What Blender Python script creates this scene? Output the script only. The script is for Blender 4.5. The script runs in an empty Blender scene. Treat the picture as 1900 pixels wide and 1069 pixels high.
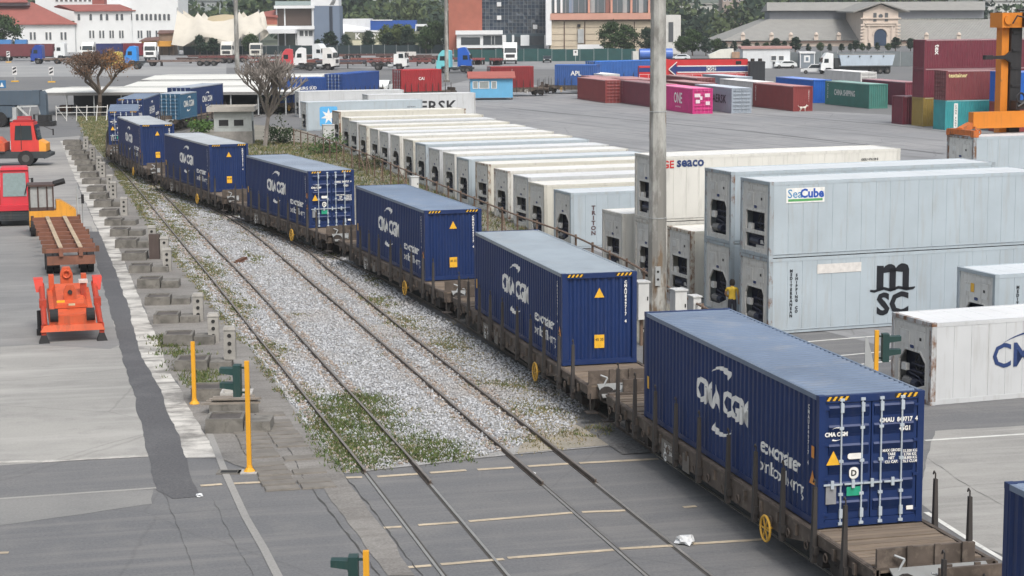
import bpy, bmesh, math, random
from math import sin, cos, tan, pi, radians, sqrt, atan2
from mathutils import Vector, Matrix
import numpy as np
random.seed(7); RNG = np.random.default_rng(7)
scene = bpy.context.scene
COL = scene.collection

# ------------------------------------------------------------------ camera
FPX, PITCH, ROLL, CAMH = 3643.0, 0.14303, 0.0063, 12.385
cR = Vector((cos(ROLL), -sin(PITCH)*sin(ROLL), -cos(PITCH)*sin(ROLL)))
cU = Vector((sin(ROLL), sin(PITCH)*cos(ROLL), cos(PITCH)*cos(ROLL)))
cF = Vector((0, cos(PITCH), -sin(PITCH)))
cam = bpy.data.cameras.new('camera'); cam_o = bpy.data.objects.new('camera', cam); COL.objects.link(cam_o)
m = Matrix.Identity(4)
for i, a in enumerate((cR, cU, -cF)):
    for k in range(3): m[k][i] = a[k]
m.translation = (0, 0, CAMH)
cam_o.matrix_world = m
cam.sensor_width = 36; cam.lens = FPX/1900*36; cam.clip_start = 1; cam.clip_end = 6000
scene.camera = cam_o

# ------------------------------------------------------------------ light
SUN_EL, SUN_AZ = 52, 158      # bright overcast noon: soft sun behind the camera to the right
w = bpy.data.worlds.new('World'); scene.world = w; w.use_nodes = True
nt = w.node_tree; nt.nodes.clear()
out = nt.nodes.new('ShaderNodeOutputWorld'); bg = nt.nodes.new('ShaderNodeBackground')
sky = nt.nodes.new('ShaderNodeTexSky'); sky.sky_type = 'NISHITA'; sky.sun_disc = False
sky.sun_elevation = radians(SUN_EL); sky.sun_rotation = radians(SUN_AZ)
sky.dust_density = 5.0; sky.ozone_density = 0.6; sky.air_density = 1.6
hs = nt.nodes.new('ShaderNodeHueSaturation'); hs.inputs['Saturation'].default_value = 0.58
nt.links.new(sky.outputs[0], hs.inputs['Color']); nt.links.new(hs.outputs[0], bg.inputs[0])
bg.inputs[1].default_value = 0.135
nt.links.new(bg.outputs[0], out.inputs[0])
sun = bpy.data.lights.new('sun', 'SUN'); sun.energy = 1.5; sun.angle = radians(16); sun.color = (1, 0.985, 0.96)
sun_o = bpy.data.objects.new('sun', sun); COL.objects.link(sun_o)
az = radians(SUN_AZ); el = radians(SUN_EL)
sdir = Vector((sin(az)*cos(el), cos(az)*cos(el), sin(el)))
sun_o.rotation_euler = sdir.to_track_quat('Z', 'Y').to_euler(); sun_o.location = (0, -20, 60)
scene.view_settings.view_transform = 'Standard'; scene.view_settings.look = 'None'
scene.view_settings.exposure = 0.26; scene.view_settings.gamma = 1
scene.view_settings.use_curve_mapping = False
scene.render.engine = 'CYCLES'
scene.cycles.max_bounces = 5; scene.cycles.diffuse_bounces = 3; scene.cycles.glossy_bounces = 2
scene.cycles.transmission_bounces = 2; scene.cycles.caustics_reflective = False; scene.cycles.caustics_refractive = False

# ------------------------------------------------------------------ survey helpers (photo pixel -> point in the place)
def ray(px, py):
    return cF*FPX + cR*(px-950) - cU*(py-534.5)
def G(px, py, z=0.0):                    # point at height z
    d = ray(px, py); t = (z-CAMH)/d.z
    return Vector((d.x*t, d.y*t, z))
def PY(px, py, Y):                       # point on the vertical plane at distance Y
    d = ray(px, py); t = Y/d.y
    return Vector((d.x*t, Y, CAMH+d.z*t))

# ------------------------------------------------------------------ mesh builder
class MB:
    def __init__(s): s.v = []; s.f = []; s.m = []
    def add(s, pts, faces, m=0):
        n = len(s.v); s.v += [tuple(p) for p in pts]
        for f in faces: s.f.append([n+i for i in f]); s.m.append(m)
        return s
    def poly(s, pts, m=0): return s.add(pts, [range(len(pts))], m)
    def hexa(s, p, m=0):
        return s.add(p, [(0,3,2,1),(4,5,6,7),(0,1,5,4),(1,2,6,5),(2,3,7,6),(3,0,4,7)], m)
    def box(s, x0, x1, y0, y1, z0, z1, m=0):
        return s.hexa([(x0,y0,z0),(x1,y0,z0),(x1,y1,z0),(x0,y1,z0),(x0,y0,z1),(x1,y0,z1),(x1,y1,z1),(x0,y1,z1)], m)
    def cbox(s, c, d, m=0, rz=0, taper=1.0):
        P = []
        for z in (-1, 1):
            k = taper if z > 0 else 1.0
            for x, y in ((-1,-1),(1,-1),(1,1),(-1,1)):
                X, Y = x*d[0]/2*k, y*d[1]/2*k
                P.append((c[0]+X*cos(rz)-Y*sin(rz), c[1]+X*sin(rz)+Y*cos(rz), c[2]+z*d[2]/2))
        return s.hexa(P, m)
    def bar(s, a, b, wd, ht, m=0, up=(0,0,1)):
        a = Vector(a); b = Vector(b); d = (b-a).normalized(); up = Vector(up)
        if abs(d.dot(up)) > .99: up = Vector((0,1,0))
        sx = d.cross(up).normalized(); uz = sx.cross(d).normalized()
        P = []
        for q in (a, b):
            for i, k in ((-1,-1),(1,-1),(1,1),(-1,1)): P.append(q+sx*i*wd/2+uz*k*ht/2)
        return s.hexa(P, m)
    def tube(s, a, b, r0, r1=None, n=10, m=0, caps=True):
        a = Vector(a); b = Vector(b); r1 = r0 if r1 is None else r1
        d = (b-a).normalized(); up = Vector((0,0,1)) if abs(d.z) < .95 else Vector((1,0,0))
        sx = d.cross(up).normalized(); sy = sx.cross(d)
        P = [a+(sx*cos(2*pi*i/n)+sy*sin(2*pi*i/n))*r0 for i in range(n)]
        P += [b+(sx*cos(2*pi*i/n)+sy*sin(2*pi*i/n))*r1 for i in range(n)]
        F = [(i, (i+1) % n, n+(i+1) % n, n+i) for i in range(n)]
        if caps: F += [tuple(range(n))[::-1], tuple(range(n, 2*n))]
        return s.add(P, F, m)
    def path(s, pts, r, n=8, m=0):
        rr = r if isinstance(r, (list, tuple)) else [r]*len(pts)
        for i in range(len(pts)-1): s.tube(pts[i], pts[i+1], rr[i], rr[i+1], n, m, True)
        return s
    def prism(s, pts, a0, a1, axis='y', m=0):
        def q(p, a): return {'y': (p[0], a, p[1]), 'x': (a, p[0], p[1]), 'z': (p[0], p[1], a)}[axis]
        n = len(pts)
        P = [q(p, a0) for p in pts]+[q(p, a1) for p in pts]
        return s.add(P, [tuple(range(n)), tuple(range(2*n-1, n-1, -1))]+[(i, n+i, n+(i+1) % n, (i+1) % n) for i in range(n)], m)
    def ring(s, c, R, r, axis='y', n=20, k=6, m=0):
        P = []
        for i in range(n):
            a = 2*pi*i/n
            for j in range(k):
                b = 2*pi*j/k; rad = R+r*cos(b); h = r*sin(b)
                P.append({'y': (c[0]+rad*cos(a), c[1]+h, c[2]+rad*sin(a)), 'x': (c[0]+h, c[1]+rad*cos(a), c[2]+rad*sin(a)), 'z': (c[0]+rad*cos(a), c[1]+rad*sin(a), c[2]+h)}[axis])
        return s.add(P, [(i*k+j, ((i+1) % n)*k+j, ((i+1) % n)*k+(j+1) % k, i*k+(j+1) % k) for i in range(n) for j in range(k)], m)
    def lathe(s, prof, n=16, c=(0,0,0), m=0):       # prof: (r, z) about z
        P = []
        for r, z in prof:
            for i in range(n): P.append((c[0]+r*cos(2*pi*i/n), c[1]+r*sin(2*pi*i/n), c[2]+z))
        F = [(j*n+i, j*n+(i+1) % n, (j+1)*n+(i+1) % n, (j+1)*n+i) for j in range(len(prof)-1) for i in range(n)]
        return s.add(P, F, m)
    def tf(s, mat):
        s.v = [tuple(mat @ Vector(p)) for p in s.v]; return s
    def mesh(s, name, mats, smooth=False):
        me = bpy.data.meshes.new(name); me.from_pydata(s.v, [], [list(f) for f in s.f])
        for mt in (mats if isinstance(mats, (list, tuple)) else [mats]): me.materials.append(mt)
        if len(set(s.m)) > 1: me.polygons.foreach_set('material_index', s.m)
        bm = bmesh.new(); bm.from_mesh(me); bmesh.ops.recalc_face_normals(bm, faces=bm.faces); bm.to_mesh(me); bm.free()
        if smooth: me.polygons.foreach_set('use_smooth', [True]*len(me.polygons))
        me.update(); return me
    def build(s, name, mats, parent=None, loc=(0,0,0), rz=0, smooth=False):
        return obj(name, s.mesh(name, mats, smooth), parent, loc, rz)

def obj(name, me, parent=None, loc=(0,0,0), rz=0, mat=None):
    o = bpy.data.objects.new(name, me); COL.objects.link(o)
    o.location = loc; o.rotation_euler = (0, 0, rz)
    if parent: o.parent = parent
    if mat is not None:
        for s in o.material_slots: s.link = 'OBJECT'; s.material = mat
    return o
def tag(o, label, cat, group=None):
    o['label'] = label; o['category'] = cat
    if group: o['group'] = group
    return o
def thing(name, label, cat, loc=(0,0,0), rz=0, group=None):
    o = bpy.data.objects.new(name, None); COL.objects.link(o); o.empty_display_size = .3
    o.location = loc; o.rotation_euler = (0, 0, rz)
    return tag(o, label, cat, group)
KIDS = {}
def copy_tree(o, parent=None):
    c = o.copy(); COL.objects.link(c); c.parent = parent
    for ch in list(o.children): copy_tree(ch, c)
    return c
def struct(o): o['kind'] = 'structure'; return o
def stuff(o): o['kind'] = 'stuff'; return o

# ------------------------------------------------------------------ materials
def lin(r, g, b):
    f = lambda c: (c/255)/12.92 if c/255 <= .04045 else (((c/255)+.055)/1.055)**2.4
    return (f(r), f(g), f(b))
class N:
    def __init__(s, name):
        s.mat = bpy.data.materials.new(name); s.mat.use_nodes = True
        s.t = s.mat.node_tree; s.b = s.t.nodes['Principled BSDF']
    def n(s, ty, **kw):
        x = s.t.nodes.new(ty)
        for k, v in kw.items():
            if k in x.inputs: x.inputs[k].default_value = v
            else: setattr(x, k, v)
        return x
    def l(s, a, b): s.t.links.new(a, b)
    def coords(s, scale=(1,1,1), rnd=True, world=False):
        tc = s.n('ShaderNodeTexCoord'); mp = s.n('ShaderNodeMapping'); mp.inputs['Scale'].default_value = scale
        if world:
            ge = s.n('ShaderNodeNewGeometry'); s.l(ge.outputs['Position'], mp.inputs['Vector'])
        else: s.l(tc.outputs['Object'], mp.inputs['Vector'])
        if rnd:
            oi = s.n('ShaderNodeObjectInfo'); mu = s.n('ShaderNodeMath', operation='MULTIPLY'); mu.inputs[1].default_value = 57.0
            s.l(oi.outputs['Random'], mu.inputs[0])
            cx = s.n('ShaderNodeCombineXYZ'); s.l(mu.outputs[0], cx.inputs[0]); s.l(mu.outputs[0], cx.inputs[1])
            s.l(cx.outputs[0], mp.inputs['Location'])
        return mp.outputs[0]
    def noise(s, vec, scale, detail=4, rough=.55):
        x = s.n('ShaderNodeTexNoise'); x.inputs['Scale'].default_value = scale; x.inputs['Detail'].default_value = detail
        x.inputs['Roughness'].default_value = rough; s.l(vec, x.inputs['Vector']); return x.outputs['Fac']
    def ramp(s, fac, lo, hi):
        x = s.n('ShaderNodeMapRange'); x.inputs['From Min'].default_value = lo; x.inputs['From Max'].default_value = hi
        s.l(fac, x.inputs['Value']); return x.outputs[0]
    def mix(s, fac, a, b):
        x = s.n('ShaderNodeMix', data_type='RGBA')
        for v, i in ((fac, 0), (a, 6), (b, 7)):
            if hasattr(v, 'links') or hasattr(v, 'is_linked'): s.l(v, x.inputs[i])
            else: x.inputs[i].default_value = v if i == 0 else (*v, 1)
        return x.outputs[2]
    def mul(s, a, b):
        x = s.n('ShaderNodeMath', operation='MULTIPLY')
        for v, i in ((a, 0), (b, 1)):
            if hasattr(v, 'is_linked'): s.l(v, x.inputs[i])
            else: x.inputs[i].default_value = v
        return x.outputs[0]
    def bump(s, h, strength, dist=.02):
        x = s.n('ShaderNodeBump'); x.inputs['Strength'].default_value = strength; x.inputs['Distance'].default_value = dist
        s.l(h, x.inputs['Height']); s.l(x.outputs[0], s.b.inputs['Normal'])
    def done(s, col, rough=.6, metal=0, spec=None):
        if hasattr(col, 'is_linked'): s.l(col, s.b.inputs['Base Color'])
        else: s.b.inputs['Base Color'].default_value = (*col, 1)
        if hasattr(rough, 'is_linked'): s.l(rough, s.b.inputs['Roughness'])
        else: s.b.inputs['Roughness'].default_value = rough
        s.b.inputs['Metallic'].default_value = metal
        if spec is not None: s.b.inputs['Specular IOR Level'].default_value = spec
        return s.mat
def sc(c, k): return tuple(min(1, x*k) for x in c)
MATS = {}
def paint(name, c, rough=.5, var=.12, dirt=.25, dirtc=(.16,.13,.10), rust=0.0, metal=0, scale=1.0, streak=True, bump=0):
    if name in MATS: return MATS[name]
    n = N(name)
    v1 = n.coords((1,1,1)); base = n.noise(v1, .9*scale, 5)
    col = n.mix(n.ramp(base, .3, .7), sc(c, 1-var), sc(c, 1+var))
    if dirt:
        v2 = n.coords((5*scale, 5*scale, .5*scale) if streak else (2*scale,)*3); d = n.noise(v2, 1.0, 5, .65)
        col = n.mix(n.mul(n.ramp(d, .52, .78), dirt), col, dirtc)
    if rust:
        v3 = n.coords((2.2*scale, 2.2*scale, 1.1*scale)); r = n.noise(v3, 1.6, 6, .7)
        col = n.mix(n.ramp(r, .66-.26*rust, .80-.24*rust), col, (.17, .085, .045))
    if bump: n.bump(n.noise(v1, 9*scale, 3), bump, .01)
    MATS[name] = n.done(col, rough, metal); return MATS[name]
def plain(name, c, rough=.6, metal=0, spec=None):
    if name not in MATS:
        n = N(name); v = n.coords((1,1,1)); f = n.noise(v, 6, 3)
        MATS[name] = n.done(n.mix(n.ramp(f, .3, .7), sc(c, .9), sc(c, 1.1)), rough, metal, spec)
    return MATS[name]
WHITE = plain('white lettering paint', (.78,.78,.76), .5)
NAVY = plain('navy lettering paint', (.02,.045,.15), .5)
INK = plain('black lettering paint', (.012,.013,.018), .5)
REDINK = plain('red lettering paint', (.5,.03,.03), .5)
YEL = plain('yellow sticker', (.75,.42,.03), .5)
BLACK = plain('black rubber', (.015,.015,.017), .8)
DARK = paint('dark underframe steel', (.035,.03,.028), .8, .3, .5, (.10,.07,.05))
GLASS = plain('dark cab glass', (.02,.03,.035), .08, 0, .8)
STEEL = paint('galvanised steel', (.38,.40,.41), .55, .12, .2)
TYRE = plain('tyre rubber', (.02,.02,.022), .85)
HUB = plain('wheel hub grey', (.09,.088,.085), .6)
RUST = paint('rusty steel', (.13,.062,.038), .85, .35, .35, (.05,.035,.03))

# ------------------------------------------------------------------ lettering (flat print cut as thin outline meshes)
_TXT = {}
def text(body, size=1.0, bold=0.0, sx=1.0, spacing=1.0, shear=0.0, vertical=False, lead=1.0):
    key = (body, size, bold, sx, spacing, shear, vertical, lead)
    if key in _TXT: return _TXT[key]
    cu = bpy.data.curves.new('lettering', 'FONT'); cu.body = '\n'.join(body) if vertical else body
    cu.size = size; cu.align_x = 'CENTER'; cu.align_y = 'CENTER'; cu.offset = bold; cu.space_character = spacing
    cu.shear = shear; cu.resolution_u = 2; cu.fill_mode = 'FRONT'; cu.space_line = lead
    o = bpy.data.objects.new('lettering', cu); COL.objects.link(o)
    me = bpy.data.meshes.new_from_object(o.evaluated_get(bpy.context.evaluated_depsgraph_get()))
    bpy.data.objects.remove(o); bpy.data.curves.remove(cu)
    for v in me.vertices: v.co.x *= sx
    xs = [v.co.x for v in me.vertices]; ys = [v.co.y for v in me.vertices]
    cx, cy = (min(xs)+max(xs))/2, (min(ys)+max(ys))/2
    for v in me.vertices: v.co.x -= cx; v.co.y -= cy; v.co.z = 0
    me.name = 'lettering'; _TXT[key] = me; return me
def shape(polys, name='mark'):           # flat mark from 2d polygons
    b = MB()
    for p in polys: b.poly([(x, y, 0) for x, y in p])
    me = bpy.data.meshes.new(name); me.from_pydata(b.v, [], [list(f) for f in b.f]); return me
FACE = {'-y': Matrix.Rotation(pi/2, 4, 'X'), '+y': Matrix.Rotation(pi, 4, 'Z') @ Matrix.Rotation(pi/2, 4, 'X'),
        '-x': Matrix.Rotation(-pi/2, 4, 'Z') @ Matrix.Rotation(pi/2, 4, 'X'), '+x': Matrix.Rotation(pi/2, 4, 'Z') @ Matrix.Rotation(pi/2, 4, 'X'), '+z': Matrix.Identity(4)}
def decal(parent, name, me, face, pos, mat, roll=0.0):
    if me.materials: pass
    else: me.materials.append(mat)
    o = bpy.data.objects.new(name, me); COL.objects.link(o); o.parent = parent
    o.matrix_local = Matrix.Translation(pos) @ FACE[face] @ Matrix.Rotation(roll, 4, 'Z')
    o.material_slots[0].link = 'OBJECT'; o.material_slots[0].material = mat
    return o
# all print is cut first, while the scene is still empty
TX = dict(cmaw=text('CMA CGM', 1.08, .016, .95),
    cma=text('CMA CGM', .86, .026, .92), eco=text('ecocontainer', .50, .014, .88), bamboo=text('bamboo flooring', .46, .003, .86),
    cma_s=text('CMA CGM', .125, .006, .9), reg=text('CMAU  849717  4', .132, .006, .9), iso=text('45G1', .135, .006, .9),
    regv=text('CMAU849717 4', .125, .006, .95, vertical=True, lead=.9), w1=text('MAX GROSS\nTARE\nNET\nCU. CAP.', .085, .003, .9),
    w2=text('32.500 KG\n3.700 KG\n28.800 KG\n76.3 CU.M', .085, .003, .9, lead=.9), tiny=text('9\'6"', .10, .004),
    triton=text('TRITON', .29, .012, 1.15, vertical=True, lead=.9), seaco=text('seaco', .58, .018, 1.0), ge=text('GE', .46, .012, 1.0),
    sea1=text('Sea', .46, .006, 1), sea2=text('Cube', .46, .018, 1), msc1=text('MEDITERRANEAN', .155, .007, 1, vertical=True, lead=.92),
    msc2=text('SHIPPING CO', .15, .007, 1, vertical=True, lead=.92), sc=text('SC', 1.15, .045, 1.05), mae=text('MAERSK', 1.35, .02, 1.08, 1.05), maeb=text('MAERSK', 1.7, .03, 1.08, 1.05),
    one=text('ONE', 1.7, .03, .78), tagl=text('AS ONE, WE CAN.', .22, .004), cosco=text('CHINA SHIPPING', .95, .02, .80), gsl=text('GESE', .5, .01, .8, vertical=True, lead=.95),
    cai=text('CAI', .55, .01), tex=text('textainer', .55, .016), dong=text('DONG FANG', .27, .006, .9, vertical=True, lead=.9), tex2=text('tex', .75, .02),
    maef=text('MAERSK', .8, .012), code=text('GESU 476120 8', .15, .003, .9), num=text('45 35', .12, .002), capv=text('TRIU 4512', .20, .006, 1, vertical=True, lead=.92),
    korovo=text('K    OVO', 2.3, .05), hsd=text('HAMBURG SÜD', .5, .01), apl=text('APL', .9, .02), wag=text('Rgs  31 73\n390 1 204-6', .16, .002), wag2=text('G', .34, .01), fl=text('E', .9, .02),
    loco=text('A 472', .8, .01), d=text('D', .18, .006), uk=text('UNIPORT', 1.0, .03), ose=text('OSE', .8, .02))
# ------------------------------------------------------------------ shipping containers
CW = 2.438
P_SIDE, D_SIDE = .278, .042
def corr_depth(x, x0, P=P_SIDE, D=D_SIDE):
    t = (x-x0) % P
    a, b, c = P*.26, P*.5, P*.76
    if t < a: return 0
    if t < b: return D*(t-a)/(b-a)
    if t < c: return D
    return D*(P-t)/(P-c)
def corr_pts(x0, x1, P=P_SIDE, D=D_SIDE):
    xs = [x0]; k = 0
    while True:
        base = x0+k*P
        for q in (.26, .5, .76, 1.0):
            x = base+q*P
            if x >= x1-1e-4: xs.append(x1); return [(x, corr_depth(x, x0, P, D)) for x in xs]
            xs.append(x)
        k += 1
def corr_text(me0, u0, L):
    """print that follows the corrugation of a side panel; u0 = centre of the print along the side"""
    me = me0.copy(); bm = bmesh.new(); bm.from_mesh(me); x0 = -L/2+.15
    lo = min(v.co.x for v in bm.verts)+u0; hi = max(v.co.x for v in bm.verts)+u0
    k = int((lo-x0)/P_SIDE)-1
    while x0+k*P_SIDE < hi:
        for q in (0, .26, .5, .76):
            x = x0+(k+q)*P_SIDE-u0
            bmesh.ops.bisect_plane(bm, geom=bm.verts[:]+bm.edges[:]+bm.faces[:], plane_co=(x,0,0), plane_no=(1,0,0), dist=1e-5)
        k += 1
    for v in bm.verts: v.co.z -= corr_depth(v.co.x+u0+1e-6, x0)
    bm.to_mesh(me); bm.free(); return me
def crescent(cx, cy, R, a0, a1, w, n=12):      # tapering swoosh
    o, i = [], []
    for k in range(n+1):
        t = k/n; a = radians(a0+(a1-a0)*t); ww = w*(t**1.4)
        o.append((cx+R*cos(a), cy+R*sin(a)*.62)); i.append((cx+(R-ww)*cos(a), cy+(R-ww*.9)*sin(a)*.62))
    return o+i[::-1]
SWOOSH_UP = shape([crescent(.30, -.62, 1.15, 150, 66, .42)]); SWOOSH_DN = shape([crescent(-.30, .62, 1.15, 330, 246, .42)])
SWOOSH_UPB = shape([crescent(.15, -.75, 1.55, 150, 62, .40)]); SWOOSH_DNB = shape([crescent(-.15, .75, 1.55, 330, 242, .40)])
TRI = shape([[(-.16,-.14),(.16,-.14),(0,.17)]]); RECT = shape([[(-.5,-.5),(.5,-.5),(.5,.5),(-.5,.5)]])
def star7(R=1, r=.42):
    return [(cos(pi/2+pi*k/7)*(R if k % 2 == 0 else r), sin(pi/2+pi*k/7)*(R if k % 2 == 0 else r)) for k in range(14)]
STAR = shape([star7()])
def rounded(w, h, r, n=5):
    p = []
    for cx, cy, a in ((w/2-r, h/2-r, 0), (-w/2+r, h/2-r, 90), (-w/2+r, -h/2+r, 180), (w/2-r, -h/2+r, 270)):
        for k in range(n+1): p.append((cx+r*cos(radians(a+90*k/n)), cy+r*sin(radians(a+90*k/n))))
    return p
_RS = {}
def rect(w, h, r=0):
    k = (w, h, r)
    if k not in _RS: _RS[k] = shape([rounded(w, h, r) if r else [(-w/2,-h/2),(w/2,-h/2),(w/2,h/2),(-w/2,h/2)]])
    return _RS[k]
HAZ = shape([[(-.25+.13*i,-.045),(-.19+.13*i,-.045),(-.13+.13*i,.045),(-.19+.13*i,.045)] for i in range(4)])

_CM = {}
def dry_mesh(L, H):
    """meshes of a dry van: x along the length, doors at -x, origin under the middle"""
    if (L, H) in _CM: return _CM[(L, H)]
    h, W = L/2, CW/2; d = {}
    b = MB(); pts = corr_pts(-h+.15, h-.15)
    for i in range(len(pts)-1):
        (xa, da), (xb, db) = pts[i], pts[i+1]
        b.poly([(xa,-W+.012+da,.15),(xb,-W+.012+db,.15),(xb,-W+.012+db,H-.11),(xa,-W+.012+da,H-.11)])
    d['side'] = b.mesh('side_panel', BLACK)
    b = MB(); pts = corr_pts(-h+.12, h-.12, .262, .050)
    for i in range(len(pts)-1):
        (xa, da), (xb, db) = pts[i], pts[i+1]
        b.poly([(xa,-W+.07,H-.012-da),(xb,-W+.07,H-.012-db),(xb,W-.07,H-.012-db),(xa,W-.07,H-.012-da)])
    d['roof'] = b.mesh('roof_panel', BLACK)
    b = MB(); pts = corr_pts(-W+.15, W-.15, .25, .045)
    for i in range(len(pts)-1):
        (ya, da), (yb, db) = pts[i], pts[i+1]
        b.poly([(h-.05-da,ya,.16),(h-.05-db,yb,.16),(h-.05-db,yb,H-.12),(h-.05-da,ya,H-.12)])
    d['end'] = b.mesh('end_panel', BLACK)
    d['post'] = MB().box(-h+.005, -h+.16, -W+.004, -W+.15, .118, H-.118).mesh('corner_post', BLACK)
    c = MB().box(-h, -h+.178, -W, -W+.162, 0, .118)
    d['cast0'] = c.mesh('corner_casting', BLACK)
    c = MB().box(-h, -h+.178, -W, -W+.162, H-.118, H)
    d['cast1'] = c.mesh('corner_casting', BLACK)
    d['trail'] = MB().box(-h+.178, h-.178, -W+.005, -W+.075, H-.115, H-.008).mesh('top_rail', BLACK)
    d['brail'] = MB().box(-h+.178, h-.178, -W+.005, -W+.10, .02, .165).mesh('bottom_rail', BLACK)
    d['head'] = MB().box(-h+.006, -h+.13, -W+.162, W-.162, H-.16, H-.006).mesh('header', BLACK)
    d['sill'] = MB().box(-h+.006, -h+.13, -W+.162, W-.162, .01, .17).mesh('sill', BLACK)
    d['floor'] = MB().box(-h+.13, h-.1, -W+.1, W-.1, .12, .16).mesh('floor', BLACK)
    # door leaf (y from -1.06 to -0.01), five recessed bands
    b = MB(); x = -h+.035; y0, y1, z0, z1 = -W+.16, -.012, .18, H-.17
    b.box(x, x+.05, y0, y1, z0, z1)
    ph = (z1-z0)/6.1
    for k in range(6):
        zc = z0+.14+k*(ph)
        b.hexa([(x-.002,y0+.08,zc),(x-.002,y1-.05,zc),(x-.002,y1-.05,zc+.03),(x-.002,y0+.08,zc+.03),(x-.028,y0+.08,zc+.06),(x-.028,y1-.05,zc+.06),(x-.028,y1-.05,zc+.21),(x-.028,y0+.08,zc+.21)])
        b.hexa([(x-.028,y0+.08,zc+.06),(x-.028,y1-.05,zc+.06),(x-.028,y1-.05,zc+.21),(x-.028,y0+.08,zc+.21),(x+.01,y0+.08,zc),(x+.01,y1-.05,zc),(x+.01,y1-.05,zc+.27),(x+.01,y0+.08,zc+.27)])
    d['door'] = b.mesh('door', BLACK)
    b = MB(); b.tube((-h+.0,0,.08), (-h+.0,0,H-.08), .021, n=8)
    for zc in (.30, H-.28): b.box(-h-.03, -h+.03, -.045, .03, zc-.10, zc+.10)
    for zc in (.08, H-.10): b.box(-h-.03, -h+.03, -.05, .05, zc-.03, zc+.03)
    for q in (.25, .5, .75): b.box(-h-.02, -h+.04, -.05, .05, H*q-.03, H*q+.03)
    d['rod'] = b.mesh('lock_rod', BLACK)
    b = MB(); b.box(-h-.035, -h-.015, -.03, .40, .93, .97); b.box(-h-.05, -h-.01, .17, .24, .86, 1.04)
    d['handle'] = b.mesh('door_handle', BLACK)
    b = MB()
    b.box(-h+.0, -h+.05, -W+.10, -W+.24, -.03, .03); d['hinge'] = b.mesh('hinge', BLACK)
    _CM[(L, H)] = d; return d
ROD = paint('lock rod grey blue', (.42,.48,.54), .5, .1, .2)

def dry(name, label, L, H, loc, rz, col, roofcol=None, group=None, full=True, rod=ROD, rnd=None, dirt=.25, fwd=True):
    """full: all door furniture; far ones carry the parts that show"""
    d = dry_mesh(L, H); W = CW/2; h = L/2
    mt = paint('container paint '+col[0], col[1], .46, .10, dirt, (.13,.115,.10), .0)
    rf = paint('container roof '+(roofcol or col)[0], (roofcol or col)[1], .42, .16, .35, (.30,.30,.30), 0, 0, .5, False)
    t = thing(name, label, 'container', loc, rz, group)
    for s in (0, 1):
        obj('side_panel', d['side'], t, rz=s*pi, mat=mt)
        obj('top_rail', d['trail'], t, rz=s*pi, mat=rf if roofcol else mt); obj('bottom_rail', d['brail'], t, rz=s*pi, mat=mt)
    obj('roof_panel', d['roof'], t, mat=rf); obj('end_panel', d['end'], t, mat=mt); obj('floor', d['floor'], t, mat=DARK)
    for s in (0, 1):
        obj('header', d['head'], t, rz=s*pi, mat=mt); obj('sill', d['sill'], t, rz=s*pi, mat=mt)
    for sx in (0, 1):
        for k in ('post', 'cast0', 'cast1'):
            n = 'corner_post' if k == 'post' else 'corner_casting'
            obj(n, d[k], t, rz=sx*pi, mat=mt)
            mk = k+'m'
            if mk not in d:
                me = d[k].copy()
                for v in me.vertices: v.co.y *= -1
                me.flip_normals(); d[mk] = me
            obj(n, d[mk], t, rz=sx*pi, mat=mt)
    if 'doorm' not in d:
        me = d['door'].copy()
        for v in me.vertices: v.co.y *= -1
        me.flip_normals(); d['doorm'] = me
    dl = obj('door', d['door'], t, mat=mt); dr = obj('door', d['doorm'], t, mat=mt)
    for dd, ys in ((dl, (-.70, -.22)), (dr, (.22, .70))):
        for y in ys:
            obj('lock_rod', d['rod'], dd, (0, y, 0), mat=rod)
            if full: obj('door_handle', d['handle'], dd, (0, y, 0), mat=rod)
        if full:
            for q in (.1, .37, .63, .9):
                hg = obj('hinge', d['hinge'], dd, (0, 0, H*q), mat=mt)
                if dd is dr: hg.scale = (1, -1, 1)
    return t
BLUE = ('blue', lin(16, 43, 92))
L40, HHC = 12.192, 2.896
_CT = {}
def ctx(key, u, L=L40):
    if (key, u, L) not in _CT: _CT[(key, u, L)] = corr_text(TX[key] if isinstance(key, str) else key, u, L)
    return _CT[(key, u, L)]
SWU_C = corr_text(SWOOSH_UP, -.1, L40); SWD_C = corr_text(SWOOSH_DN, .1, L40)
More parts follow.
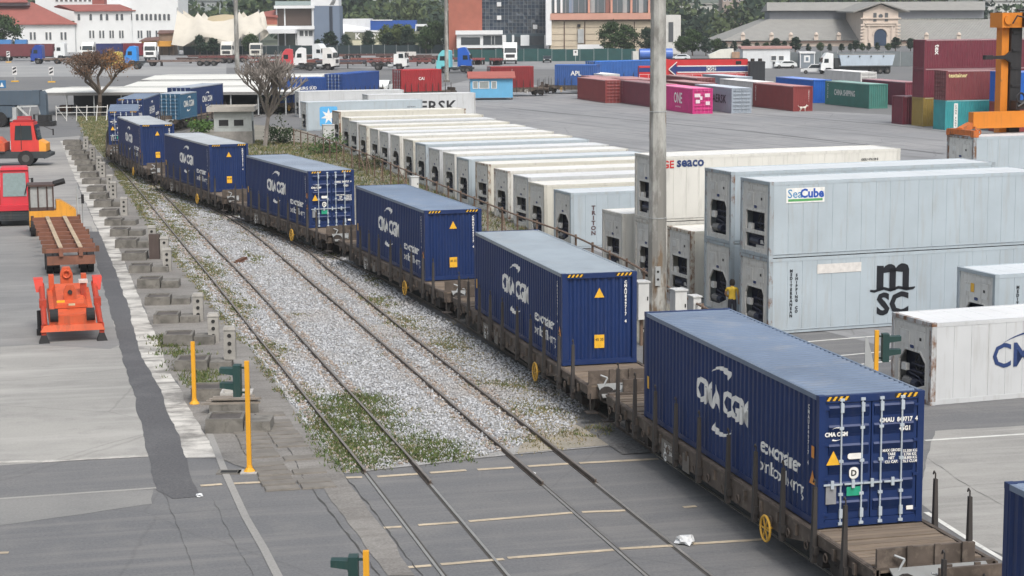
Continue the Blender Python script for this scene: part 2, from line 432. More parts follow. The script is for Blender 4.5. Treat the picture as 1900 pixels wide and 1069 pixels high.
def blue_marks(t, near='door'):
    W = CW/2; y = -W+.006
    for s in (1, -1):
        f = '-y' if s == 1 else '+y'; k = 1 if s == 1 else -1
        for nm, me, u, z in (('lettering', ctx('cma', .0), .0, 1.62), ('logo_swoosh', SWU_C, -.1, 2.38), ('logo_swoosh', SWD_C, .1, .80),
                             ('lettering', ctx('eco', 3.85), 3.85, 1.12), ('lettering', ctx('bamboo', 3.95), 3.95, .62)):
            decal(t, nm, me, f, (k*u, k*y, z), WHITE)
        e = L40/2-.42
        decal(t, 'lettering', TX['regv'], f, (k*(e-.16), k*(y-.004), 1.95), WHITE)
        decal(t, 'warning_sticker', rect(.15, .26), f, (k*(e+.10), k*(y-.006), 1.62 if near == 'door' else .62), plain('orange sticker', (.7,.28,.05), .5))
        decal(t, 'warning_sticker', TRI, f, (k*(e+.10), k*(y-.006), 1.05), plain('orange sticker', (.7,.28,.05), .5))
        decal(t, 'warning_sticker', rect(.16, .34), f, (-k*(e+.06), k*(y-.006), 1.0), YEL)
    x = -L40/2
    # door end
    for k in (-1, 1):
        decal(t, 'hazard_stripe', rect(.56, .10), '-x', (x+.003, k*.80, HHC-.07), BLACK)
        decal(t, 'hazard_stripe', HAZ, '-x', (x+.0, k*.80, HHC-.07), YEL)
        decal(t, 'hazard_stripe', rect(.56, .10), '+x', (-x-.003, k*.80, HHC-.07), BLACK)
        decal(t, 'hazard_stripe', HAZ, '+x', (-x, k*.80, HHC-.07), YEL)
    xd = x-.002
    L_ = (('lettering', TX['cma_s'], .82, 2.05, WHITE), ('logo_swoosh', SW_S_UP, .82, 2.19, WHITE), ('logo_swoosh', SW_S_DN, .80, 1.92, WHITE), ('warning_sticker', TRI, .88, 1.52, YEL), ('plate', rect(.34,.13,.05), .38, 1.55, WHITE),
          ('plate', rect(.22,.26,.1), .40, 1.18, WHITE), ('lettering', TX['d'], .40, 1.18, INK), ('plate', rect(.36,.20), .38, .78, plain('green plate', (.02,.33,.20), .5)),
          ('plate', rect(.24,.40), .92, .72, plain('grey data plate', (.25,.26,.28), .5)), ('lettering', TX['reg'], -.62, 2.30, WHITE), ('lettering', TX['iso'], -.76, 2.10, WHITE),
          ('lettering', TX['w1'], -.47, 1.5, WHITE), ('lettering', TX['w2'], -.90, 1.48, WHITE), ('plate', rect(.16,.09), -.92, .33, WHITE))
    for nm, me, yy, z, mt in L_: decal(t, nm, me, '-x', (xd-(.004 if mt is INK else 0), yy, z), mt)
    # closed end
    xe = L40/2-.045
    decal(t, 'warning_sticker', TRI, '+x', (xe, 0.0, 2.25), YEL); o = decal(t, 'warning_sticker', rect(.32, .42), '+x', (xe, .0, .72), YEL)
    decal(t, 'lettering', TX['num'], '+x', (xe+.004, 0, .78), INK); decal(t, 'lettering', TX['regv'], '+x', (xe, .86, 1.95), WHITE)
SW_S_UP = SWOOSH_UP.copy(); SW_S_DN = SWOOSH_DN.copy()
for me in (SW_S_UP, SW_S_DN):
    for v in me.vertices: v.co *= .16

def place(nl, th, L, door_near):
    d = Vector((-sin(th), cos(th), 0)); r = Vector((cos(th), sin(th), 0))
    c = Vector(nl)+d*L/2+r*CW/2
    return c, th+pi/2+(0 if door_near else pi)

# ------------------------------------------------------------------ refrigerated containers (unit at -x)
_RM = {}
def reefer_mesh(L, H):
    if (L, H) in _RM: return _RM[(L, H)]
    h, W = L/2, CW/2; d = {}
    b = MB(); n = int(L/.62); wd = (L-.36)/n
    for i in range(n):
        xa = -h+.18+i*wd; xb = xa+wd
        b.poly([(xa+.008,-W+.014,.17),(xb-.008,-W+.014,.17),(xb-.008,-W+.014,H-.13),(xa+.008,-W+.014,H-.13)])
        b.poly([(xb-.008,-W+.014,.17),(xb,-W+.026,.17),(xb,-W+.026,H-.13),(xb-.008,-W+.014,H-.13)])
        b.poly([(xb,-W+.026,.17),(xb+.008,-W+.014,.17),(xb+.008,-W+.014,H-.13),(xb,-W+.026,H-.13)])
    d['side'] = b.mesh('side_panel', BLACK)
    b = MB(); m_ = int(L/.8); wd = (L-.2)/m_
    for i in range(m_):
        xa = -h+.1+i*wd
        b.poly([(xa,-W+.07,H-.02),(xa+wd-.05,-W+.07,H-.02),(xa+wd-.05,W-.07,H-.02),(xa,W-.07,H-.02)])
        b.poly([(xa+wd-.05,-W+.07,H-.02),(xa+wd-.025,-W+.07,H-.008),(xa+wd-.025,W-.07,H-.008),(xa+wd-.05,W-.07,H-.02)])
        b.poly([(xa+wd-.025,-W+.07,H-.008),(xa+wd,-W+.07,H-.02),(xa+wd,W-.07,H-.02),(xa+wd-.025,W-.07,H-.008)])
    d['roof'] = b.mesh('roof_panel', BLACK)
    d['post'] = MB().box(-h+.005, -h+.18, -W+.004, -W+.15, .118, H-.118).mesh('corner_post', BLACK)
    d['cast'] = MB().box(-h, -h+.178, -W, -W+.162, 0, .118).mesh('corner_casting', BLACK); d['cast2'] = MB().box(-h, -h+.178, -W, -W+.162, H-.118, H).mesh('corner_casting', BLACK)
    d['trail'] = MB().box(-h+.178, h-.178, -W+.004, -W+.075, H-.13, H-.004).mesh('top_rail', BLACK)
    b = MB()
    if H > 2.7:
        b.box(-h+.178, h-.178, -W+.035, -W+.1, .035, .15); b.box(-h+.178, h-.178, -W+.006, -W+.1, .15, .175)
    else:
        for q in ((-h+.178, -1.35), (-.95, .95), (1.35, h-.178)): b.box(q[0], q[1], -W+.004, -W+.1, .01, .17)
    if H < 2.7: b.box(-1.35, -.95, -W+.004, -W+.1, .12, .17); b.box(.95, 1.35, -W+.004, -W+.1, .12, .17)
    d['brail'] = b.mesh('bottom_rail', BLACK)
    d['floor'] = MB().box(-h+.1, h-.1, -W+.12, W-.12, .05, .16).mesh('floor', BLACK)
    d['back'] = MB().box(h-.09, h-.03, -W+.15, W-.15, .1, H-.1).mesh('door', BLACK)
    # machinery end, outline of the condenser opening differs between makes
    for v in (0, 1, 2):
        y0, y1 = -W+.15, W-.15; z0, z1 = .12, H-.12; x = -h+.05; hh = H/2.896
        if v == 0: op = [(-.76, .30*hh), (-.76, 1.45*hh), (-.60, 1.70*hh), (.62, 1.70*hh), (.80, 1.42*hh), (.80, .55*hh), (.55, .30*hh)]
        elif v == 1: op = [(-.78, .28*hh), (-.78, 1.72*hh), (.82, 1.72*hh), (.82, .28*hh)]
        else: op = [(-.82, .60*hh), (-.82, 1.40*hh), (-.48, 1.74*hh), (.45, 1.74*hh), (.82, 1.32*hh), (.82, .34*hh), (-.1, .34*hh)]
        b = MB(); ya, yb = op[0][0], max(p[0] for p in op); za, zb = min(p[1] for p in op), max(p[1] for p in op)
        for a0, a1, c0, c1 in ((y0, -.82, z0, z1), (.82, y1, z0, z1), (-.82, .82, zb, z1), (-.82, .82, z0, za)):
            if a1-a0 > .01: b.box(x, x+.06, a0, a1, c0, c1)
        for p, q in zip(op, op[1:]+op[:1]):      # rim and the filler between the opening and its bounding box
            b.bar((x+.02, p[0], p[1]), (x+.02, q[0], q[1]), .06, .07, up=(1,0,0))
        cs = [(-.82, za), (-.82, zb), (.82, zb), (.82, za)]
        if v == 0:
            b.prism([(-.82, za), (-.76, za), (-.76, 1.45*hh), (-.60, zb), (-.82, zb)], x, x+.05, 'x'); b.prism([(.82, zb), (.62, zb), (.80, 1.42*hh), (.80, .55*hh), (.55, za), (.82, za)], x, x+.05, 'x')
        if v == 2:
            b.prism([(-.82, 1.40*hh), (-.48, zb), (-.82, zb)], x, x+.05, 'x'); b.prism([(.45, zb), (.82, 1.32*hh), (.82, zb)], x, x+.05, 'x'); b.prism([(-.82, za), (-.1, za), (-.82, .60*hh)], x, x+.05, 'x')
        d['unit%d' % v] = b.mesh('unit_panel', BLACK)
        b = MB(); b.box(x+.34, x+.36, -.9, .9, .2*hh, 1.8*hh)
        for z in (.45, .7, 1.0, 1.25): b.box(x+.05, x+.34, -.8+.3*RNG.random(), -.1+.4*RNG.random(), z*hh-.02, z*hh+.03)
        b.tube((x+.1, .45, .55*hh), (x+.1, -.25, .55*hh), .13, n=10); b.path([(x+.08,-.6,.5*hh),(x+.1,-.3,.8*hh),(x+.1,.3,.9*hh)], .03, 6)
        d['inner%d' % v] = b.mesh('condenser_coil', BLACK)
        d['fan%d' % v] = MB().ring((x+.10, -.32, 1.32*hh), .27, .035, 'x', 18, 5).bar((x+.12,-.58,1.32*hh),(x+.12,-.06,1.32*hh),.05,.04).bar((x+.12,-.32,1.08*hh),(x+.12,-.32,1.56*hh),.05,.04).mesh('fan', BLACK)
        d['ctrl%d' % v] = MB().box(x-.01, x+.12, .34, .62, .95*hh, 1.20*hh).mesh('control_box', BLACK)
        b = MB(); b.tube((x+.12, .05, .55*hh), (x+.12, .55, .55*hh), .16, n=10); d['comp%d' % v] = b.mesh('compressor', BLACK)
        ac = [(x-.012, x, -.72, -.25, 1.92*hh, 2.45*hh), (x-.012, x, .18, .80, 1.92*hh, 2.4*hh), (x-.01, x, -.9, .9, 2.50*hh, 2.66*hh), (x-.012, x, -.7, .7, .16*hh, .26*hh), (x-.015, x, -.07, .11, 1.80*hh, 1.94*hh)]
        if v == 1: ac += [(x-.03, x+.02, -.82, .82, .84*hh, .98*hh), (x+.08, x+.14, -.6, .1, .3*hh, .62*hh)]
        d['acc%d' % v] = [MB().box(*q).mesh('access_panel', BLACK) for q in ac]
    d['lower'] = MB().box(-h+.2, -h+.24, -.78, .82, .3*(H/2.896), .76*(H/2.896)).mesh('lower_recess', BLACK)
    d['head'] = MB().box(-h+.004, -h+.14, -W+.162, W-.162, H-.13, H-.006).mesh('header', BLACK)
    d['sill'] = MB().box(-h+.004, -h+.14, -W+.162, W-.162, .01, .13).mesh('sill', BLACK)
    _RM[(L, H)] = d; return d
def rc(name, c): return (name, c)
RCOL = dict(white=(.54,.56,.58), cream=(.62,.605,.54), grey=(.41,.475,.525), warm=(.64,.635,.60))
def reefer(label, nl, th, colour='white', unit=0, H=HHC, L=L40, z=0, rust=.35, group=None, full=True):
    d = reefer_mesh(L, H); c = RCOL[colour]
    mt = paint('reefer paint '+colour, c, .42, .06, .55, (.34,.33,.31), 0, 0, .8)
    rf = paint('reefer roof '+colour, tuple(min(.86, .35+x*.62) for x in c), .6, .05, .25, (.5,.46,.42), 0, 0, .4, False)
    ps = paint('reefer post %s %.2f' % (colour, rust), sc(c, .82), .6, .1, .6, (.26,.22,.19), rust)
    un = paint('reefer unit grey', (.62,.62,.60), .5, .10, .75, (.24,.215,.19), .14, 0, 1.4)
    dk = plain('condenser navy', (.018,.022,.045), .5); lt = plain('control box white', (.62,.63,.62), .5); cp = plain('compressor grey', (.15,.15,.15), .5)
    d_ = Vector((-sin(th), cos(th), 0)); r = Vector((cos(th), sin(th), 0)); cc = Vector((nl[0], nl[1], z))+d_*L/2+r*CW/2
    t = thing('reefer_container', label, 'container', cc, th+pi/2, group)
    for s in (0, 1):
        obj('side_panel', d['side'], t, rz=s*pi, mat=mt); obj('top_rail', d['trail'], t, rz=s*pi, mat=mt); obj('bottom_rail', d['brail'], t, rz=s*pi, mat=mt)
        obj('header', d['head'], t, rz=s*pi, mat=ps); obj('sill', d['sill'], t, rz=s*pi, mat=ps)
        for k, n in (('post', 'corner_post'), ('cast', 'corner_casting'), ('cast2', 'corner_casting')):
            obj(n, d[k], t, rz=s*pi, mat=ps)
            if k+'m' not in d:
                me = d[k].copy()
                for v in me.vertices: v.co.y *= -1
                me.flip_normals(); d[k+'m'] = me
            obj(n, d[k+'m'], t, rz=s*pi, mat=ps)
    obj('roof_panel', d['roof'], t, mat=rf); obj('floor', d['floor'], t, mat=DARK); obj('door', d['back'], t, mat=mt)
    u = obj('unit_panel', d['unit%d' % unit], t, mat=un)
    decal(u, 'badge', rect(.24, .11, .05), '-x', (-L/2+.03, .0, 1.87*H/2.896), NAVY); decal(u, 'label_plate', rect(.34, .26), '-x', (-L/2+.03, .55, 2.22*H/2.896), lt); decal(u, 'label_plate', rect(.12, .10), '-x', (-L/2+.028, -.5, 2.2*H/2.896), INK)
    obj('condenser_coil', d['inner%d' % unit], u, mat=dk); [obj('access_panel', q, u, mat=un) for q in d['acc%d' % unit]]
    obj('fan', d['fan%d' % unit], u, mat=BLACK); obj('control_box', d['ctrl%d' % unit], u, mat=lt)
    if unit != 1: obj('compressor', d['comp%d' % unit], u, mat=cp)
    else: obj('lower_recess', d['lower'], u, mat=dk)
    return t
# ------------------------------------------------------------------ ground surfaces
def ground_mat(name, c1, c2, c3=None, fine=.10, streak=None, rough=.85, bump=.25, crack=0, patch=(.05, .42, .62)):
    n = N(name); v = n.coords((1,1,1), False)
    a = n.noise(v, patch[0], 6, .6); col = n.mix(n.ramp(a, patch[1], patch[2]), c1, c2)
    b_ = n.noise(v, .6, 6, .65)
    if c3: col = n.mix(n.mul(n.ramp(b_, .50, .72), .75), col, c3)
    f = n.noise(v, 14, 4, .7); col = n.mix(n.ramp(f, .3, .7), n.mix(fine, col, (0,0,0)), n.mix(fine, col, (.8,.8,.8)))
    if streak:
        rot, sx, sy, amt, sc_ = streak
        tc = n.n('ShaderNodeTexCoord'); m0 = n.n('ShaderNodeMapping'); m0.inputs['Rotation'].default_value = (0,0,-rot); mp = n.n('ShaderNodeMapping'); mp.inputs['Scale'].default_value = (sx, sy, 1)
        n.l(tc.outputs['Object'], m0.inputs['Vector']); n.l(m0.outputs[0], mp.inputs['Vector']); s_ = n.noise(mp.outputs[0], 1, 5, .65)
        col = n.mix(n.mul(n.ramp(s_, .48, .70), amt), col, sc_)
    if crack:
        vo = n.n('ShaderNodeTexVoronoi', feature='DISTANCE_TO_EDGE'); vo.inputs['Scale'].default_value = .16
        wv = n.n('ShaderNodeMixRGB'); wv.inputs[0].default_value = .25
        nn = n.n('ShaderNodeTexNoise'); nn.inputs['Scale'].default_value = .5; nn.inputs['Detail'].default_value = 5; n.l(v, nn.inputs['Vector'])
        n.l(v, wv.inputs[1]); n.l(nn.outputs['Color'], wv.inputs[2])
        sc2 = n.n('ShaderNodeVectorMath', operation='SCALE'); sc2.inputs['Scale'].default_value = 1.0
        n.l(wv.outputs[0], vo.inputs['Vector'])
        k = n.ramp(vo.outputs['Distance'], .0, .006); inv = n.n('ShaderNodeMath', operation='SUBTRACT'); inv.inputs[0].default_value = 1; n.l(k, inv.inputs[1])
        col = n.mix(n.mul(inv.outputs[0], crack), col, (.03,.03,.03))
    n.bump(f, bump, .02)
    return n.done(col, rough)
ASPH = ground_mat('asphalt crossing', (.115,.118,.125), (.150,.150,.152), (.17,.168,.165), .08, (radians(14), .10, 1.5, .75, (.215,.21,.205)), crack=.16)
YARD = ground_mat('asphalt yard', (.24,.245,.255), (.31,.31,.315), (.19,.19,.195), .07, (radians(-66), .035, .9, .7, (.13,.13,.135)), crack=.3)
CONC = ground_mat('worn concrete', (.27,.265,.25), (.38,.37,.345), (.22,.215,.205), .08, (radians(12), .12, 1.1, .6, (.44,.43,.41)), crack=.2)
DARKA = ground_mat('fresh dark asphalt', (.060,.060,.066), (.085,.085,.090), (.11,.11,.115), .08, None, .8)
WCON = ground_mat('broken white concrete', (.22,.21,.195), (.60,.58,.54), (.20,.19,.175), .10, (radians(12), .35, 2.0, .75, (.13,.125,.115)), patch=(.7,.36,.52))
SLAB = ground_mat('old stone strip', (.155,.143,.13), (.25,.235,.215), (.10,.093,.085), .14, (radians(12), .3, 1.8, .5, (.11,.10,.09)), patch=(.3,.4,.6))
DIRT = ground_mat('ballast bed', (.24,.23,.215), (.36,.36,.36), (.15,.14,.115), .22, None, .95, .6, patch=(.25,.4,.6))
EARTH = ground_mat('weedy earth', (.16,.145,.11), (.22,.20,.155), (.10,.115,.055), .18, None, .95, .6, patch=(.3,.4,.6))
GRASSG = ground_mat('rough lawn', (.14,.15,.065), (.22,.20,.11), (.09,.12,.045), .15, None, .95, .6, patch=(.2,.4,.6))
ROADM = ground_mat('pale road', (.27,.275,.28), (.34,.34,.335), (.24,.24,.24), .05, None)
LINEM = paint('worn road paint cream', (.50,.42,.31), .7, .2, .8, (.2,.19,.18), 0, 0, 2, False)
LINEW = paint('worn road paint white', (.66,.66,.63), .7, .15, .6, (.25,.25,.25), 0, 0, 2, False)

def sheet(name, pts, z, mat, world=False):
    r = random.Random(len(name)*7+int(z*1e4)); out = []; n = len(pts)
    for i in range(n):               # broken, uneven edges
        a, c = Vector((pts[i][0], pts[i][1], 0)), Vector((pts[(i+1) % n][0], pts[(i+1) % n][1], 0)); L_ = (c-a).length; k = max(1, min(160, int(L_/.5))); s = Vector((-(c-a).y, (c-a).x, 0)).normalized(); w_ = 0
        for j in range(k):
            w_ = w_*.6+r.uniform(-.035,.035)*(1 if a.y < 200 else 0); out.append(a.lerp(c, j/k)+s*(w_ if j else 0))
    b = MB(); b.poly([(p.x, p.y, z) for p in out]); return struct(b.build(name, mat))
def psheet(name, px, z, mat): return sheet(name, [G(x, y) for x, y in px], z, mat)
o = struct(MB().poly([(-3000,-60,0),(3000,-60,0),(3000,5000,0),(-3000,5000,0)]).build('ground', ASPH))
# right hand yard, pale asphalt from the fence to the far tracks
psheet('container_yard', [(1330,560),(1000,420),(760,300),(620,215),(900,140),(1130,185),(1960,230),(2600,300),(2600,900),(1960,700),(1700,660)], .004, YARD)
psheet('yard_lane', [(1735,800),(1900,790),(2400,800),(2400,1000),(1960,1069),(1790,1000),(1700,930)], .008, CONC)
# left apron
psheet('concrete_apron', [(-700,420),(178,420),(204,520),(240,640),(276,846),(0,864),(-700,900)], .004, CONC)
psheet('apron_upper', [(-700,420),(170,420),(182,500),(200,560),(222,640),(205,648),(60,640),(-700,690)], .0065, ground_mat('apron grey', (.19,.19,.19), (.26,.258,.25), (.16,.16,.16), .07, (radians(12), .1, 1.0, .5, (.33,.325,.315))))
psheet('concrete_patch', [(-400,930),(0,925),(285,908),(282,935),(150,955),(0,975),(-400,1000)], .006, ground_mat('concrete patch', (.20,.20,.195), (.26,.255,.245), (.16,.16,.16), .07))
psheet('upper_lane', [(-500,300),(150,252),(130,300),(150,360),(178,420),(-500,420)], .006, ground_mat('lane concrete', (.24,.235,.23), (.36,.35,.33), (.20,.195,.19), .08, (radians(12), .2, 1.2, .5, (.5,.48,.45))))
psheet('asphalt_strip', [(165,430),(183,430),(214,500),(240,570),(266,660),(304,730),(345,846),(371,922),(320,926),(290,910),(276,846),(252,745),(222,640),(200,560),(182,500)], .010, DARKA)
psheet('white_concrete_strip', [(112,262),(150,262),(170,330),(205,420),(262,560),(316,690),(372,790),(405,850),(345,850),(300,730),(262,660),(238,570),(214,500),(170,400),(135,320)], .012, WCON)
# strip of old stone under the concrete blocks and beside the rails
strip = psheet('stone_strip', [(150,262),(165,262),(200,308),(240,352),(300,445),(400,575),(470,655),(560,785),(640,884),(770,1069),(720,1069),(590,896),(520,895),(405,850),(372,790),(316,690),(262,560),(205,420),(170,330)], .014, SLAB)
psheet('ballast_bed', [(150,240),(215,250),(330,290),(480,335),(700,425),(1000,575),(1220,690),(1240,800),(1150,826),(900,850),(640,880),(560,785),(470,655),(400,575),(300,445),(240,352),(200,308)], .018, DIRT)
psheet('lineside_earth', [(300,215),(560,240),(760,330),(1020,445),(1190,540),(1420,650),(1560,740),(1330,690),(1000,570),(700,420),(480,345),(330,300),(260,250)], .016, EARTH)
psheet('lawn', [(140,216),(212,216),(206,300),(190,290),(160,256)], .022, GRASSG)
psheet('sandy_verge', [(1000,770),(1130,745),(1195,812),(1150,826),(960,842)], .024, ground_mat('sandy earth', (.27,.235,.185), (.33,.295,.235), (.17,.16,.10), .15, None, .95, .5, patch=(.4,.4,.6)))
psheet('far_road', [(-900,118),(420,118),(420,140),(-900,150)], .008, ROADM)
psheet('truck_park', [(-900,95),(1250,92),(1250,130),(-900,118)], .006, ground_mat('truck park asphalt', (.22,.225,.23), (.28,.28,.285), (.18,.18,.185), .06))
# concrete channel crossing the asphalt lower left
CH = [(383,805),(412,880),(448,960),(482,1020),(512,1080)]
b = MB(); w0 = [(c[0]+12+6*i/4, c[1]) for i, c in enumerate(CH)]
for i in range(4):
    a, b2 = G(*CH[i]), G(*CH[i+1]); c, d = G(*w0[i+1]), G(*w0[i])
    b.poly([(p.x, p.y, .016) for p in (a, b2, c, d)])
struct(b.build('concrete_channel', ground_mat('channel concrete', (.26,.255,.245), (.33,.32,.30), None, .08)))
# paving slabs of the strip where it meets the crossing
smat = paint('paving slab', (.185,.172,.155), .9, .2, .4, (.12,.11,.10), 0, 0, 1.5, False, .4)
slabm = MB().cbox((0,0,.02), (.9,.46,.05), 0, 0, .96).mesh('slab', smat)
A, B_ = G(545, 765), G(648, 905)
n = int((A-B_).length/.55)
dirv = (B_-A).normalized(); prv = Vector((dirv.y, -dirv.x, 0))
if prv.x > 0: prv = -prv
for i in range(n):
    c = A+dirv*(i+.5)*.55
    for k in range(2):
        if random.random() < .22: continue
        o = obj('slab', slabm, strip, (c.x+prv.x*(.75+.95*k)+random.uniform(-.03,.03), c.y+prv.y*(.75+.95*k), .012+random.uniform(-.012,.01)), atan2(prv.y, prv.x)+random.uniform(-.03,.03))
        o.scale = (1, random.uniform(.85,1.12), 1)
def smooth_path(pts, step=2.0):
    out = []
    P = [pts[0]*2-pts[1]]+list(pts)+[pts[-1]*2-pts[-2]]
    for i in range(1, len(P)-2):
        n = max(1, int((P[i+1]-P[i]).length/step))
        for k in range(n):
            t = k/n; a, b_, c, d = P[i-1], P[i], P[i+1], P[i+2]
            out.append(.5*((2*b_)+(c-a)*t+(2*a-5*b_+4*c-d)*t*t+(3*b_-a-3*c+d)*t**3))
    out.append(P[-2]); return out
# open cracks along both sides of the strip
def crackline(pts, wd):
    q = smooth_path([G(x, y) for x, y in pts], .35); b = MB(); r = random.Random(4)
    L_, R_ = [], []
    for i, p in enumerate(q):
        d = (q[min(i+1, len(q)-1)]-q[max(i-1, 0)]).normalized(); s = Vector((-d.y, d.x, 0)); o = r.uniform(-.03,.03); k = wd*r.uniform(.15,.9)
        L_.append(p+s*(o-k)); R_.append(p+s*(o+k))
    for i in range(len(q)-1): b.poly([(p.x, p.y, .017) for p in (L_[i], L_[i+1], R_[i+1], R_[i])])
    struct(b.build('pavement_crack', plain('crack dark', (.075,.073,.07), .95)))
crackline([(560,884),(600,935),(650,1000),(705,1069)], .03); crackline([(640,884),(690,945),(740,1015),(785,1069)], .025); crackline([(520,800),(560,884)], .03); crackline([(300,905),(330,980),(362,1069)], .008); crackline([(395,925),(430,1000),(470,1069)], .008); crackline([(1720,850),(1800,905),(1900,960)], .010)
# painted lines
def line(pts, wpx, mat=LINEM, z=.012, name='road_marking'):
    b = MB()
    for (x0, y0), (x1, y1) in pts:
        a, c = G(x0, y0), G(x1, y1); nrm = Vector((-(c-a).y, (c-a).x, 0)).normalized()*wpx/2
        b.poly([(q.x, q.y, z) for q in (a-nrm, c-nrm, c+nrm, a+nrm)])
    return struct(b.build(name, mat))
line([((372,902),(412,899)),((432,898),(560,892)),((640,887),(672,886)),((700,885),(775,880)),((798,878),(865,873)),((886,872),(953,868)),((980,866),(1055,861)),((1075,860),(1222,852))], .20)
line([((712,980),(745,978)),((776,975),(850,970)),((870,968),(1062,952)),((1080,951),(1160,948)),((1268,942),(1292,940))], .17)
line([((725,1056),(800,1050)),((818,1048),(935,1038)),((942,1036),(1138,1021)),((1150,1019),(1250,1013)),((1285,1010),(1425,1001))], .17)
line([((-200,1034),(16,1026))], .17)
line([((-300,944),(0,926)),((0,926),(290,906))], .16, CONC)
line([((-200,864),(90,856)),((90,856),(275,846))], .25, WCON)
line([((1480,636),(1652,622)),((1520,664),(1652,652)),((1560,681),(1655,670))], .14, LINEW)
line([((1716,818),(1900,806)),((1900,806),(2200,790))], .14, LINEW)
line([((1718,951),(1795,1000)),((1795,1000),(1880,1050))], .14, LINEW)
line([((945,201),(1400,245)),((1400,245),(1750,286))], .35, DARKA, .010, 'tyre_track')
line([((1130,190),(1650,232)),((1650,232),(1900,262))], .30, DARKA, .010, 'tyre_track')

# ------------------------------------------------------------------ railway tracks
RAILM = paint('rail steel brown', (.085,.066,.055), .5, .2, .3, (.30,.27,.24), 0, .3, 2, False)
RAILH = plain('rail head polished', (.42,.40,.37), .35, .6); RAILD = plain('rail head dull', (.23,.205,.185), .5, .3); YX = G(700, 876).y
def rail(path, parent, gutter=True):
    b = MB()
    for i in range(len(path)-1):
        a, c = path[i], path[i+1]
        zt = .03 if a.y < YX else .125
        b.bar((a.x,a.y,zt-.008), (c.x,c.y,zt-.008), .066, .016, 1 if a.y < YX else 2); b.bar((a.x,a.y,zt-.06), (c.x,c.y,zt-.06), .05, .088, 0)
        if a.y > YX: b.bar((a.x,a.y,zt-.11), (c.x,c.y,zt-.11), .14, .02, 0)
    return b.build('rail', [RAILM, RAILH, RAILD], parent)
def track(name, paths):
    t = bpy.data.objects.new(name, None); COL.objects.link(t); t['kind'] = 'structure'
    for p in paths: rail(p, t)
    return t
pp = lambda L: smooth_path([G(x, y, .06) for x, y in L])
A1 = [(200,292),(237,330),(313,422),(402,530),(470,616),(616,799),(677,875),(825,1069),(900,1168)]
A2 = [(212,280),(262,322),(303,361),(379,440),(467,530),(712,799),(773,866),(947,1069),(1035,1172)]
track('railway_track', [pp(A1), pp(A2)])
B1 = [(372,372),(440,414),(483,445),(581,528),(700,630),(894,800),(940,839),(1203,1069),(1300,1154)]
B2 = [(420,372),(500,424),(571,467),(602,494),(647,530),(760,622),(950,772),(990,802),(1326,1069),(1430,1152)]
track('railway_track', [pp(B1), pp(B2)])
# flangeway grooves beside the rails where they cross the asphalt
groove = plain('flangeway dirt', (.065,.06,.055), .9)
for L_, off in ((A1, .065), (A2, -.065), (B1, .065), (B2, -.065)):
    q = [p for p in pp(L_) if p.y < G(700, 868).y]
    b = MB()
    for i in range(len(q)-1):
        d = (q[i+1]-q[i]).normalized(); s = Vector((-d.y, d.x, 0))
        if s.x < 0: s = -s
        a, c = q[i]+s*off, q[i+1]+s*off
        b.poly([(p.x, p.y, .009) for p in (a-s*.028, c-s*.028, c+s*.028, a+s*.028)])
    struct(b.build('flangeway', groove))
# ------------------------------------------------------------------ the container train
TH = lambda d: radians(d)
#        near-left corner, heading, doors near, roof tone
TRAIN = [((11.50,21.60), 13.9, False, 0), ((6.53,41.02), 13.9, True, 1), ((1.56,60.42), 14.0, False, 2), ((-3.55,79.76), 17.8, False, 3), ((-10.31,99.51), 22.5, True, 4),
         ((-18.36,119.41), 22.7, False, 5), ((-26.46,140.27), 18.7, False, 5), ((-32.55,159.0), 10.5, True, 1), ((-36.1,180.4), 3.0, True, 3)]
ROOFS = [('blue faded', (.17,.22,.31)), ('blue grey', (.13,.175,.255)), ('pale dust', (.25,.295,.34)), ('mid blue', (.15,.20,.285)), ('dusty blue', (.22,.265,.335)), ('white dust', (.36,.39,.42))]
WHERE = ['cut off by the right edge of the picture', 'with doors facing the crossing, nearest whole one', 'with pale dusty roof, directly behind the one at the crossing',
         'with mid blue roof and closed end, third in the train', 'with doors towards us in mid train, fourth one', 'with whitish roof, just left of the small gatehouse',
         'with closed end, at the bend beside the lawn', 'door end square on, peeping over another at the bend', 'showing its right side where the train turns']
def wheel_mesh():
    b = MB(); b.tube((0,-.065,0),(0,.065,0),.46,n=20); b.tube((0,.05,0),(0,.075,0),.50,n=20); b.tube((0,-.12,0),(0,-.06,0),.12,n=10); return b.mesh('wheel', paint('wheel steel', (.06,.05,.045), .6, .3, .4))
def plank_mat():
    n = N('deck plank'); v = n.coords((8,.8,1)); a = n.noise(v, 1.2, 5, .6); oi = n.n('ShaderNodeObjectInfo')
    c = n.mix(n.ramp(a, .3, .7), (.15,.115,.085), (.28,.22,.165)); c = n.mix(n.mul(oi.outputs['Random'], .55), c, (.105,.085,.07)); n.bump(a, .4, .02); return n.done(c, .9)
PLANK = plank_mat()
WFRAME = paint('wagon frame brown', (.095,.075,.062), .8, .45, .85, (.23,.19,.155), 0, 0, 1.5, False)
STAKE = paint('wagon stake', (.045,.040,.038), .7, .25, .4, (.10,.08,.07))
FLAP = paint('end flap grey', (.24,.25,.25), .7, .15, .5, (.13,.11,.10), .1, 0, 1, False)
YWHEEL = paint('handbrake yellow', (.62,.36,.05), .6, .2, .4)
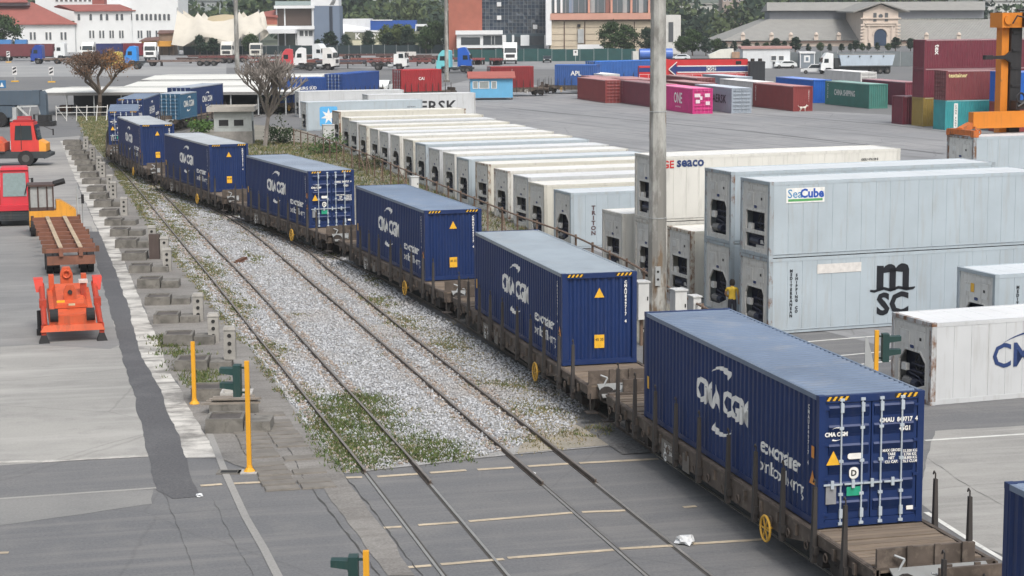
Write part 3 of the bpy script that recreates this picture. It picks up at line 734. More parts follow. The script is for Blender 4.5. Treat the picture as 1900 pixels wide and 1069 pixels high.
def make_wagon(planks=True):
    t = thing('flat_wagon', '', 'wagon'); Lw = 18.6; hw = 1.33
    b = MB(); b.box(-Lw/2, Lw/2, -1.22, 1.22, 1.06, 1.13)
    b.box(-Lw/2, Lw/2, -.35, .35, .72, 1.06)
    for x in np.arange(-Lw/2+.8, Lw/2, 1.6): b.box(x-.05, x+.05, -1.2, 1.2, .86, 1.06)
    b.build('floor_frame', WFRAME, t)
    for s in (-1, 1):
        b = MB(); b.prism([(-Lw/2, 1.20), (-Lw/2, .92), (-6.2, .92), (-4.6, .62), (4.6, .62), (6.2, .92), (Lw/2, .92), (Lw/2, 1.20)], s*1.24, s*hw, 'y')
        b.box(-Lw/2, Lw/2, min(s*hw, s*(hw+.03)), max(s*hw, s*(hw+.03)), 1.14, 1.19)
        sl = b.build('side_sill', WFRAME, t)
        g = MB()
        for x in np.arange(-8.4, 8.5, 1.05):
            g.box(x-.05, x+.05, min(s*hw, s*(hw+.07)), max(s*hw, s*(hw+.07)), .86, 1.10); g.ring((x+.42, s*(hw+.05), .80), .09, .022, 'y', 10, 4)
        stuff(g.build('lashing_bracket', WFRAME, sl))
        for x in (-7.95, -6.35, -4.55, -2.85, -1.05, 1.05, 2.85, 4.55, 6.35, 7.95):
            k = MB(); k.hexa([(x-.07,s*(hw+.02),.55),(x+.07,s*(hw+.02),.55),(x+.07,s*(hw+.14),.55),(x-.07,s*(hw+.14),.55),(x-.045,s*(hw+.03),2.20),(x+.045,s*(hw+.03),2.20),(x+.045,s*(hw+.10),2.20),(x-.045,s*(hw+.10),2.20)])
            k.path([(x,s*(hw+.06),2.18),(x,s*(hw+.06),2.32),(x+.06,s*(hw+.06),2.36),(x+.10,s*(hw+.06),2.28)], .018, 5); k.box(x-.12, x+.12, min(s*hw,s*(hw+.12)), max(s*hw,s*(hw+.12)), .74, .92)
            k.build('stake', STAKE, t)
        hb = MB(); hb.ring((-3.75, s*(hw+.16), .62), .29, .03, 'y', 22, 6)
        for a in range(3): hb.bar((-3.75-.29*cos(a*pi/3), s*(hw+.16), .62-.29*sin(a*pi/3)), (-3.75+.29*cos(a*pi/3), s*(hw+.16), .62+.29*sin(a*pi/3)), .03, .03)
        hb.tube((-3.75, s*(hw-.1), .62), (-3.75, s*(hw+.17), .62), .03, n=8); hb.build('handbrake_wheel', YWHEEL, t)
        MB().box(3.0, 4.1, min(s*(hw+.02),s*(hw+.04)), max(s*(hw+.02),s*(hw+.04)), .52, 1.02).build('data_plate', paint('plate grey', (.17,.155,.14), .8, .2, .5), t)
        pl = MB(); pl.box(1.9, 2.4, min(s*(hw+.02),s*(hw+.04)), max(s*(hw+.02),s*(hw+.04)), .55, 1.0)
        pl.build('data_plate', paint('plate grey', (.17,.155,.14), .8, .2, .5), t)
        decal(t, 'lettering', TX['wag'], '-y' if s < 0 else '+y', (3.5, s*(hw+.045), .82), WHITE); decal(t, 'lettering', TX['wag2'], '-y' if s < 0 else '+y', (3.8, s*(hw+.045), .60), WHITE)
    for s in (-1, 1):
        b = MB(); b.box(min(s*Lw/2, s*(Lw/2-.18)), max(s*Lw/2, s*(Lw/2-.18)), -1.3, 1.3, .78, 1.24); b.build('headstock', WFRAME, t)
        for y in (-.88, .88):
            b = MB(); b.tube((s*Lw/2, y, .98), (s*(Lw/2+.42), y, .98), .12, n=10); b.tube((s*(Lw/2+.42), y, .98), (s*(Lw/2+.50), y, .98), .25, n=14); b.build('buffer', DARK, t)
        b = MB(); b.box(min(s*(Lw/2+.02), s*(Lw/2+.4)), max(s*(Lw/2+.02), s*(Lw/2+.4)), -.10, .10, .88, 1.0); b.tube((s*(Lw/2+.3),0,.95),(s*(Lw/2+.45),0,.55),.04,n=6); b.build('coupling', DARK, t)
        b = MB(); b.box(min(s*(Lw/2-.02), s*(Lw/2-.10)), max(s*(Lw/2-.02), s*(Lw/2-.10)), -.85 if s < 0 else -1.28, 1.28 if s < 0 else .85, 1.24, 1.62)
        for y in (-.6, 0, .6): b.box(min(s*(Lw/2-.0), s*(Lw/2+.05)), max(s*(Lw/2-.0), s*(Lw/2+.05)), y-.06, y+.06, 1.0, 1.66)
        b.build('end_board', WFRAME, t)
        b = MB(); b.hexa([(s*(Lw/2+.06),-1.05,1.20),(s*(Lw/2+.06),1.05,1.20),(s*(Lw/2+.62),1.05,.92),(s*(Lw/2+.62),-1.05,.92),(s*(Lw/2+.06),-1.05,1.24),(s*(Lw/2+.06),1.05,1.24),(s*(Lw/2+.62),1.05,.96),(s*(Lw/2+.62),-1.05,.96)]); b.build('end_flap', FLAP, t)
        hk = MB(); hk.path([(s*(Lw/2+.06),.95,1.5),(s*(Lw/2+.12),.75,1.42),(s*(Lw/2+.12),.9,1.15),(s*(Lw/2+.12),.6,1.05)], .025, 6); hk.build('uncoupling_lever', STEEL, t)
        st = MB()
        for y in (-1.25, 1.25): st.box(min(s*(Lw/2-.1), s*(Lw/2+.25)), max(s*(Lw/2-.1), s*(Lw/2+.25)), y-.18, y+.18, .38, .42); st.bar((s*(Lw/2),y,.40),(s*(Lw/2),y,.95),.04,.04)
        st.build('step', DARK, t)
        # bogie
        bx = s*7.0; bg_ = MB()
        for y in (-1.0, 1.0):
            bg_.prism([(bx-1.25,.62),(bx-.55,.50),(bx-.4,.34),(bx+.4,.34),(bx+.55,.50),(bx+1.25,.62),(bx+1.2,.78),(bx-1.2,.78)], y-.07, y+.07, 'y')
            for q in (-.18, 0, .18): bg_.ring((bx+q, y, .60), .10, .035, 'z', 8, 4)
            for q in (-.9, .9): bg_.cbox((bx+q, y*1.02, .52), (.30,.26,.30))
        bg_.box(bx-.25, bx+.25, -1.1, 1.1, .55, .82)
        bo = bg_.build('bogie', DARK, t)
        for q in (-.9, .9):
            for y in (-.75, .75):
                wo = obj('wheel', WHEELM, bo, (bx+q, y, .585)); wo.rotation_euler = (0, 0, 0 if y < 0 else pi)
            MB().tube((bx+q,-.75,.585),(bx+q,.75,.585),.08,n=8).build('axle', DARK, bo)
    if planks:
        pm = MB().box(-.088, .088, -1.22, 1.22, 1.132, 1.185).mesh('plank', PLANK)
        for s in (-1, 1):
            k = 0
            x = 6.0
            while x < 9.2:
                o = obj('plank', pm, t, (s*(x+.1), random.uniform(-.02,.02), random.uniform(-.02,.012)), random.uniform(-.012,.012)); x += .207
        MB().box(-6.0, 6.0, -1.22, 1.22, 1.132, 1.17).build('deck', PLANK, t)
    else:
        b = MB(); x = -9.2
        while x < 9.2: b.box(x, x+.195, -1.22, 1.22, 1.132, 1.18+random.uniform(-.01,.008)); x += .207
        b.build('deck', PLANK, t)
    return t
WHEELM = wheel_mesh()
centres = []
wag0 = make_wagon(True); wagF = make_wagon(False)
WWH = ['under the container cut off at the right edge', 'with a bare planked end before the nearest container doors', 'under the pale roofed second container', 'under the mid blue roofed third container', 'under the container with doors in mid train',
       'under the whitish container left of the gatehouse', 'under the closed-end container at the bend', 'under the container standing square on at the bend', 'under the container showing its right side']
for i, (nl, th, dn, rf) in enumerate(TRAIN):
    c, rz = place((nl[0], nl[1], 1.206), TH(th), L40, dn)
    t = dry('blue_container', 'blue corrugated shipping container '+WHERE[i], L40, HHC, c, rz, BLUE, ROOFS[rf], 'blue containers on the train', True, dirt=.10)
    blue_marks(t, 'door' if dn else 'end')
    if i == 0: wg = wag0
    elif i == 4: wg = wagF
    else: wg = copy_tree(wag0 if i < 4 else wagF)
    wg['label'] = 'brown flat wagon with upright stakes '+WWH[i]; wg['group'] = 'flat wagons of the train'
    wg.location = (c.x, c.y, 0); wg.rotation_euler = (0, 0, TH(th)+pi/2); centres.append(Vector((c.x, c.y, 0)))
# the tail of the train swings away to the right behind the trees
FAR = [((-35.6,198.0), -7, 6.06, 2.591, True, ('teal blue', lin(45,90,120)), 'short teal blue container with door bars behind the turn of the train'),
       ((-35.8,205.5), -8, L40, HHC, True, BLUE, 'blue container rising behind the short teal one, half hidden by the bare tree'),
       ]
for nl, th, L, H, dn, colr, lab in FAR:
    c, rz = place((nl[0], nl[1], 1.206), TH(th), L, dn)
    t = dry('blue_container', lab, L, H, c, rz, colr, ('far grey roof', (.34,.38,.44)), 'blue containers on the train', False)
    for s, f in ((1, '-y'), (-1, '+y')):
        decal(t, 'lettering', TX['cma'], f, (0, -s*(CW/2+.004), 1.5), WHITE); decal(t, 'logo_swoosh', SWOOSH_UP, f, (0, -s*(CW/2+.004), 2.15), WHITE); decal(t, 'logo_swoosh', SWOOSH_DN, f, (0, -s*(CW/2+.004), .8), WHITE)
wg = copy_tree(wagF); wg['label'] = 'flat wagon with stakes under the two containers behind the bare tree'; wg['group'] = 'flat wagons of the train'
wg.location = (-33.6, 207.0, 0); wg.rotation_euler = (0, 0, TH(-8)+pi/2)
centres += [Vector((-33.3, 206, 0)), Vector((-29.5, 226, 0))]
cp_ = [centres[0]*2-centres[1]]+centres
mid = smooth_path(cp_, 3)
lr, rr = [], []
for i, p in enumerate(mid):
    d = (mid[min(i+1, len(mid)-1)]-mid[max(i-1, 0)]).normalized(); s = Vector((d.y, -d.x, 0))*.7175
    lr.append(p-s); rr.append(p+s)
track('railway_track', [lr, rr])
# ballast under the standing train: oil stain plus the train's shadow painted dark
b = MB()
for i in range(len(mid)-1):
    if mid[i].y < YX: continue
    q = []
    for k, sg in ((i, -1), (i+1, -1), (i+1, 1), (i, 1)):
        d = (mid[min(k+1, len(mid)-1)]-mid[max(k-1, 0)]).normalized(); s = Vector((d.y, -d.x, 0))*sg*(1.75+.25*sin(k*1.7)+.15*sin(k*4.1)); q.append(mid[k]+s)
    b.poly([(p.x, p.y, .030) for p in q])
struct(b.build('oily_shadow_ballast', ground_mat('oily ballast painted shade', (.06,.058,.056), (.10,.098,.095), (.15,.145,.14), .2, None, .95, .6, patch=(.6,.4,.6))))
# containers of the train further round the bend, seen side on
def side_on(px0, px1, ytop, Y, H=HHC): return PY(px0, ytop, Y), PY(px1, ytop, Y)
ARC = [((497,146),(606,143),238,('ultramarine', lin(30,66,128)),'ultramarine container beside the bare tree, half hidden by white roofs', 'hsd'),
       ((606,139),(696,131),254,('ultramarine', lin(36,74,140)),'long plain blue container ending beside the white pickup', None),
       ((733,130),(812,128),262,('signal red', lin(150,40,46)),'bright red container with white lettering left of the light blue kiosk', 'cai'),
       ((908,124),(985,123),268,('dark red', lin(128,40,44)),'dark red container on a wagon right of the light blue kiosk', 'capv'),
       ((1032,120),(1112,120),276,('steel blue', lin(52,88,150)),'steel blue container with white letters, left of the long cobalt one', 'apl'),
       ((1098,114),(1215,111),284,('cobalt', lin(52,100,172)),'long cobalt blue container passing behind the tall light mast', None)]
arcp = []
for (a, b2, Y, colr, lab, tx) in ARC:
    za = 1.206+HHC
    p, q = G(a[0], a[1], za), G(b2[0], b2[1], za)
    mid_ = (p+q)/2; ang = atan2((q-p).y, (q-p).x); Lx = (q-p).length
    L = 6.06 if Lx < 8.5 else L40
    t = dry('train_container', lab, L, HHC, (mid_.x, mid_.y+1.2, 1.206), ang, colr, ('roof '+colr[0], sc(colr[1], 1.7)), 'containers on the far part of the train', False)
    if tx: decal(t, 'lettering', TX[tx], '-y', (0, -CW/2-.004, 1.7), WHITE)
    arcp.append((mid_.x, mid_.y+1.2, ang))
    wg = copy_tree(wagF); wg['label'] = 'far flat wagon carrying the '+lab.split(' container')[0]+' container'
    if 'passing behind' in lab: wg['label'] = 'far flat wagon under the long cobalt blue container by the mast'
    wg['group'] = 'flat wagons of the train'; wg.location = (mid_.x, mid_.y+1.2, 0); wg.rotation_euler = (0, 0, ang)
    wg.scale = (.55 if L < 8 else .85, 1, 1)
# ------------------------------------------------------------------ row of refrigerated containers along the fence
TR = radians(-70.2)
ROW = [((1027,351),'grey',2,.25), ((980,337),'cream',0,.35), ((952,323.5),'white',1,.2), ((916,312),'warm',0,.75), ((881.5,300),'cream',1,.8), ((847,291),'grey',0,.3), ((821.6,281.6),'warm',0,.35),
       ((795,273.7),'white',2,.2), ((770.5,264.2),'grey',0,.3), ((748,257),'cream',0,.35), ((724,249),'warm',2,.4), ((703.7,243),'white',1,.2), ((685.8,237.5),'warm',1,.3), ((664.7,230.5),'cream',0,.6),
       ((648,224),'white',1,.2), ((634,216.5),'cream',0,.4), ((616,205),'cream',1,1.0)]
NTH = ['', 'second', 'third', 'fourth', 'fifth', 'sixth', 'seventh', 'eighth', 'ninth', 'tenth', 'eleventh', 'twelfth', 'thirteenth', 'fourteenth', 'fifteenth', 'sixteenth', 'last and rustiest']
CN = dict(grey='pale grey', cream='cream', white='white', warm='off-white')
for i, (p, c, u, r) in enumerate(ROW):
    nl = G(p[0], p[1], HHC)
    lab = 'pale grey reefer container with vertical dark lettering at the near end of the fenced row' if i == 0 else '%s reefer container, %s from the near end of the fenced row' % (CN[c], NTH[i])
    t = reefer(lab, nl, TR, c, u, rust=r, group='reefer containers in the fenced row')
    if i == 0: decal(t, 'lettering', TX['triton'], '-y', (-L40/2+1.25, -CW/2-.002, 1.45), plain('brown lettering paint', (.10,.06,.065), .5))
    else: decal(t, 'lettering', TX['code'], '-y', (-L40/2+3.0, -CW/2-.002, 2.35), INK)
# behind the row: one with a blue star square, one with the big black lettering
nl = G(557, 188, HHC)
t = reefer('pale white reefer container with a blue square and white star behind the rusty row end', nl, TR, 'grey', 0, rust=.2)
SB = plain('sky blue sign', (.10,.42,.78), .5)
decal(t, 'logo_square', rect(1.85, 1.95, .2), '-y', (-L40/2+2.3, -CW/2-.002, 1.45), SB); st = STAR.copy()
for v in st.vertices: v.co *= .82
decal(t, 'logo_star', st, '-y', (-L40/2+2.3, -CW/2-.006, 1.45), WHITE); decal(t, 'lettering', TX['code'], '-y', (L40/2-1.2, -CW/2-.002, 2.2), INK)
nl = G(672, 174.5, HHC)
t = reefer('white reefer container with large black letters beyond the fenced row', nl, radians(-72), 'white', 0, rust=.15)
decal(t, 'lettering', TX['maeb'], '-y', (L40/2-5.6, -CW/2-.002, 1.5), INK)
nl = G(545, 176, HHC)
reefer('white reefer container roof just above the blue star square', nl+Vector((-1,10,0)), radians(-73), 'white', 0, rust=.2)
# stacks right of the mast
RS = 'stacked reefer containers right of the mast'
nl = G(1117, 388, HHC); reefer('single cream reefer container left of the tall mast, unit end to the fence', nl, TR, 'warm', 1, rust=.35)
nl = G(1177.5, 284, HHC*2)
t = reefer('upper white reefer container with red and dark blue lettering, cut by the mast', nl, TR, 'warm', 1, z=HHC, rust=.35, group=RS)
decal(t, 'lettering', TX['seaco'], '-y', (-L40/2+1.62, -CW/2-.002, 2.56), NAVY); decal(t, 'lettering', TX['ge'], '-y', (-L40/2+.55, -CW/2-.002, 2.54), REDINK); decal(t, 'lettering', TX['code'], '-y', (L40/2-1.6, -CW/2-.002, 2.45), INK)
reefer('lower off-white reefer container behind the mast, beneath the lettered one', nl, TR, 'warm', 0, rust=.4, group=RS)
nl = G(1238, 419, HHC); reefer('single cream reefer container with a rusty corner, right of the mast', nl, TR, 'cream', 1, rust=.85)
nl = G(1307.5, 311, HHC*2)
reefer('upper reefer container of the stack left of the worker, pale grey roof', nl, TR, 'grey', 0, z=HHC, rust=.45, group=RS)
t = reefer('lower reefer container of the stack left of the worker, with a blue slanted sticker', nl, TR, 'grey', 2, rust=.4, group=RS)
GRN = plain('green stripe', (.10,.35,.12), .5)
def seacube(t, x, z, roll=0):
    decal(t, 'sticker', rect(1.62, .56), '-y', (x, -CW/2-.002, z), WHITE, roll)
    c, s = cos(roll), sin(roll)
    for me, dx, dz, mt in ((TX['sea1'], -.44, .07, plain('mid blue print', (.10,.28,.50), .5)), (TX['sea2'], .28, .07, plain('royal blue print', (.02,.09,.42), .5)), (rect(1.45,.09), 0, -.18, GRN)):
        decal(t, 'lettering', me, '-y', (x+dx*c-dz*s, -CW/2-.006, z+dx*s+dz*c), mt, roll)
seacube(t, -L40/2+1.2, 2.0, radians(38))
t = reefer('pale blue grey reefer container with blue and green sticker, above the black emblem', (8.81,75.3), radians(-70.06), 'grey', 1, z=HHC, rust=.4, group=RS)
seacube(t, -L40/2+1.5, 2.36); GREY_TOP = t
t = reefer('big pale blue grey reefer container with black emblem, bottom of the stack by the worker', (8.81,75.3), radians(-70.06), 'grey', 0, rust=.6, group=RS)
def msc_logo(t, x, z):
    k = 1.0
    a = [(-.72,.0),(-.72,1.0),(-.42,1.0),(-.40,.90),(-.22,1.03),(-.02,1.0),(.08,.88),(.28,1.04),(.56,1.02),(.70,.85),(.72,.0)]
    b = MB()
    me = shape([[(-.72,.06),(-.42,.06),(-.42,.98),(-.72,1.0)], [(-.16,.02),(.12,.0),(.12,.86),(-.16,.86)], [(.42,.02),(.70,.02),(.70,.82),(.42,.72)], [(-.42,.70),(-.16,.72),(.12,.72),(.12,.86),(.06,.96),(-.08,1.03),(-.22,1.03),(-.36,.97),(-.42,.90)],
                [(.12,.74),(.42,.70),(.70,.80),(.64,.95),(.52,1.02),(.36,1.04),(.22,.98),(.12,.88)], [(-1.0,.0),(-.8,-.04),(-.4,.05),(-.1,-.04),(.25,.06),(.6,-.03),(.9,.0),(.98,.06),(.98,.11),(.6,.09),(.25,.17),(-.1,.08),(-.4,.16),(-.8,.06),(-1.0,.08)]])
    decal(t, 'emblem', me, '-y', (x, -CW/2-.002, z), INK); decal(t, 'lettering', TX['sc'], '-y', (x, -CW/2-.002, z-.50), INK)
msc_logo(t, -L40/2+5.35, 1.42)
decal(t, 'lettering', TX['msc1'], '-y', (-L40/2+.95, -CW/2-.002, 1.55), INK); decal(t, 'lettering', TX['msc2'], '-y', (-L40/2+1.18, -CW/2-.002, 1.55), INK)
decal(t, 'patch', rect(1.9,.36), '-y', (-L40/2+3.0, -CW/2-.002, 2.42), plain('pale sticker patch', (.66,.64,.62), .5))
MSC_LOW = t
nl = G(1776, 494.5, HHC)
t = reefer('pale reefer container with vertical black lettering at the right edge, yellow sticker on its unit', nl, TR, 'grey', 2, rust=.15)
decal(t, 'lettering', TX['msc1'], '-y', (-L40/2+.95, -CW/2-.002, 1.55), INK); decal(t, 'lettering', TX['msc2'], '-y', (-L40/2+1.30, -CW/2-.002, 1.55), INK); decal(t, 'sticker', rect(.22,.32), '-x', (-L40/2+.03, .25, 2.25), YEL)
t = reefer('white reefer container with dark blue lettering and swooshes at the right, rusty corner posts', (12.15,62.07), radians(-70.7), 'white', 2, H=2.591, rust=.75)
cm = TX['cmaw']
decal(t, 'lettering', cm, '-y', (-L40/2+4.55, -CW/2-.002, 1.42), NAVY)
su = SWOOSH_UPB.copy(); sd = SWOOSH_DNB.copy()
for me in (su, sd):
    for v in me.vertices: v.co.x *= 1.45; v.co.y *= 1.0
decal(t, 'logo_swoosh', su, '-y', (-L40/2+4.2, -CW/2-.002, 2.02), NAVY); decal(t, 'logo_swoosh', sd, '-y', (-L40/2+4.9, -CW/2-.002, .80), NAVY)
nl = G(1757, 249, HHC*2)
t = reefer('white reefer container with heavy rust streaks gripped by the orange spreader', nl, TR, 'grey', 0, z=HHC, rust=.95)
HELD = t
reefer('white reefer container carrying the rust streaked one under the orange spreader', nl, TR, 'white', 1, rust=.5)

# ------------------------------------------------------------------ dry containers standing across the yard
def ydry(label, nl, th, colr, dn=True, L=L40, H=HHC, z=0, roof=None, group='containers standing in the yard'):
    c, rz = place((nl[0], nl[1], z), radians(th), L, dn)
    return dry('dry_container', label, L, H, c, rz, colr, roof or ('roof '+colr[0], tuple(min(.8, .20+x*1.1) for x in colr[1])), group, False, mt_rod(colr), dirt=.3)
_rods = {}
def mt_rod(c):
    if c[0] not in _rods: _rods[c[0]] = paint('rod '+c[0], tuple(.10+x*.9 for x in c[1]), .5, .1, .2)
    return _rods[c[0]]
RED1 = ('oxide red', lin(122,56,58)); RED2 = ('brick red', lin(132,58,58)); PINK = ('magenta', lin(196,40,122)); GREY = ('steel grey', lin(150,160,172)); GRN_ = ('sea green', lin(62,118,110))
BLU2 = ('bright blue', lin(24,92,180)); MAR = ('maroon', lin(112,48,62)); OCH = ('ochre', lin(150,128,66)); TEAL = ('teal', lin(56,146,152)); WHT = ('dirty white', lin(200,200,200)); BRN = ('brown', lin(120,60,64))
n1 = G(1129, 187.5); n2 = G(1209, 199.5); n3 = G(1285, 211.8)
t = ydry('oxide red container with open door bars, leftmost in the front rank of the yard', n1, 15, RED1); decal(t, 'plate', rect(.5,.5), '-x', (-L40/2-.03, .4, 1.5), plain('pale plate', (.5,.35,.25), .6))
t = ydry('plum red container half hidden by the mast in the front rank', n2, 15, MAR, False)
decal(t, 'lettering', TX['capv'], '-y', (-L40/2+.8, -CW/2-.01, 2.0), WHITE)
t = ydry('bright pink container with large white letters beside the mast', n3, 15, PINK)
for s, f in ((1, '-y'), (-1, '+y')): decal(t, 'lettering', TX['one'], f, (s*1.2, -s*(CW/2+.004), 1.65), WHITE); decal(t, 'lettering', TX['tagl'], f, (s*1.2, -s*(CW/2+.004), .62), WHITE)
for (y, z, w_, h_) in ((.65,2.1,.7,.4),(.6,1.4,.5,.4),(-.55,2.1,.6,.4),(-.6,1.2,.5,.4),(.2,1.8,.3,.4)): decal(t, 'plate', rect(w_, h_), '-x', (-L40/2-.035, y, z), plain('white plate', (.72,.6,.66), .6))
t = ydry('grey container with black letters on its side next to the pink one', (25.17,224.63), 14.8, GREY)
for s, f in ((1, '-y'), (-1, '+y')): decal(t, 'lettering', TX['mae'], f, (s*1.6, -s*(CW/2+.004), 1.55), INK)
t = ydry('brick red container with a closed end and the white dog in front', (32.67,227.9), 15.4, RED2, False)
decal(t, 'lettering', TX['gsl'], '-y', (-L40/2+.9, -CW/2-.004, 1.7), WHITE); decal(t, 'lettering', TX['gsl'], '+y', (L40/2-.9, CW/2+.004, 1.7), WHITE); decal(t, 'lettering', TX['regv'], '+x', (L40/2-.03, .75, 1.8), WHITE)
t = ydry('sea green container with white letters on its long side', (42.32,232.74), 15.9, GRN_, False)
for s, f in ((1, '-y'), (-1, '+y')): decal(t, 'lettering', TX['cosco'], f, (-s*.6, -s*(CW/2+.004), 1.6), WHITE); decal(t, 'lettering', TX['gsl'], f, (-s*(L40/2-.8), -s*(CW/2+.004), 1.7), WHITE)
def shift(nl, th, f, r=0):
    th = radians(th); return Vector(nl)*1.0+Vector((-sin(th), cos(th), 0))*f+Vector((cos(th), sin(th), 0))*r
V = lambda p: Vector((p[0], p[1], 0))
RANK2 = [(shift(n1,15,15.5,4.2), WHT, 'white roofed container behind the two left red ones'), (shift(n2,15,14.0,1.2), RED2, 'brick red container behind the mast, second rank'), (shift(n3,15,13.5,.6), RED1, 'red container behind the pink one in the second rank'),
         (shift(V((25.17,224.63)),15,14,1.2), BRN, 'brown container behind the grey one in the second rank'), (shift(V((32.67,227.9)),15,14,1.0), WHT, 'white container behind the brick red one in the second rank'),
         (G(1509,191.5), BLU2, 'bright blue container between the brick red and sea green ones'), (G(1679,197.5), MAR, 'maroon container behind the sea green one'),
         (shift(n3,15,27.5,-1.6), RED2, 'red container roof right in front of the locomotive'), (shift(V((25.17,224.63)),15,28,-1), RED1, 'red container roof third rank below the locomotive stripe'), (shift(V((32.67,227.9)),15,29,-1), BRN, 'brown container roof third rank below the black bin'),
         (shift(V((32.67,227.9)),15,31,5), GREY, 'grey container roof third rank in front of the white site office'), (G(1597,134,HHC), WHT, 'pale grey container third rank below the tipper truck')]
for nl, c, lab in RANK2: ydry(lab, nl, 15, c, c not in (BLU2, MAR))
# stack at the right
S = 'containers stacked at the right edge'
nT = G(1731, 239); nO = G(1691, 232.5); nM = G(1654, 229)
t = ydry('teal container with a white lettered strip at the bottom of the right hand stack', nT, -74, TEAL, False, 6.06, group=S)
decal(t, 'sticker', rect(.42, 2.4), '+y', (6.06/2-1.15, CW/2+.002, 1.4), WHITE); decal(t, 'lettering', TX['dong'], '+y', (6.06/2-1.15, CW/2+.006, 1.4), INK)
t = ydry('brown container with yellow lettering and door bars, standing on the teal one', nT, -74, BRN, True, 6.06, HHC, HHC, group=S)
decal(t, 'lettering', TX['tex'], '-y', (-1.75, -CW/2-.002, 2.42), plain('pale yellow print', (.7,.6,.3), .5))
ydry('ochre container end at the bottom of the right hand stack', nO, -74, OCH, False, 6.06, group=S)
ydry('maroon container with a small round mark, middle of the right hand stack', nO, -74, MAR, False, L40, HHC, HHC, group=S)
t = ydry('long maroon container with white vertical letters on top of the right hand stack', nO, -74, MAR, False, L40, HHC, HHC*2, group=S)
decal(t, 'lettering', TX['tex2'], '+y', (L40/2-1.4, CW/2+.002, 1.9), WHITE, -pi/2)
ydry('small dark maroon container standing left of the ochre one', nM, -74, MAR, False, 6.06, group=S)
nB = G(1834, 243)
ydry('rust red container under the blue one behind the orange mast', nB, -74, RED2, False, L40, group=S)
ydry('bright blue container behind the orange mast of the handler', nB, -74, BLU2, False, L40, HHC, HHC, group=S)

# ------------------------------------------------------------------ orange container handler (mast and spreader)
ORG = paint('machine orange', lin(208,126,38), .5, .08, .35, (.18,.10,.05), .08); BLKS = paint('black mast steel', (.02,.02,.023), .5, .2, .3, (.07,.06,.055))
hp = HELD.location.copy(); hz = HHC*2
ax = Vector((cos(HELD.rotation_euler.z), sin(HELD.rotation_euler.z), 0)); ay = Vector((-ax.y, ax.x, 0))
t = thing('container_handler', 'orange container handler with a black mast gripping the rust streaked container', 'crane', (hp.x, hp.y, 0), HELD.rotation_euler.z)
b = MB(); b.box(-5.0, 5.0, .55, 1.0, hz+.28, hz+1.1); sp = b.build('spreader_beam', ORG, t)
for s in (-1, 1):
    b = MB(); b.box(s*5.95-.16, s*5.95+.16, -1.2, 1.2, hz+.03, hz+.30); b.bar((s*5.0,.78,hz+.45),(s*5.95,.3,hz+.2),.35,.3); b.path([(s*5.9,-1.1,hz+.3),(s*5.6,-.6,hz+.42),(s*5.2,.2,hz+.36)], .05, 6)
    for y in (-1.1, 1.1): b.cbox((s*5.98, y, hz+.12), (.3,.28,.3)); b.ring((s*5.6, y*.8, hz+.2), .12, .04, 'y', 10, 4)
    b.build('twistlock_arm', paint('rusty orange', lin(190,105,50), .7, .25, .6, (.12,.06,.03), .55), sp)
mx = -2.75      # mast stands behind the spreader
b = MB(); b.box(mx, mx+.42, 1.6, 2.1, .6, 11.1); b.build('mast_upright', ORG, t)
b = MB(); b.box(mx+.46, mx+1.10, 1.45, 2.0, 1.0, 11.1)
for z in np.arange(hz+1.4, 11.0, .9): b.box(mx+.52, mx+1.04, 1.38, 1.46, z, z+.12)
b.build('mast_rail', BLKS, t)
b = MB(); b.box(mx+3.3, mx+3.72, 1.6, 2.1, .6, 11.1); b.build('mast_upright', ORG, t)
b = MB(); b.box(mx-.28, mx+4.0, 1.2, 2.3, 11.1, 11.85); b.tube((mx+.05,1.1,11.5),(mx+.05,1.25,11.5),.24,n=14); b.build('mast_head', ORG, t)
b = MB(); b.cbox((mx+1.2,1.1,11.5),(.6,.4,.7)); b.tube((mx+.6,1.2,11.98),(mx+1.8,1.2,11.98),.07,n=8); b.path([(mx+.2,1.0,11.3),(mx+.4,.9,11.7),(mx+.9,.9,11.6),(mx+1.0,1.0,11.2)], .04, 6); b.tube((mx+1.5,1.4,11.85),(mx+1.5,1.4,13.2),.06,n=6); b.build('hose_reel', BLKS, t)
b = MB(); b.prism([(mx+.46, 9.3),(mx+.1, 9.5),(mx-1.0,9.54),(mx-1.0,9.66),(mx+.1,9.70),(mx+.46,9.95)], 1.35, 1.5, 'y'); b.box(mx-1.15, mx-.7, 1.3, 1.55, 9.5, 9.72); b.build('work_light_arm', BLKS, t)
b = MB(); b.box(mx+.5, mx+2.5, .9, 1.6, hz+1.15, hz+1.6); b.ring((mx+.75,.9,hz+1.75), .24, .06, 'y', 14, 5); b.path([(mx+.6,.9,hz+1.3),(mx+1.4,.8,hz+1.8),(mx+2.4,.9,hz+1.4)], .07, 6); b.build('side_shift_carriage', BLKS, t)
b = MB(); b.box(mx-1.2, mx+4.2, 2.6, 7.6, 1.0, 2.4); b.box(mx+.2, mx+2.2, 3.2, 5.0, 2.4, 4.2); b.build('chassis', ORG, t)
for x in (mx-1.2, mx+4.2):
    for y in (3.2, 6.8): MB().tube((x-.3,y,.85),(x+.3,y,.85),.85,n=18).build('wheel', TYRE, t)
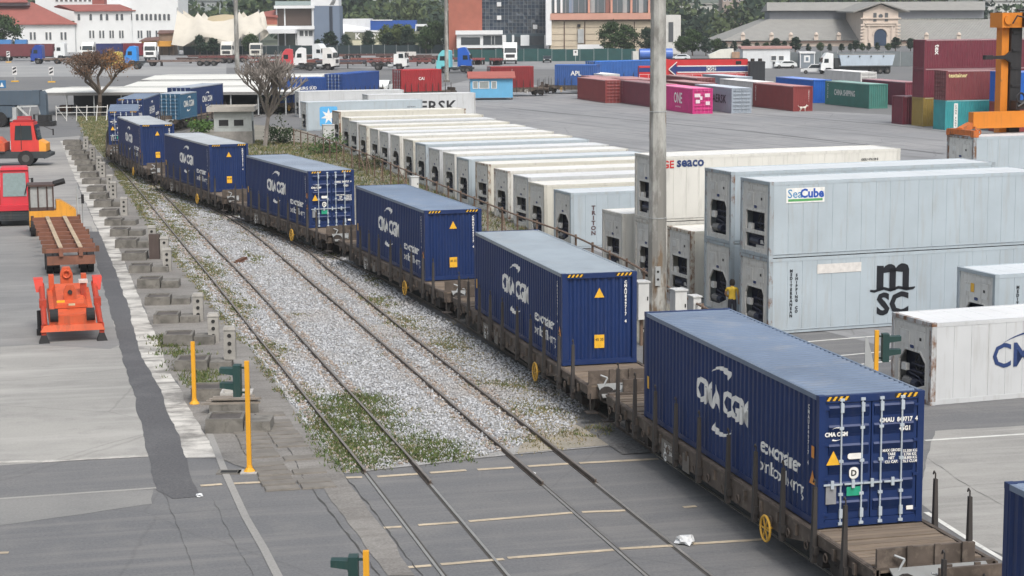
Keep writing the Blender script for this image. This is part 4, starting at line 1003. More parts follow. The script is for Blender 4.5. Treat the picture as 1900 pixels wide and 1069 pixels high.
# ------------------------------------------------------------------ concrete blocks and socket pedestals beside the track
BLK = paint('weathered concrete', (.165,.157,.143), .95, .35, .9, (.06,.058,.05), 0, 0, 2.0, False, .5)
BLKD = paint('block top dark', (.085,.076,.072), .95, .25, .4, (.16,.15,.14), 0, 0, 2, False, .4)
PED = paint('pedestal grey', (.33,.32,.30), .8, .2, .5, (.15,.14,.13), 0, 0, 1.5, False)
HOLE = plain('socket hole', (.02,.02,.02), .8)
tr_dir = radians(14)                                   # the row runs with the rails
def block_mesh(w_, d_, h_):
    b = MB(); b.cbox((0,0,h_/2-.03), (w_,d_,h_+.06), 0, 0, .97)
    b2 = MB(); b2.box(-w_/2+.09, w_/2-.09, -d_/2+.09, d_/2-.09, h_-.004, h_+.004)
    rim = MB()
    for x0, x1, y0, y1 in ((-w_/2,w_/2,-d_/2,-d_/2+.09),(-w_/2,w_/2,d_/2-.09,d_/2),(-w_/2,-w_/2+.09,-d_/2+.09,d_/2-.09),(w_/2-.09,w_/2,-d_/2+.09,d_/2-.09)): rim.box(x0*.97, x1*.97, y0*.97, y1*.97, h_-.01, h_+.05)
    return b, rim, b2
def ped_parts(t, x, y, h0, h1, rz=0):
    b = MB(); b.box(x-.20, x+.20, y-.17, y+.17, h0, h1-.12); b.cbox((x,y,h1-.06),(.46,.40,.12),0,0,.8); p = b.build('pedestal', PED, t)
    b = MB()
    for k in range(3):
        z = h0+(h1-h0)*(.25+.24*k); b.tube((x,y-.19,z),(x,y-.165,z),.07,n=10)
    b.build('socket', HOLE, p)
# near-left bottom corner, right end of the block, pedestal? (photo survey)
ROWS = [(379,450,806,1,0),(351,414,746,1,0),(322,384,690,1,2),(300,356,643,1,1),(282,330,602,1,1),(266,314,568,1,0),(253,296,537,1,0),(237,278,508,1,1),(224,270,485,0,3),(212,253,462,1,1),(203,237,440,1,0),(193,225,420,1,0),(183,216,403,0,1),
        (173,206,386,1,0),(165,197,371,0,1),(160,191,357,0,1),(151,184,343,1,0),(148,178,331,0,1),(143,172,319,0,1),(138,167,308,1,0),(133,160,298,0,1),(128,154,289,1,0),(121,148,279,0,1),(117,146,270,1,0)]
ORD = ['nearest to the yellow post', 'second', 'third', 'fourth', 'fifth', 'sixth', 'seventh', 'eighth', 'ninth', 'tenth', 'eleventh', 'twelfth', 'thirteenth', 'fourteenth', 'fifteenth', 'sixteenth', 'seventeenth', 'eighteenth', 'nineteenth', 'twentieth', 'twenty-first', 'twenty-second', 'twenty-third', 'farthest']
for i, (xl, xr, yb, small, ped) in enumerate(ROWS):
    a, c = G(xl, yb), G(xr, yb-1.5); wd = (c-a).length; h_ = .36*random.uniform(.85,1.15); dp = 1.15
    ang = radians(3)+random.uniform(-.03,.03)
    kind = {0: 'weathered concrete block', 1: 'weathered concrete block with a grey socket pedestal', 2: 'weathered concrete block with a tall socket pedestal', 3: 'weathered concrete block with a dark brown cabinet'}[ped]
    lab = '%s %s' % (kind, 'nearest to the yellow signal posts' if i == 0 else ('farthest up the row by the lawn' if i == 23 else '%s in the row from the yellow posts' % ORD[i]))
    t = thing('concrete_block', lab, 'block', ((a.x+c.x)/2, (a.y+c.y)/2+dp/2, .0), ang, 'concrete blocks beside the track')
    b, rim, top = block_mesh(wd, dp, h_)
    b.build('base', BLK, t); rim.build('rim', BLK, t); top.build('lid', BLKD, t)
    if small:
        b = MB(); b.cbox((wd/2+.42, .02, h_*.42), (.78, dp*.85, h_*.84), 0, random.uniform(-.05,.05), .96); b.build('side_block', BLK, t)
    if ped in (1, 2): ped_parts(t, wd/2+(.72 if small else .35), .12, 0 if ped == 1 else .3, 1.12 if ped == 1 else 1.45)
    if ped == 3:
        MB().box(wd/2+.1, wd/2+.62, -.1, .3, .0, 1.25).build('cabinet', paint('brown cabinet', (.075,.055,.05), .7, .2, .3), t); ped_parts(t, wd/2+.86, .0, 0, 1.15)
# loose planks lying on the last block
t = thing('plank_pile', 'pile of weathered planks and broken slabs lying behind the block by the yellow post', 'planks', G(425, 775), radians(8))
WOOD = paint('grey timber', (.25,.22,.19), .9, .2, .5, (.1,.09,.08), 0, 0, 2, False)
for k in range(5):
    MB().box(-.85+.1*k, .95-.12*(k % 3), .55+.2*(k % 3), .72+.2*(k % 3), .30+.07*(k//3)+.02*k, .36+.07*(k//3)+.02*k).build('plank', WOOD, t, rz=random.uniform(-.08,.08))
MB().box(-.6,.9,.5,1.3,0,.3).build('slab', BLK, t)
t = thing('concrete_trough', 'pale open concrete trough right of the second block', 'block', G(432, 752)+Vector((.1,.3,0)), radians(3))
b = MB(); b.box(-.5,.5,-.35,-.27,0,.4); b.box(-.5,.5,.27,.35,0,.4); b.box(-.5,-.42,-.27,.27,0,.4); b.box(.42,.5,-.27,.27,0,.4); b.box(-.42,.42,-.27,.27,0,.2); b.build('wall', paint('pale concrete', (.42,.41,.39), .9, .15, .4), t)

# ------------------------------------------------------------------ yellow posts with dark green signals
YP = paint('signal yellow', lin(222,160,36), .5, .08, .25, (.25,.16,.05)); SG = paint('signal green black', lin(30,62,60), .5, .15, .2)
def signal(label, base, top_z, facing, x_side, lamps=2):
    t = thing('signal_post', label, 'signal', base)
    b = MB(); b.box(-.06,.06,-.06,.06,.0,top_z); b.lathe([(.16,.0),(.16,.03),(.09,.12),(.07,.2)], 10); b.build('post', YP, t)
    if lamps:
        s = x_side; b = MB(); b.box(min(s*.16,s*.36), max(s*.16,s*.36), -.16, .16, top_z-.95, top_z-.10); hd = b.build('signal_head', SG, t)
        b = MB(); b.bar((0,0,top_z-.18),(s*.2,0,top_z-.18),.05,.05); b.bar((0,0,top_z-.85),(s*.2,0,top_z-.85),.05,.05); b.build('bracket', SG, t)
        for k in range(lamps):
            z = top_z-.34-.40*k; q = MB()
            q.hexa([(s*.36,-.15,z-.02),(s*.36,.15,z-.02),(s*.36,.15,z+.16),(s*.36,-.15,z+.16),(s*.72,-.13,z+.03),(s*.72,.13,z+.03),(s*.72,.13,z+.17),(s*.72,-.13,z+.17)])
            q.build('hood', SG, hd); MB().tube((s*.355,0,z),(s*.375,0,z),.11,n=12).build('lens', GLASS, hd)
    return t
b0 = G(463, 876); signal('yellow post with a two-lamp dark green signal beside the blocks', b0, PY(460, 670, b0.y).z, 0, -1)
b1 = G(361, 750); signal('plain thin yellow post left of the dark green signal', b1, PY(360, 634, b1.y).z, 0, -1, 0)
p2 = PY(679, 1022, 39.0); signal('yellow post with a green signal hood cut by the bottom edge', (p2.x, 39.0, 0), p2.z, 0, -1)
p3 = PY(1627, 613, 58.5); signal('yellow post with green signal behind the nearest blue container', (p3.x, 58.5, 0), p3.z, 0, 1)
t = thing('concrete_pad', 'small drain cover in the asphalt beside the yellow signal post', 'drain', G(425, 877))
MB().box(-.32,.32,-.22,.22,.0,.03).build('frame', BLK, t); MB().box(-.22,.22,-.13,.13,.03,.035).build('grate', HOLE, t)
t = thing('concrete_footing', 'pale footing slab under the yellow signal post', 'footing', (b0.x, b0.y, 0)); MB().cbox((0,0,.01),(.6,.5,.04)).build('slab', paint('pale concrete', (.42,.41,.39), .9, .15, .4), t)
# triangular board seen behind the nearest container
p = PY(1608, 640, 60.5)
t = thing('warning_board', 'grey triangular board on a thin post left of the yellow post', 'board', (p.x, 60.5, 0)); MB().prism([(-.05,p.z-.9),(-.05,p.z+.25),(.02,p.z+.25),(.30,p.z-.9)], -.03, .03, 'y').build('board', STEEL, t); MB().tube((0,.05,0),(0,.05,p.z),.035,n=8).build('post', STEEL, t)
# litter
def crumple(name, label, p, r, mat):
    b = bmesh.new(); bmesh.ops.create_icosphere(b, subdivisions=2, radius=r)
    for v in b.verts: v.co *= random.uniform(.55,1.25); v.co.z = max(0, v.co.z*.55+r*.3)
    me = bpy.data.meshes.new(name); b.to_mesh(me); b.free(); me.materials.append(mat)
    return tag(obj(name, me, None, p), label, 'litter')
BAG = plain('plastic bag white', (.66,.68,.70), .35)
crumple('plastic_bag', 'crumpled white plastic bag on the crossing asphalt', G(1271, 1008, .02), .26, BAG)
crumple('paper_scrap', 'small scrap of white paper at the end of the dark asphalt strip', G(370, 921, .01), .10, BAG)
crumple('paper_scrap', 'tiny white scrap lying against a rail on the crossing', G(989, 880, .02), .08, BAG)
crumple('paper_scrap', 'tiny white scrap between the rails on the pale stones', G(808, 736, .03), .06, BAG)

# ------------------------------------------------------------------ orange gooseneck and rusty chassis trailer
OR = paint('gooseneck orange', lin(196,86,50), .6, .18, .75, (.13,.07,.045), .22); ORD_ = paint('dark orange steel', lin(170,60,40), .6, .15, .5, (.09,.05,.035), .2)
a, c = G(75, 636), G(197, 632); ctr = (a+c)/2
tt = radians(90+15)
t = thing('gooseneck_coupler', 'bright orange gooseneck coupler standing on two stubby legs', 'trailer', ctr, radians(15))
b = MB(); b.prism([(-.85,.62),(.85,.62),(.85,1.15),(.62,1.15),(.62,.98),(-.62,.98),(-.62,1.15),(-.85,1.15)], .0, .10, 'y'); b.hexa([(-1.18,-.12,.42),(1.18,-.12,.42),(1.18,.12,.42),(-1.18,.12,.42),(-1.05,-.06,.66),(1.05,-.06,.66),(1.05,.12,.66),(-1.05,.12,.66)]); b.build('front_plate', OR, t)
b = MB(); b.hexa([(-.85,.1,.7),(.85,.1,.7),(.85,3.6,.9),(-.85,3.6,.9),(-.80,.1,1.0),(.80,.1,1.0),(.80,3.6,1.55),(-.80,3.6,1.55)]); b.hexa([(-.62,.9,1.15),(.62,.9,1.15),(.62,3.4,1.5),(-.62,3.4,1.5),(-.5,.9,1.3),(.5,.9,1.3),(.5,3.4,1.75),(-.5,3.4,1.75)]); b.build('body', OR, t)
b = MB(); b.prism([(-.24,1.15),(.24,1.15),(.24,1.75),(.12,1.95),(-.12,1.95),(-.24,1.75)], 1.4, 1.55, 'y'); b.tube((0,1.35,1.68),(0,1.42,1.68),.09,n=10,m=1); b.build('front_lug', [OR, DARK], t)
b = MB(); b.prism([(-.24,1.3),(.24,1.3),(.24,2.0),(.14,2.25),(-.14,2.25),(-.24,2.0)], 4.3, 4.7, 'y'); b.ring((0,4.25,2.0),.14,.04,'y',12,5); b.build('rear_lug', OR, t)
for s in (-1, 1):
    b = MB(); b.tube((s*1.02,.0,.62),(s*1.0,3.4,1.75),.11,n=10); b.cbox((s*1.02,1.7,1.25),(.26,.5,.3)); b.build('hydraulic_arm', ORD_, t)
    b = MB(); b.hexa([(s*1.22,3.0,1.5),(s*.98,3.0,1.5),(s*.98,3.6,1.5),(s*1.22,3.6,1.5),(s*1.30,3.1,2.0),(s*.94,3.1,2.0),(s*.94,3.7,2.0),(s*1.30,3.7,2.0)]); b.build('guide_horn', paint('guide red', lin(205,60,45), .5, .1, .3), t)
    b = MB(); b.box(s*1.06-.09, s*1.06+.09, -.06, .12, .18, .66); b.build('leg', ORD_, t)
    b = MB(); b.hexa([(s*1.06-.20,-.2,0),(s*1.06+.20,-.2,0),(s*1.06+.20,.2,0),(s*1.06-.20,.2,0),(s*1.06-.09,-.1,.30),(s*1.06+.09,-.1,.30),(s*1.06+.09,.1,.30),(s*1.06-.09,.1,.30)]); b.build('foot', BLACK, t)
    MB().tube((s*.52,.02,1.02),(s*.82,.02,1.02),.24,n=14).build('roller', TYRE, t)
    b = MB(); b.box(s*.62-.1, s*.62+.1, 3.3, 3.7, 1.5, 2.1); b.build('upright', OR, t)
MB().box(.42,.62,1.9,2.3,1.3,1.95).build('pump', ORD_, t); MB().box(.36,.70,1.85,2.35,1.95,2.05).build('pump_cover', plain('pale cover', (.6,.5,.46), .6), t)
MB().box(-.52,-.22,1.1,1.12,1.25,1.42).build('sticker', YEL, t); MB().box(-.10,.14,.60,.62,1.28,1.36).build('plate', plain('cream plate', (.5,.45,.3), .6), t)
b = MB(); b.tube((-1.15,1.9,.95),(-1.15,1.9,.25),.10,n=8); b.box(-1.28,-1.02,1.75,2.05,.0,.22); b.build('support_jack', BLACK, t)

RT = paint('rusty red trailer', (.20,.085,.055), .8, .25, .6, (.11,.06,.045), .35, 0, 1, False); TIM = paint('pale timber bearer', (.42,.33,.23), .9, .2, .4)
p0, p1 = G(131, 457, 1.4), G(104, 401, 1.4); dv = (p1-p0); Lt = dv.length+.6; ang = atan2(dv.y, dv.x)
t = thing('chassis_trailer', 'rusty red skeletal trailer with two pale bearers behind the orange gooseneck', 'trailer', (p0.x, p0.y, 0), ang)
for y in (-.45, .45): MB().box(-.2, Lt, y-.09, y+.09, .95, 1.32).build('main_beam', RT, t); MB().box(.1, Lt-.2, y-.10, y+.10, 1.325, 1.36).build('bearer', TIM, t)
for k in range(9): 
    x = .0+(Lt-.1)*k/8; MB().box(x-.10, x+.10, -1.22, 1.22, 1.12, 1.30).build('cross_member', RT, t)
for s in (-1, 1):
    for x in (0, Lt*.5, Lt): MB().cbox((x, s*1.22, 1.25), (.24,.16,.26)).build('twistlock', RUST, t)
b = MB(); b.box(-.1,.25,-1.1,1.1,.55,.95); b.build('front_frame', RT, t)
for x in (1.3, 2.7):
    for y in (-.95, -.62, .62, .95):
        q = MB(); q.tube((x,y-.14,.52),(x,y+.14,.52),.52,n=18); w_ = q.build('wheel', TYRE, t); MB().tube((x,y-.15,.52),(x,y+.15,.52),.2,n=10).build('hub', HUB, w_)
for y in (-1.25,): 
    q = MB(); q.tube((6.0,y-.14,.52),(6.0,y+.2,.52),.55,n=18); q.build('spare_wheel', TYRE, t)

# ------------------------------------------------------------------ yellow terminal tractor
YT = paint('tractor yellow', lin(214,150,52), .5, .1, .4, (.2,.1,.05), .1)
p = G(98, 404, 1.0)
t = thing('yellow_tractor', 'old yellow terminal tractor with an open framed cab behind the rusty trailer', 'tractor', (p.x, p.y, 0), radians(15))
b = MB(); b.box(-1.25,1.25,-.3,.9,.55,1.42); b.hexa([(.2,-.3,1.42),(1.25,-.3,1.42),(1.25,.9,1.42),(.2,.9,1.42),(.2,-.3,1.95),(.45,-.3,1.95),(.45,.9,1.95),(.2,.9,1.95)]); b.box(-.55,-.05,-.36,-.30,.9,1.42); b.build('body', YT, t)
cab = MB()
for x in (-1.2, -.75, -.28, .05): cab.box(x-.04,x+.04,-.3,-.22,1.42,2.75)
for x in (-1.2, .05): cab.box(x-.04,x+.04,1.2,1.28,1.42,2.75)
cab.box(-1.28,.13,-.38,1.36,2.75,2.86); cab.box(-1.25,.1,-.3,-.22,1.42,1.62); cf = cab.build('cab_frame', paint('brown cab frame', (.07,.04,.035), .6, .2, .4), t)
[MB().box(-1.16,.01,y,y+.01,1.62,2.75).build('glass', plain('clear pane', (.35,.36,.36), .15, 0, .5), cf) for y in (-.26, 1.235)]; MB().box(-.75,-.35,.2,.6,1.4,2.0).build('seat', BLACK, cf)
MB().tube((1.35,-.1,.6),(1.35,-.1,2.7),.06,n=8).build('exhaust_pipe', STEEL, t); MB().bar((1.35,-.1,2.0),(1.7,-.2,2.1),.03,.03).box(1.55,1.7,-.22,-.16,1.75,2.25).build('mirror', BLACK, t)
MB().tube((.1,0,2.86),(.7,.1,3.0),.16,n=8).build('work_light', BLACK, t)
MB().tube((1.62,.2,.6),(1.62,.2,2.1),.04,n=6).build('ladder_rail', STEEL, t)
for x in (-1.05, 1.05):
    for y in (.1, 2.6): q = MB(); q.tube((x-.16,y,.55),(x+.16,y,.55),.55,n=18); q.build('wheel', TYRE, t)
MB().box(-.45,.45,.9,3.6,.6,.95).build('chassis', RUST, t)

# ------------------------------------------------------------------ red terminal tractor facing the camera
RD = paint('tractor red', lin(196,48,62), .42, .08, .3, (.2,.07,.06)); CH_ = paint('chassis charcoal', (.035,.042,.048), .6, .2, .4)
p = G(30, 420)
t = thing('red_tractor', 'red terminal tractor facing us with one wide windscreen at the left edge', 'tractor', (p.x, p.y, 0), radians(13))
b = MB(); b.hexa([(-.82,0,1.05),(.82,0,1.05),(.82,1.9,1.05),(-.82,1.9,1.05),(-.78,.22,3.22),(.78,.22,3.22),(.78,1.85,3.22),(-.78,1.85,3.22)]); b.hexa([(-.80,.12,3.22),(.80,.12,3.22),(.80,1.9,3.22),(-.80,1.9,3.22),(-.70,.30,3.36),(.70,.30,3.36),(.70,1.8,3.36),(-.70,1.8,3.36)]); b.build('cab', RD, t)
b = MB(); b.hexa([(-.66,.03,1.72),(.66,.03,1.72),(.66,.1,1.72),(-.66,.1,1.72),(-.62,.175,3.05),(.62,.175,3.05),(.62,.25,3.05),(-.62,.25,3.05)]); b.build('windscreen', plain('pale cab glass', (.20,.27,.28), .12, 0, .6), t)
b = MB(); b.bar((-.3,.06,1.75),(.25,.12,2.3),.03,.02); b.bar((.55,.0,1.8),(.72,-.2,2.5),.04,.04); b.build('wiper', BLACK, t)
MB().box(-1.1,1.1,-.25,.25,.92,1.22).build('bumper_beam', RD, t)
b = MB(); b.box(-1.15,1.15,-.18,.3,.35,.92); 
for z in (.48,.64,.80): b.box(-.8,.8,-.21,-.18,z-.03,z+.03)
b.build('bumper', CH_, t)
MB().box(-1.2,1.2,.3,5.2,.55,1.0).build('chassis', CH_, t); MB().box(-.95,-.15,2.2,4.6,1.0,1.9).build('engine_hood', ORD_, t)
MB().box(.92,1.06,.1,.2,2.25,2.75).bar((.78,.2,2.7),(1.0,.15,2.7),.03,.03).build('mirror', BLACK, t)
for x in (-1.0,1.0):
    for y in (.9, 4.2): q = MB(); q.tube((x-.16,y,.54),(x+.16,y,.54),.54,n=18); q.build('wheel', TYRE, t)

# ------------------------------------------------------------------ red terminal tractor side on, pulling a trailer with a blue farm tractor
p = G(108, 308); p_ = p+Vector((0,1.1,0)); LR = paint('tractor vermilion', lin(206,62,58), .42, .1, .3, (.2,.07,.06)); OT = paint('trailer orange', lin(200,92,62), .55, .12, .4, (.14,.08,.05), .1)
t = thing('red_tractor', 'red and orange terminal tractor side on with a big dark cab window', 'tractor', (p_.x-1.0, p_.y, 0), pi+radians(4))
# local: +x towards the rear (left in the picture)
b = MB(); b.prism([(.0,1.15),(.0,1.75),(.55,2.05),(.55,1.15)], -.95, .95, 'y', 0); b.build('nose', paint('nose orange', lin(236,160,60), .5, .08, .3), t)
b = MB(); b.prism([(.55,1.15),(.55,1.95),(.75,2.1),(.95,3.45),(2.75,3.45),(2.75,1.15)], -.95, .95, 'y'); b.build('cab', LR, t)
for s in (-1, 1):
    b = MB(); b.prism([(1.05,2.05),(1.12,3.2),(2.35,3.2),(2.45,2.05)], s*.95, s*.97, 'y'); b.build('side_window', GLASS, t)
    b = MB(); b.box(1.9,1.95,min(s*.97,s*.99),max(s*.97,s*.99),1.3,3.3); b.build('door_frame', DARK, t)
MB().hexa([(.60,-.85,2.0),(.60,.85,2.0),(.66,.85,2.0),(.66,-.85,2.0),(.80,-.85,3.25),(.80,.85,3.25),(.88,.85,3.25),(.88,-.85,3.25)]).build('windscreen', GLASS, t)
MB().box(1.0,2.6,-.5,.5,3.45,3.62).tube((1.2,.0,3.62),(2.3,.0,3.62),.3,n=10).build('roof_tank', paint('tank red', lin(150,40,46), .45, .1, .3), t)
MB().box(-.05,5.6,-1.05,1.05,.62,1.15).build('chassis', CH_, t); MB().prism([(-.35,.75),(-.35,1.0),(.2,1.1),(.2,.55)], -1.1, 1.1, 'y').build('bumper', CH_, t)
for x in (1.6, 4.9):
    for y in (-.98, .98): q = MB(); q.tube((x,y-.17,.62),(x,y+.17,.62),.62,n=20); w_ = q.build('wheel', TYRE, t); MB().tube((x,y-.18,.62),(x,y+.18,.62),.3,n=12).build('hub', HUB, w_)
MB().box(-.3,-.22,-1.25,-1.05,2.3,2.8).bar((.6,-.95,3.1),(-.25,-1.15,2.7),.04,.04).build('mirror', BLACK, t)
rd = Vector((-cos(radians(4)), -sin(radians(4)), 0))
q0 = Vector((p_.x-1.0, p_.y, 0))+rd*3.2
t2 = thing('low_trailer', 'orange low trailer platform behind the red and orange tractor', 'trailer', q0, pi+radians(4))
MB().box(0,11,-1.2,1.2,1.2,1.85).build('platform', OT, t2); MB().box(.0,11,-1.22,1.22,1.1,1.2).build('frame', CH_, t2); MB().prism([(.1,1.85),(.5,2.25),(1.5,2.3),(2.2,1.85)], -.9,.9,'y').build('ramp', OT, t2)
for x in (7.0, 8.3): 
    for y in (-.98,.98): MB().tube((x,y-.17,.55),(x,y+.17,.55),.55,n=16).build('wheel', TYRE, t2)
q1 = q0+rd*3.4
t3 = thing('farm_tractor', 'blue farm tractor with a big rear tyre loaded on the orange trailer', 'tractor', (q1.x, q1.y, 1.86), pi+radians(4))
BT = paint('tractor blue', lin(30,120,190), .4, .08, .25)
MB().prism([(-2.2,.8),(-2.2,1.4),(-.2,1.9),(.6,1.9),(.6,.8)], -.45,.45,'y').build('bonnet', BT, t3); MB().prism([(-.2,1.2),(.0,2.7),(1.4,2.7),(1.5,1.2)], -.7,.7,'y').build('cab', plain('tractor glass', (.10,.16,.17), .15), t3); MB().box(-.1,1.5,-.78,.78,2.7,2.85).build('roof', BT, t3)
for s in (-1, 1):
    q = MB(); q.tube((.9,s*.95-.22,.92),(.9,s*.95+.22,.92),.92,n=22); w_ = q.build('rear_wheel', TYRE, t3); MB().tube((.9,s*.95-.24,.92),(.9,s*.95+.24,.92),.45,n=14).build('hub', HUB, w_)
    q = MB(); q.tube((-1.6,s*.8-.16,.6),(-1.6,s*.8+.16,.6),.6,n=18); q.build('front_wheel', TYRE, t3); MB().prism([(.0,1.5),(.3,1.95),(1.4,1.95),(1.8,1.5)], s*.7-.25, s*.7+.25, 'y').build('mudguard', BT, t3)

# ------------------------------------------------------------------ slate grey reach stacker behind
SLT = paint('slate machine grey', lin(78,92,106), .5, .1, .3, (.12,.12,.12))
p = G(40, 262); Yr = p.y+24
def rs(px, py): q = PY(px, py, Yr); return q
o_ = rs(85, 168)
t = thing('reach_stacker', 'slate grey reach stacker with a thick boom reaching in from the left edge', 'crane', (o_.x, Yr, 0))
b = MB(); b.box(-9, -.55, -.6, .6, o_.z-1.5, o_.z); b.box(-1.3,-.55,-.66,.66,o_.z-1.45,o_.z+.04); b.build('boom', SLT, t)
b = MB(); b.prism([(-.75,o_.z-.1),(-.2,o_.z+.0),(.05,o_.z-.4),(.1,o_.z-2.6),(-.5,o_.z-2.6),(-.8,o_.z-1.4)], -.5, .5, 'y'); b.build('boom_head', SLT, t)
b = MB(); b.cbox((-.2,0,o_.z-2.9),(1.2,1.4,.7)); b.cbox((-.3,0,o_.z-3.5),(2.2,1.8,.5)); b.tube((.3,-.7,o_.z-2.7),(.5,-.7,o_.z-3.6),.12,n=8); b.tube((-1.2,-.6,o_.z-2.5),(-1.2,-.6,o_.z-3.3),.12,n=8); b.build('spreader_rotator', BLKS, t)
b = MB(); b.box(-2.8,.9,-1.2,1.2,o_.z-4.2,o_.z-3.75); b.build('spreader', BLKS, t)
b = MB(); b.box(-9,-3.3,-1.6,1.6,1.0,2.2); b.box(-6.5,-3.2,-1.3,1.3,2.2,o_.z-2.0); b.build('chassis', SLT, t)
b = MB(); b.bar((-2.9,-.7,o_.z-1.6),(-1.2,-.7,o_.z-3.3),.16,.2); b.bar((-2.9,-.7,o_.z-1.7),(-.8,-.7,o_.z-1.6),.12,.12); b.bar((-1.5,-.7,o_.z-1.6),(-1.7,-.7,o_.z-2.6),.10,.10); b.build('lift_link', plain('pale link', (.5,.52,.52), .5), t)
b = MB(); b.box(-3.6,-2.9,-1.4,1.4,.6,o_.z-1.7); b.box(-4.4,-3.6,-1.3,-.2,1.6,o_.z-2.6); b.build('cab', plain('cab pale grey', (.44,.46,.47), .5), t)
for x in (-8,-4.6):
    for y in (-1.7,1.7): MB().tube((x,y-.3,.8),(x,y+.3,.8),.8,n=18).build('wheel', TYRE, t)
# ------------------------------------------------------------------ rusty fence and cabinets along the reefers
FN = paint('rusty fence steel', (.17,.115,.085), .85, .3, .4, (.30,.24,.19))
FP = [(545,241),(600,257),(680,286),(760,319),(820,344),(880,368),(960,400),(1050,432),(1115,462),(1180,494),(1262,546),(1350,592),(1480,646),(1560,690)]
fp = smooth_path([G(x, y, 1.5) for x, y in FP], 1.5)
fence = thing('rusty_fence', 'long rusty post and rail fence between the train and the reefers', 'fence', (fp[0].x, fp[0].y, 0))
o0 = Vector((fp[0].x, fp[0].y, 0))
b = MB()
for i in range(len(fp)-1): b.tube(fp[i]-o0, fp[i+1]-o0, .045, n=6)
b.build('top_rail', FN, fence)
for zz in (.5, 1.0):
    b = MB()
    for i in range(0, len(fp)-1): b.tube(Vector((fp[i].x, fp[i].y, zz))-o0, Vector((fp[i+1].x, fp[i+1].y, zz))-o0, .012, n=4)
    b.build('wire', FN, fence)
acc = 0; pm = MB().box(-.045,.045,-.045,.045,0,1.62).mesh('post', FN); brm = MB().bar((0,0,1.45),(.9,.1,.05),.05,.05).mesh('brace', FN)
for i in range(len(fp)-1):
    acc += (fp[i+1]-fp[i]).length
    if acc > 2.4 or i == 0:
        acc = 0; obj('post', pm, fence, (fp[i].x-o0.x, fp[i].y-o0.y, 0), random.uniform(-.3,.3))
        if random.random() < .3: obj('brace', brm, fence, (fp[i].x-o0.x, fp[i].y-o0.y, 0), random.uniform(-2,-.8))
CAB = paint('cabinet pale grey', (.55,.56,.56), .6, .1, .4, (.28,.25,.22), .1)
def cabinet(label, px, pytop, Y, w_, h_, d_=.5):
    p = PY(px, pytop, Y); z = p.z
    t = thing('electric_cabinet', label, 'cabinet', (p.x, Y, 0), radians(18))
    MB().box(-w_/2,w_/2,-d_/2,d_/2,max(0,z-h_),z-.04).build('body', CAB, t); MB().cbox((0,0,z-.02),(w_+.08,d_+.08,.05)).build('lid', CAB, t)
    if z-h_ > 0: MB().box(-.05,.05,-.05,.05,0,z-h_).build('post', FN, t)
    MB().box(w_*.3,w_*.4,-d_/2-.02,-d_/2,z-h_*.5,z-h_*.4).build('handle', BLACK, t)
cabinet('pale electric cabinet above the roof of the nearest blue container', 1259, 536, 70, .45, 1.3)
cabinet('narrow pale cabinet right of the second blue container end', 1190, 521, 71, .42, 1.4)
cabinet('small pale box beside the tall cabinet near the mast', 1289, 548, 71.5, .30, .6)
cabinet('pale electric cabinet below the blue star square', 609, 231, 168, 1.0, 1.6)
cabinet('small white cabinet on the fence behind the mid blue container roof', 768, 327, 118, .45, 1.0)
# ------------------------------------------------------------------ light masts
def mast_mat():
    n = N('peeling galvanised mast'); v = n.coords((1,1,.35)); a = n.noise(v, 1.1, 6, .7); col = n.mix(n.ramp(a, .42, .56), (.42,.42,.40), (.22,.215,.20))
    bb = n.noise(n.coords((.8,.8,.22)), 1.3, 5, .6); col = n.mix(n.ramp(bb, .62, .67), col, (.17,.125,.085)); return n.done(col, .7)
MM = mast_mat()
def mast(label, base, r0, r1, h, collar=None):
    t = thing('light_mast', label, 'mast', base)
    b = MB(); zs = [0, 3, 6, 9, 12, 15, 18, h]
    for i in range(len(zs)-1):
        k0, k1 = zs[i]/h, zs[i+1]/h; b.tube((0,0,zs[i]),(0,0,zs[i+1]), r0+(r1-r0)*k0, r0+(r1-r0)*k1, 10, 0, False)
    b.build('shaft', MM, t)
    if collar:
        for z in collar: MB().tube((0,0,z),(0,0,z+.03), r0+(r1-r0)*z/h+.015, n=10).build('joint', STEEL, t)
    MB().box(-.10,.10,-r0-.04,-r0+.1,1.6,2.35).build('junction_box', STEEL, t); MB().tube((0,-r0-.04,1.85),(0,-r0-.05,1.85),.05,n=8).tube((0,-r0-.04,2.15),(0,-r0-.05,2.15),.05,n=8).build('hatch', HOLE, t)
    MB().cbox((0,0,.15),(r0*3,r0*3,.3)).build('footing', BLK, t)
    b = MB(); b.ring((0,0,h-.5),1.1,.06,'z',16,5)
    for k in range(6): b.cbox((1.25*cos(k*pi/3),1.25*sin(k*pi/3),h-.7),(.5,.5,.3),0,k*pi/3)
    b.build('lamp_ring', STEEL, t)
    return t
mast('tall weathered light mast rising past the reefers in the middle of the picture', G(1219, 603), .385, .20, 26, (4.2, 8.3))
mast('light mast in front of the beige tent behind the bare tree', G(441, 152), .42, .25, 30)
mast('pale light mast left of the brick and glass building', G(829, 152), .36, .22, 30)

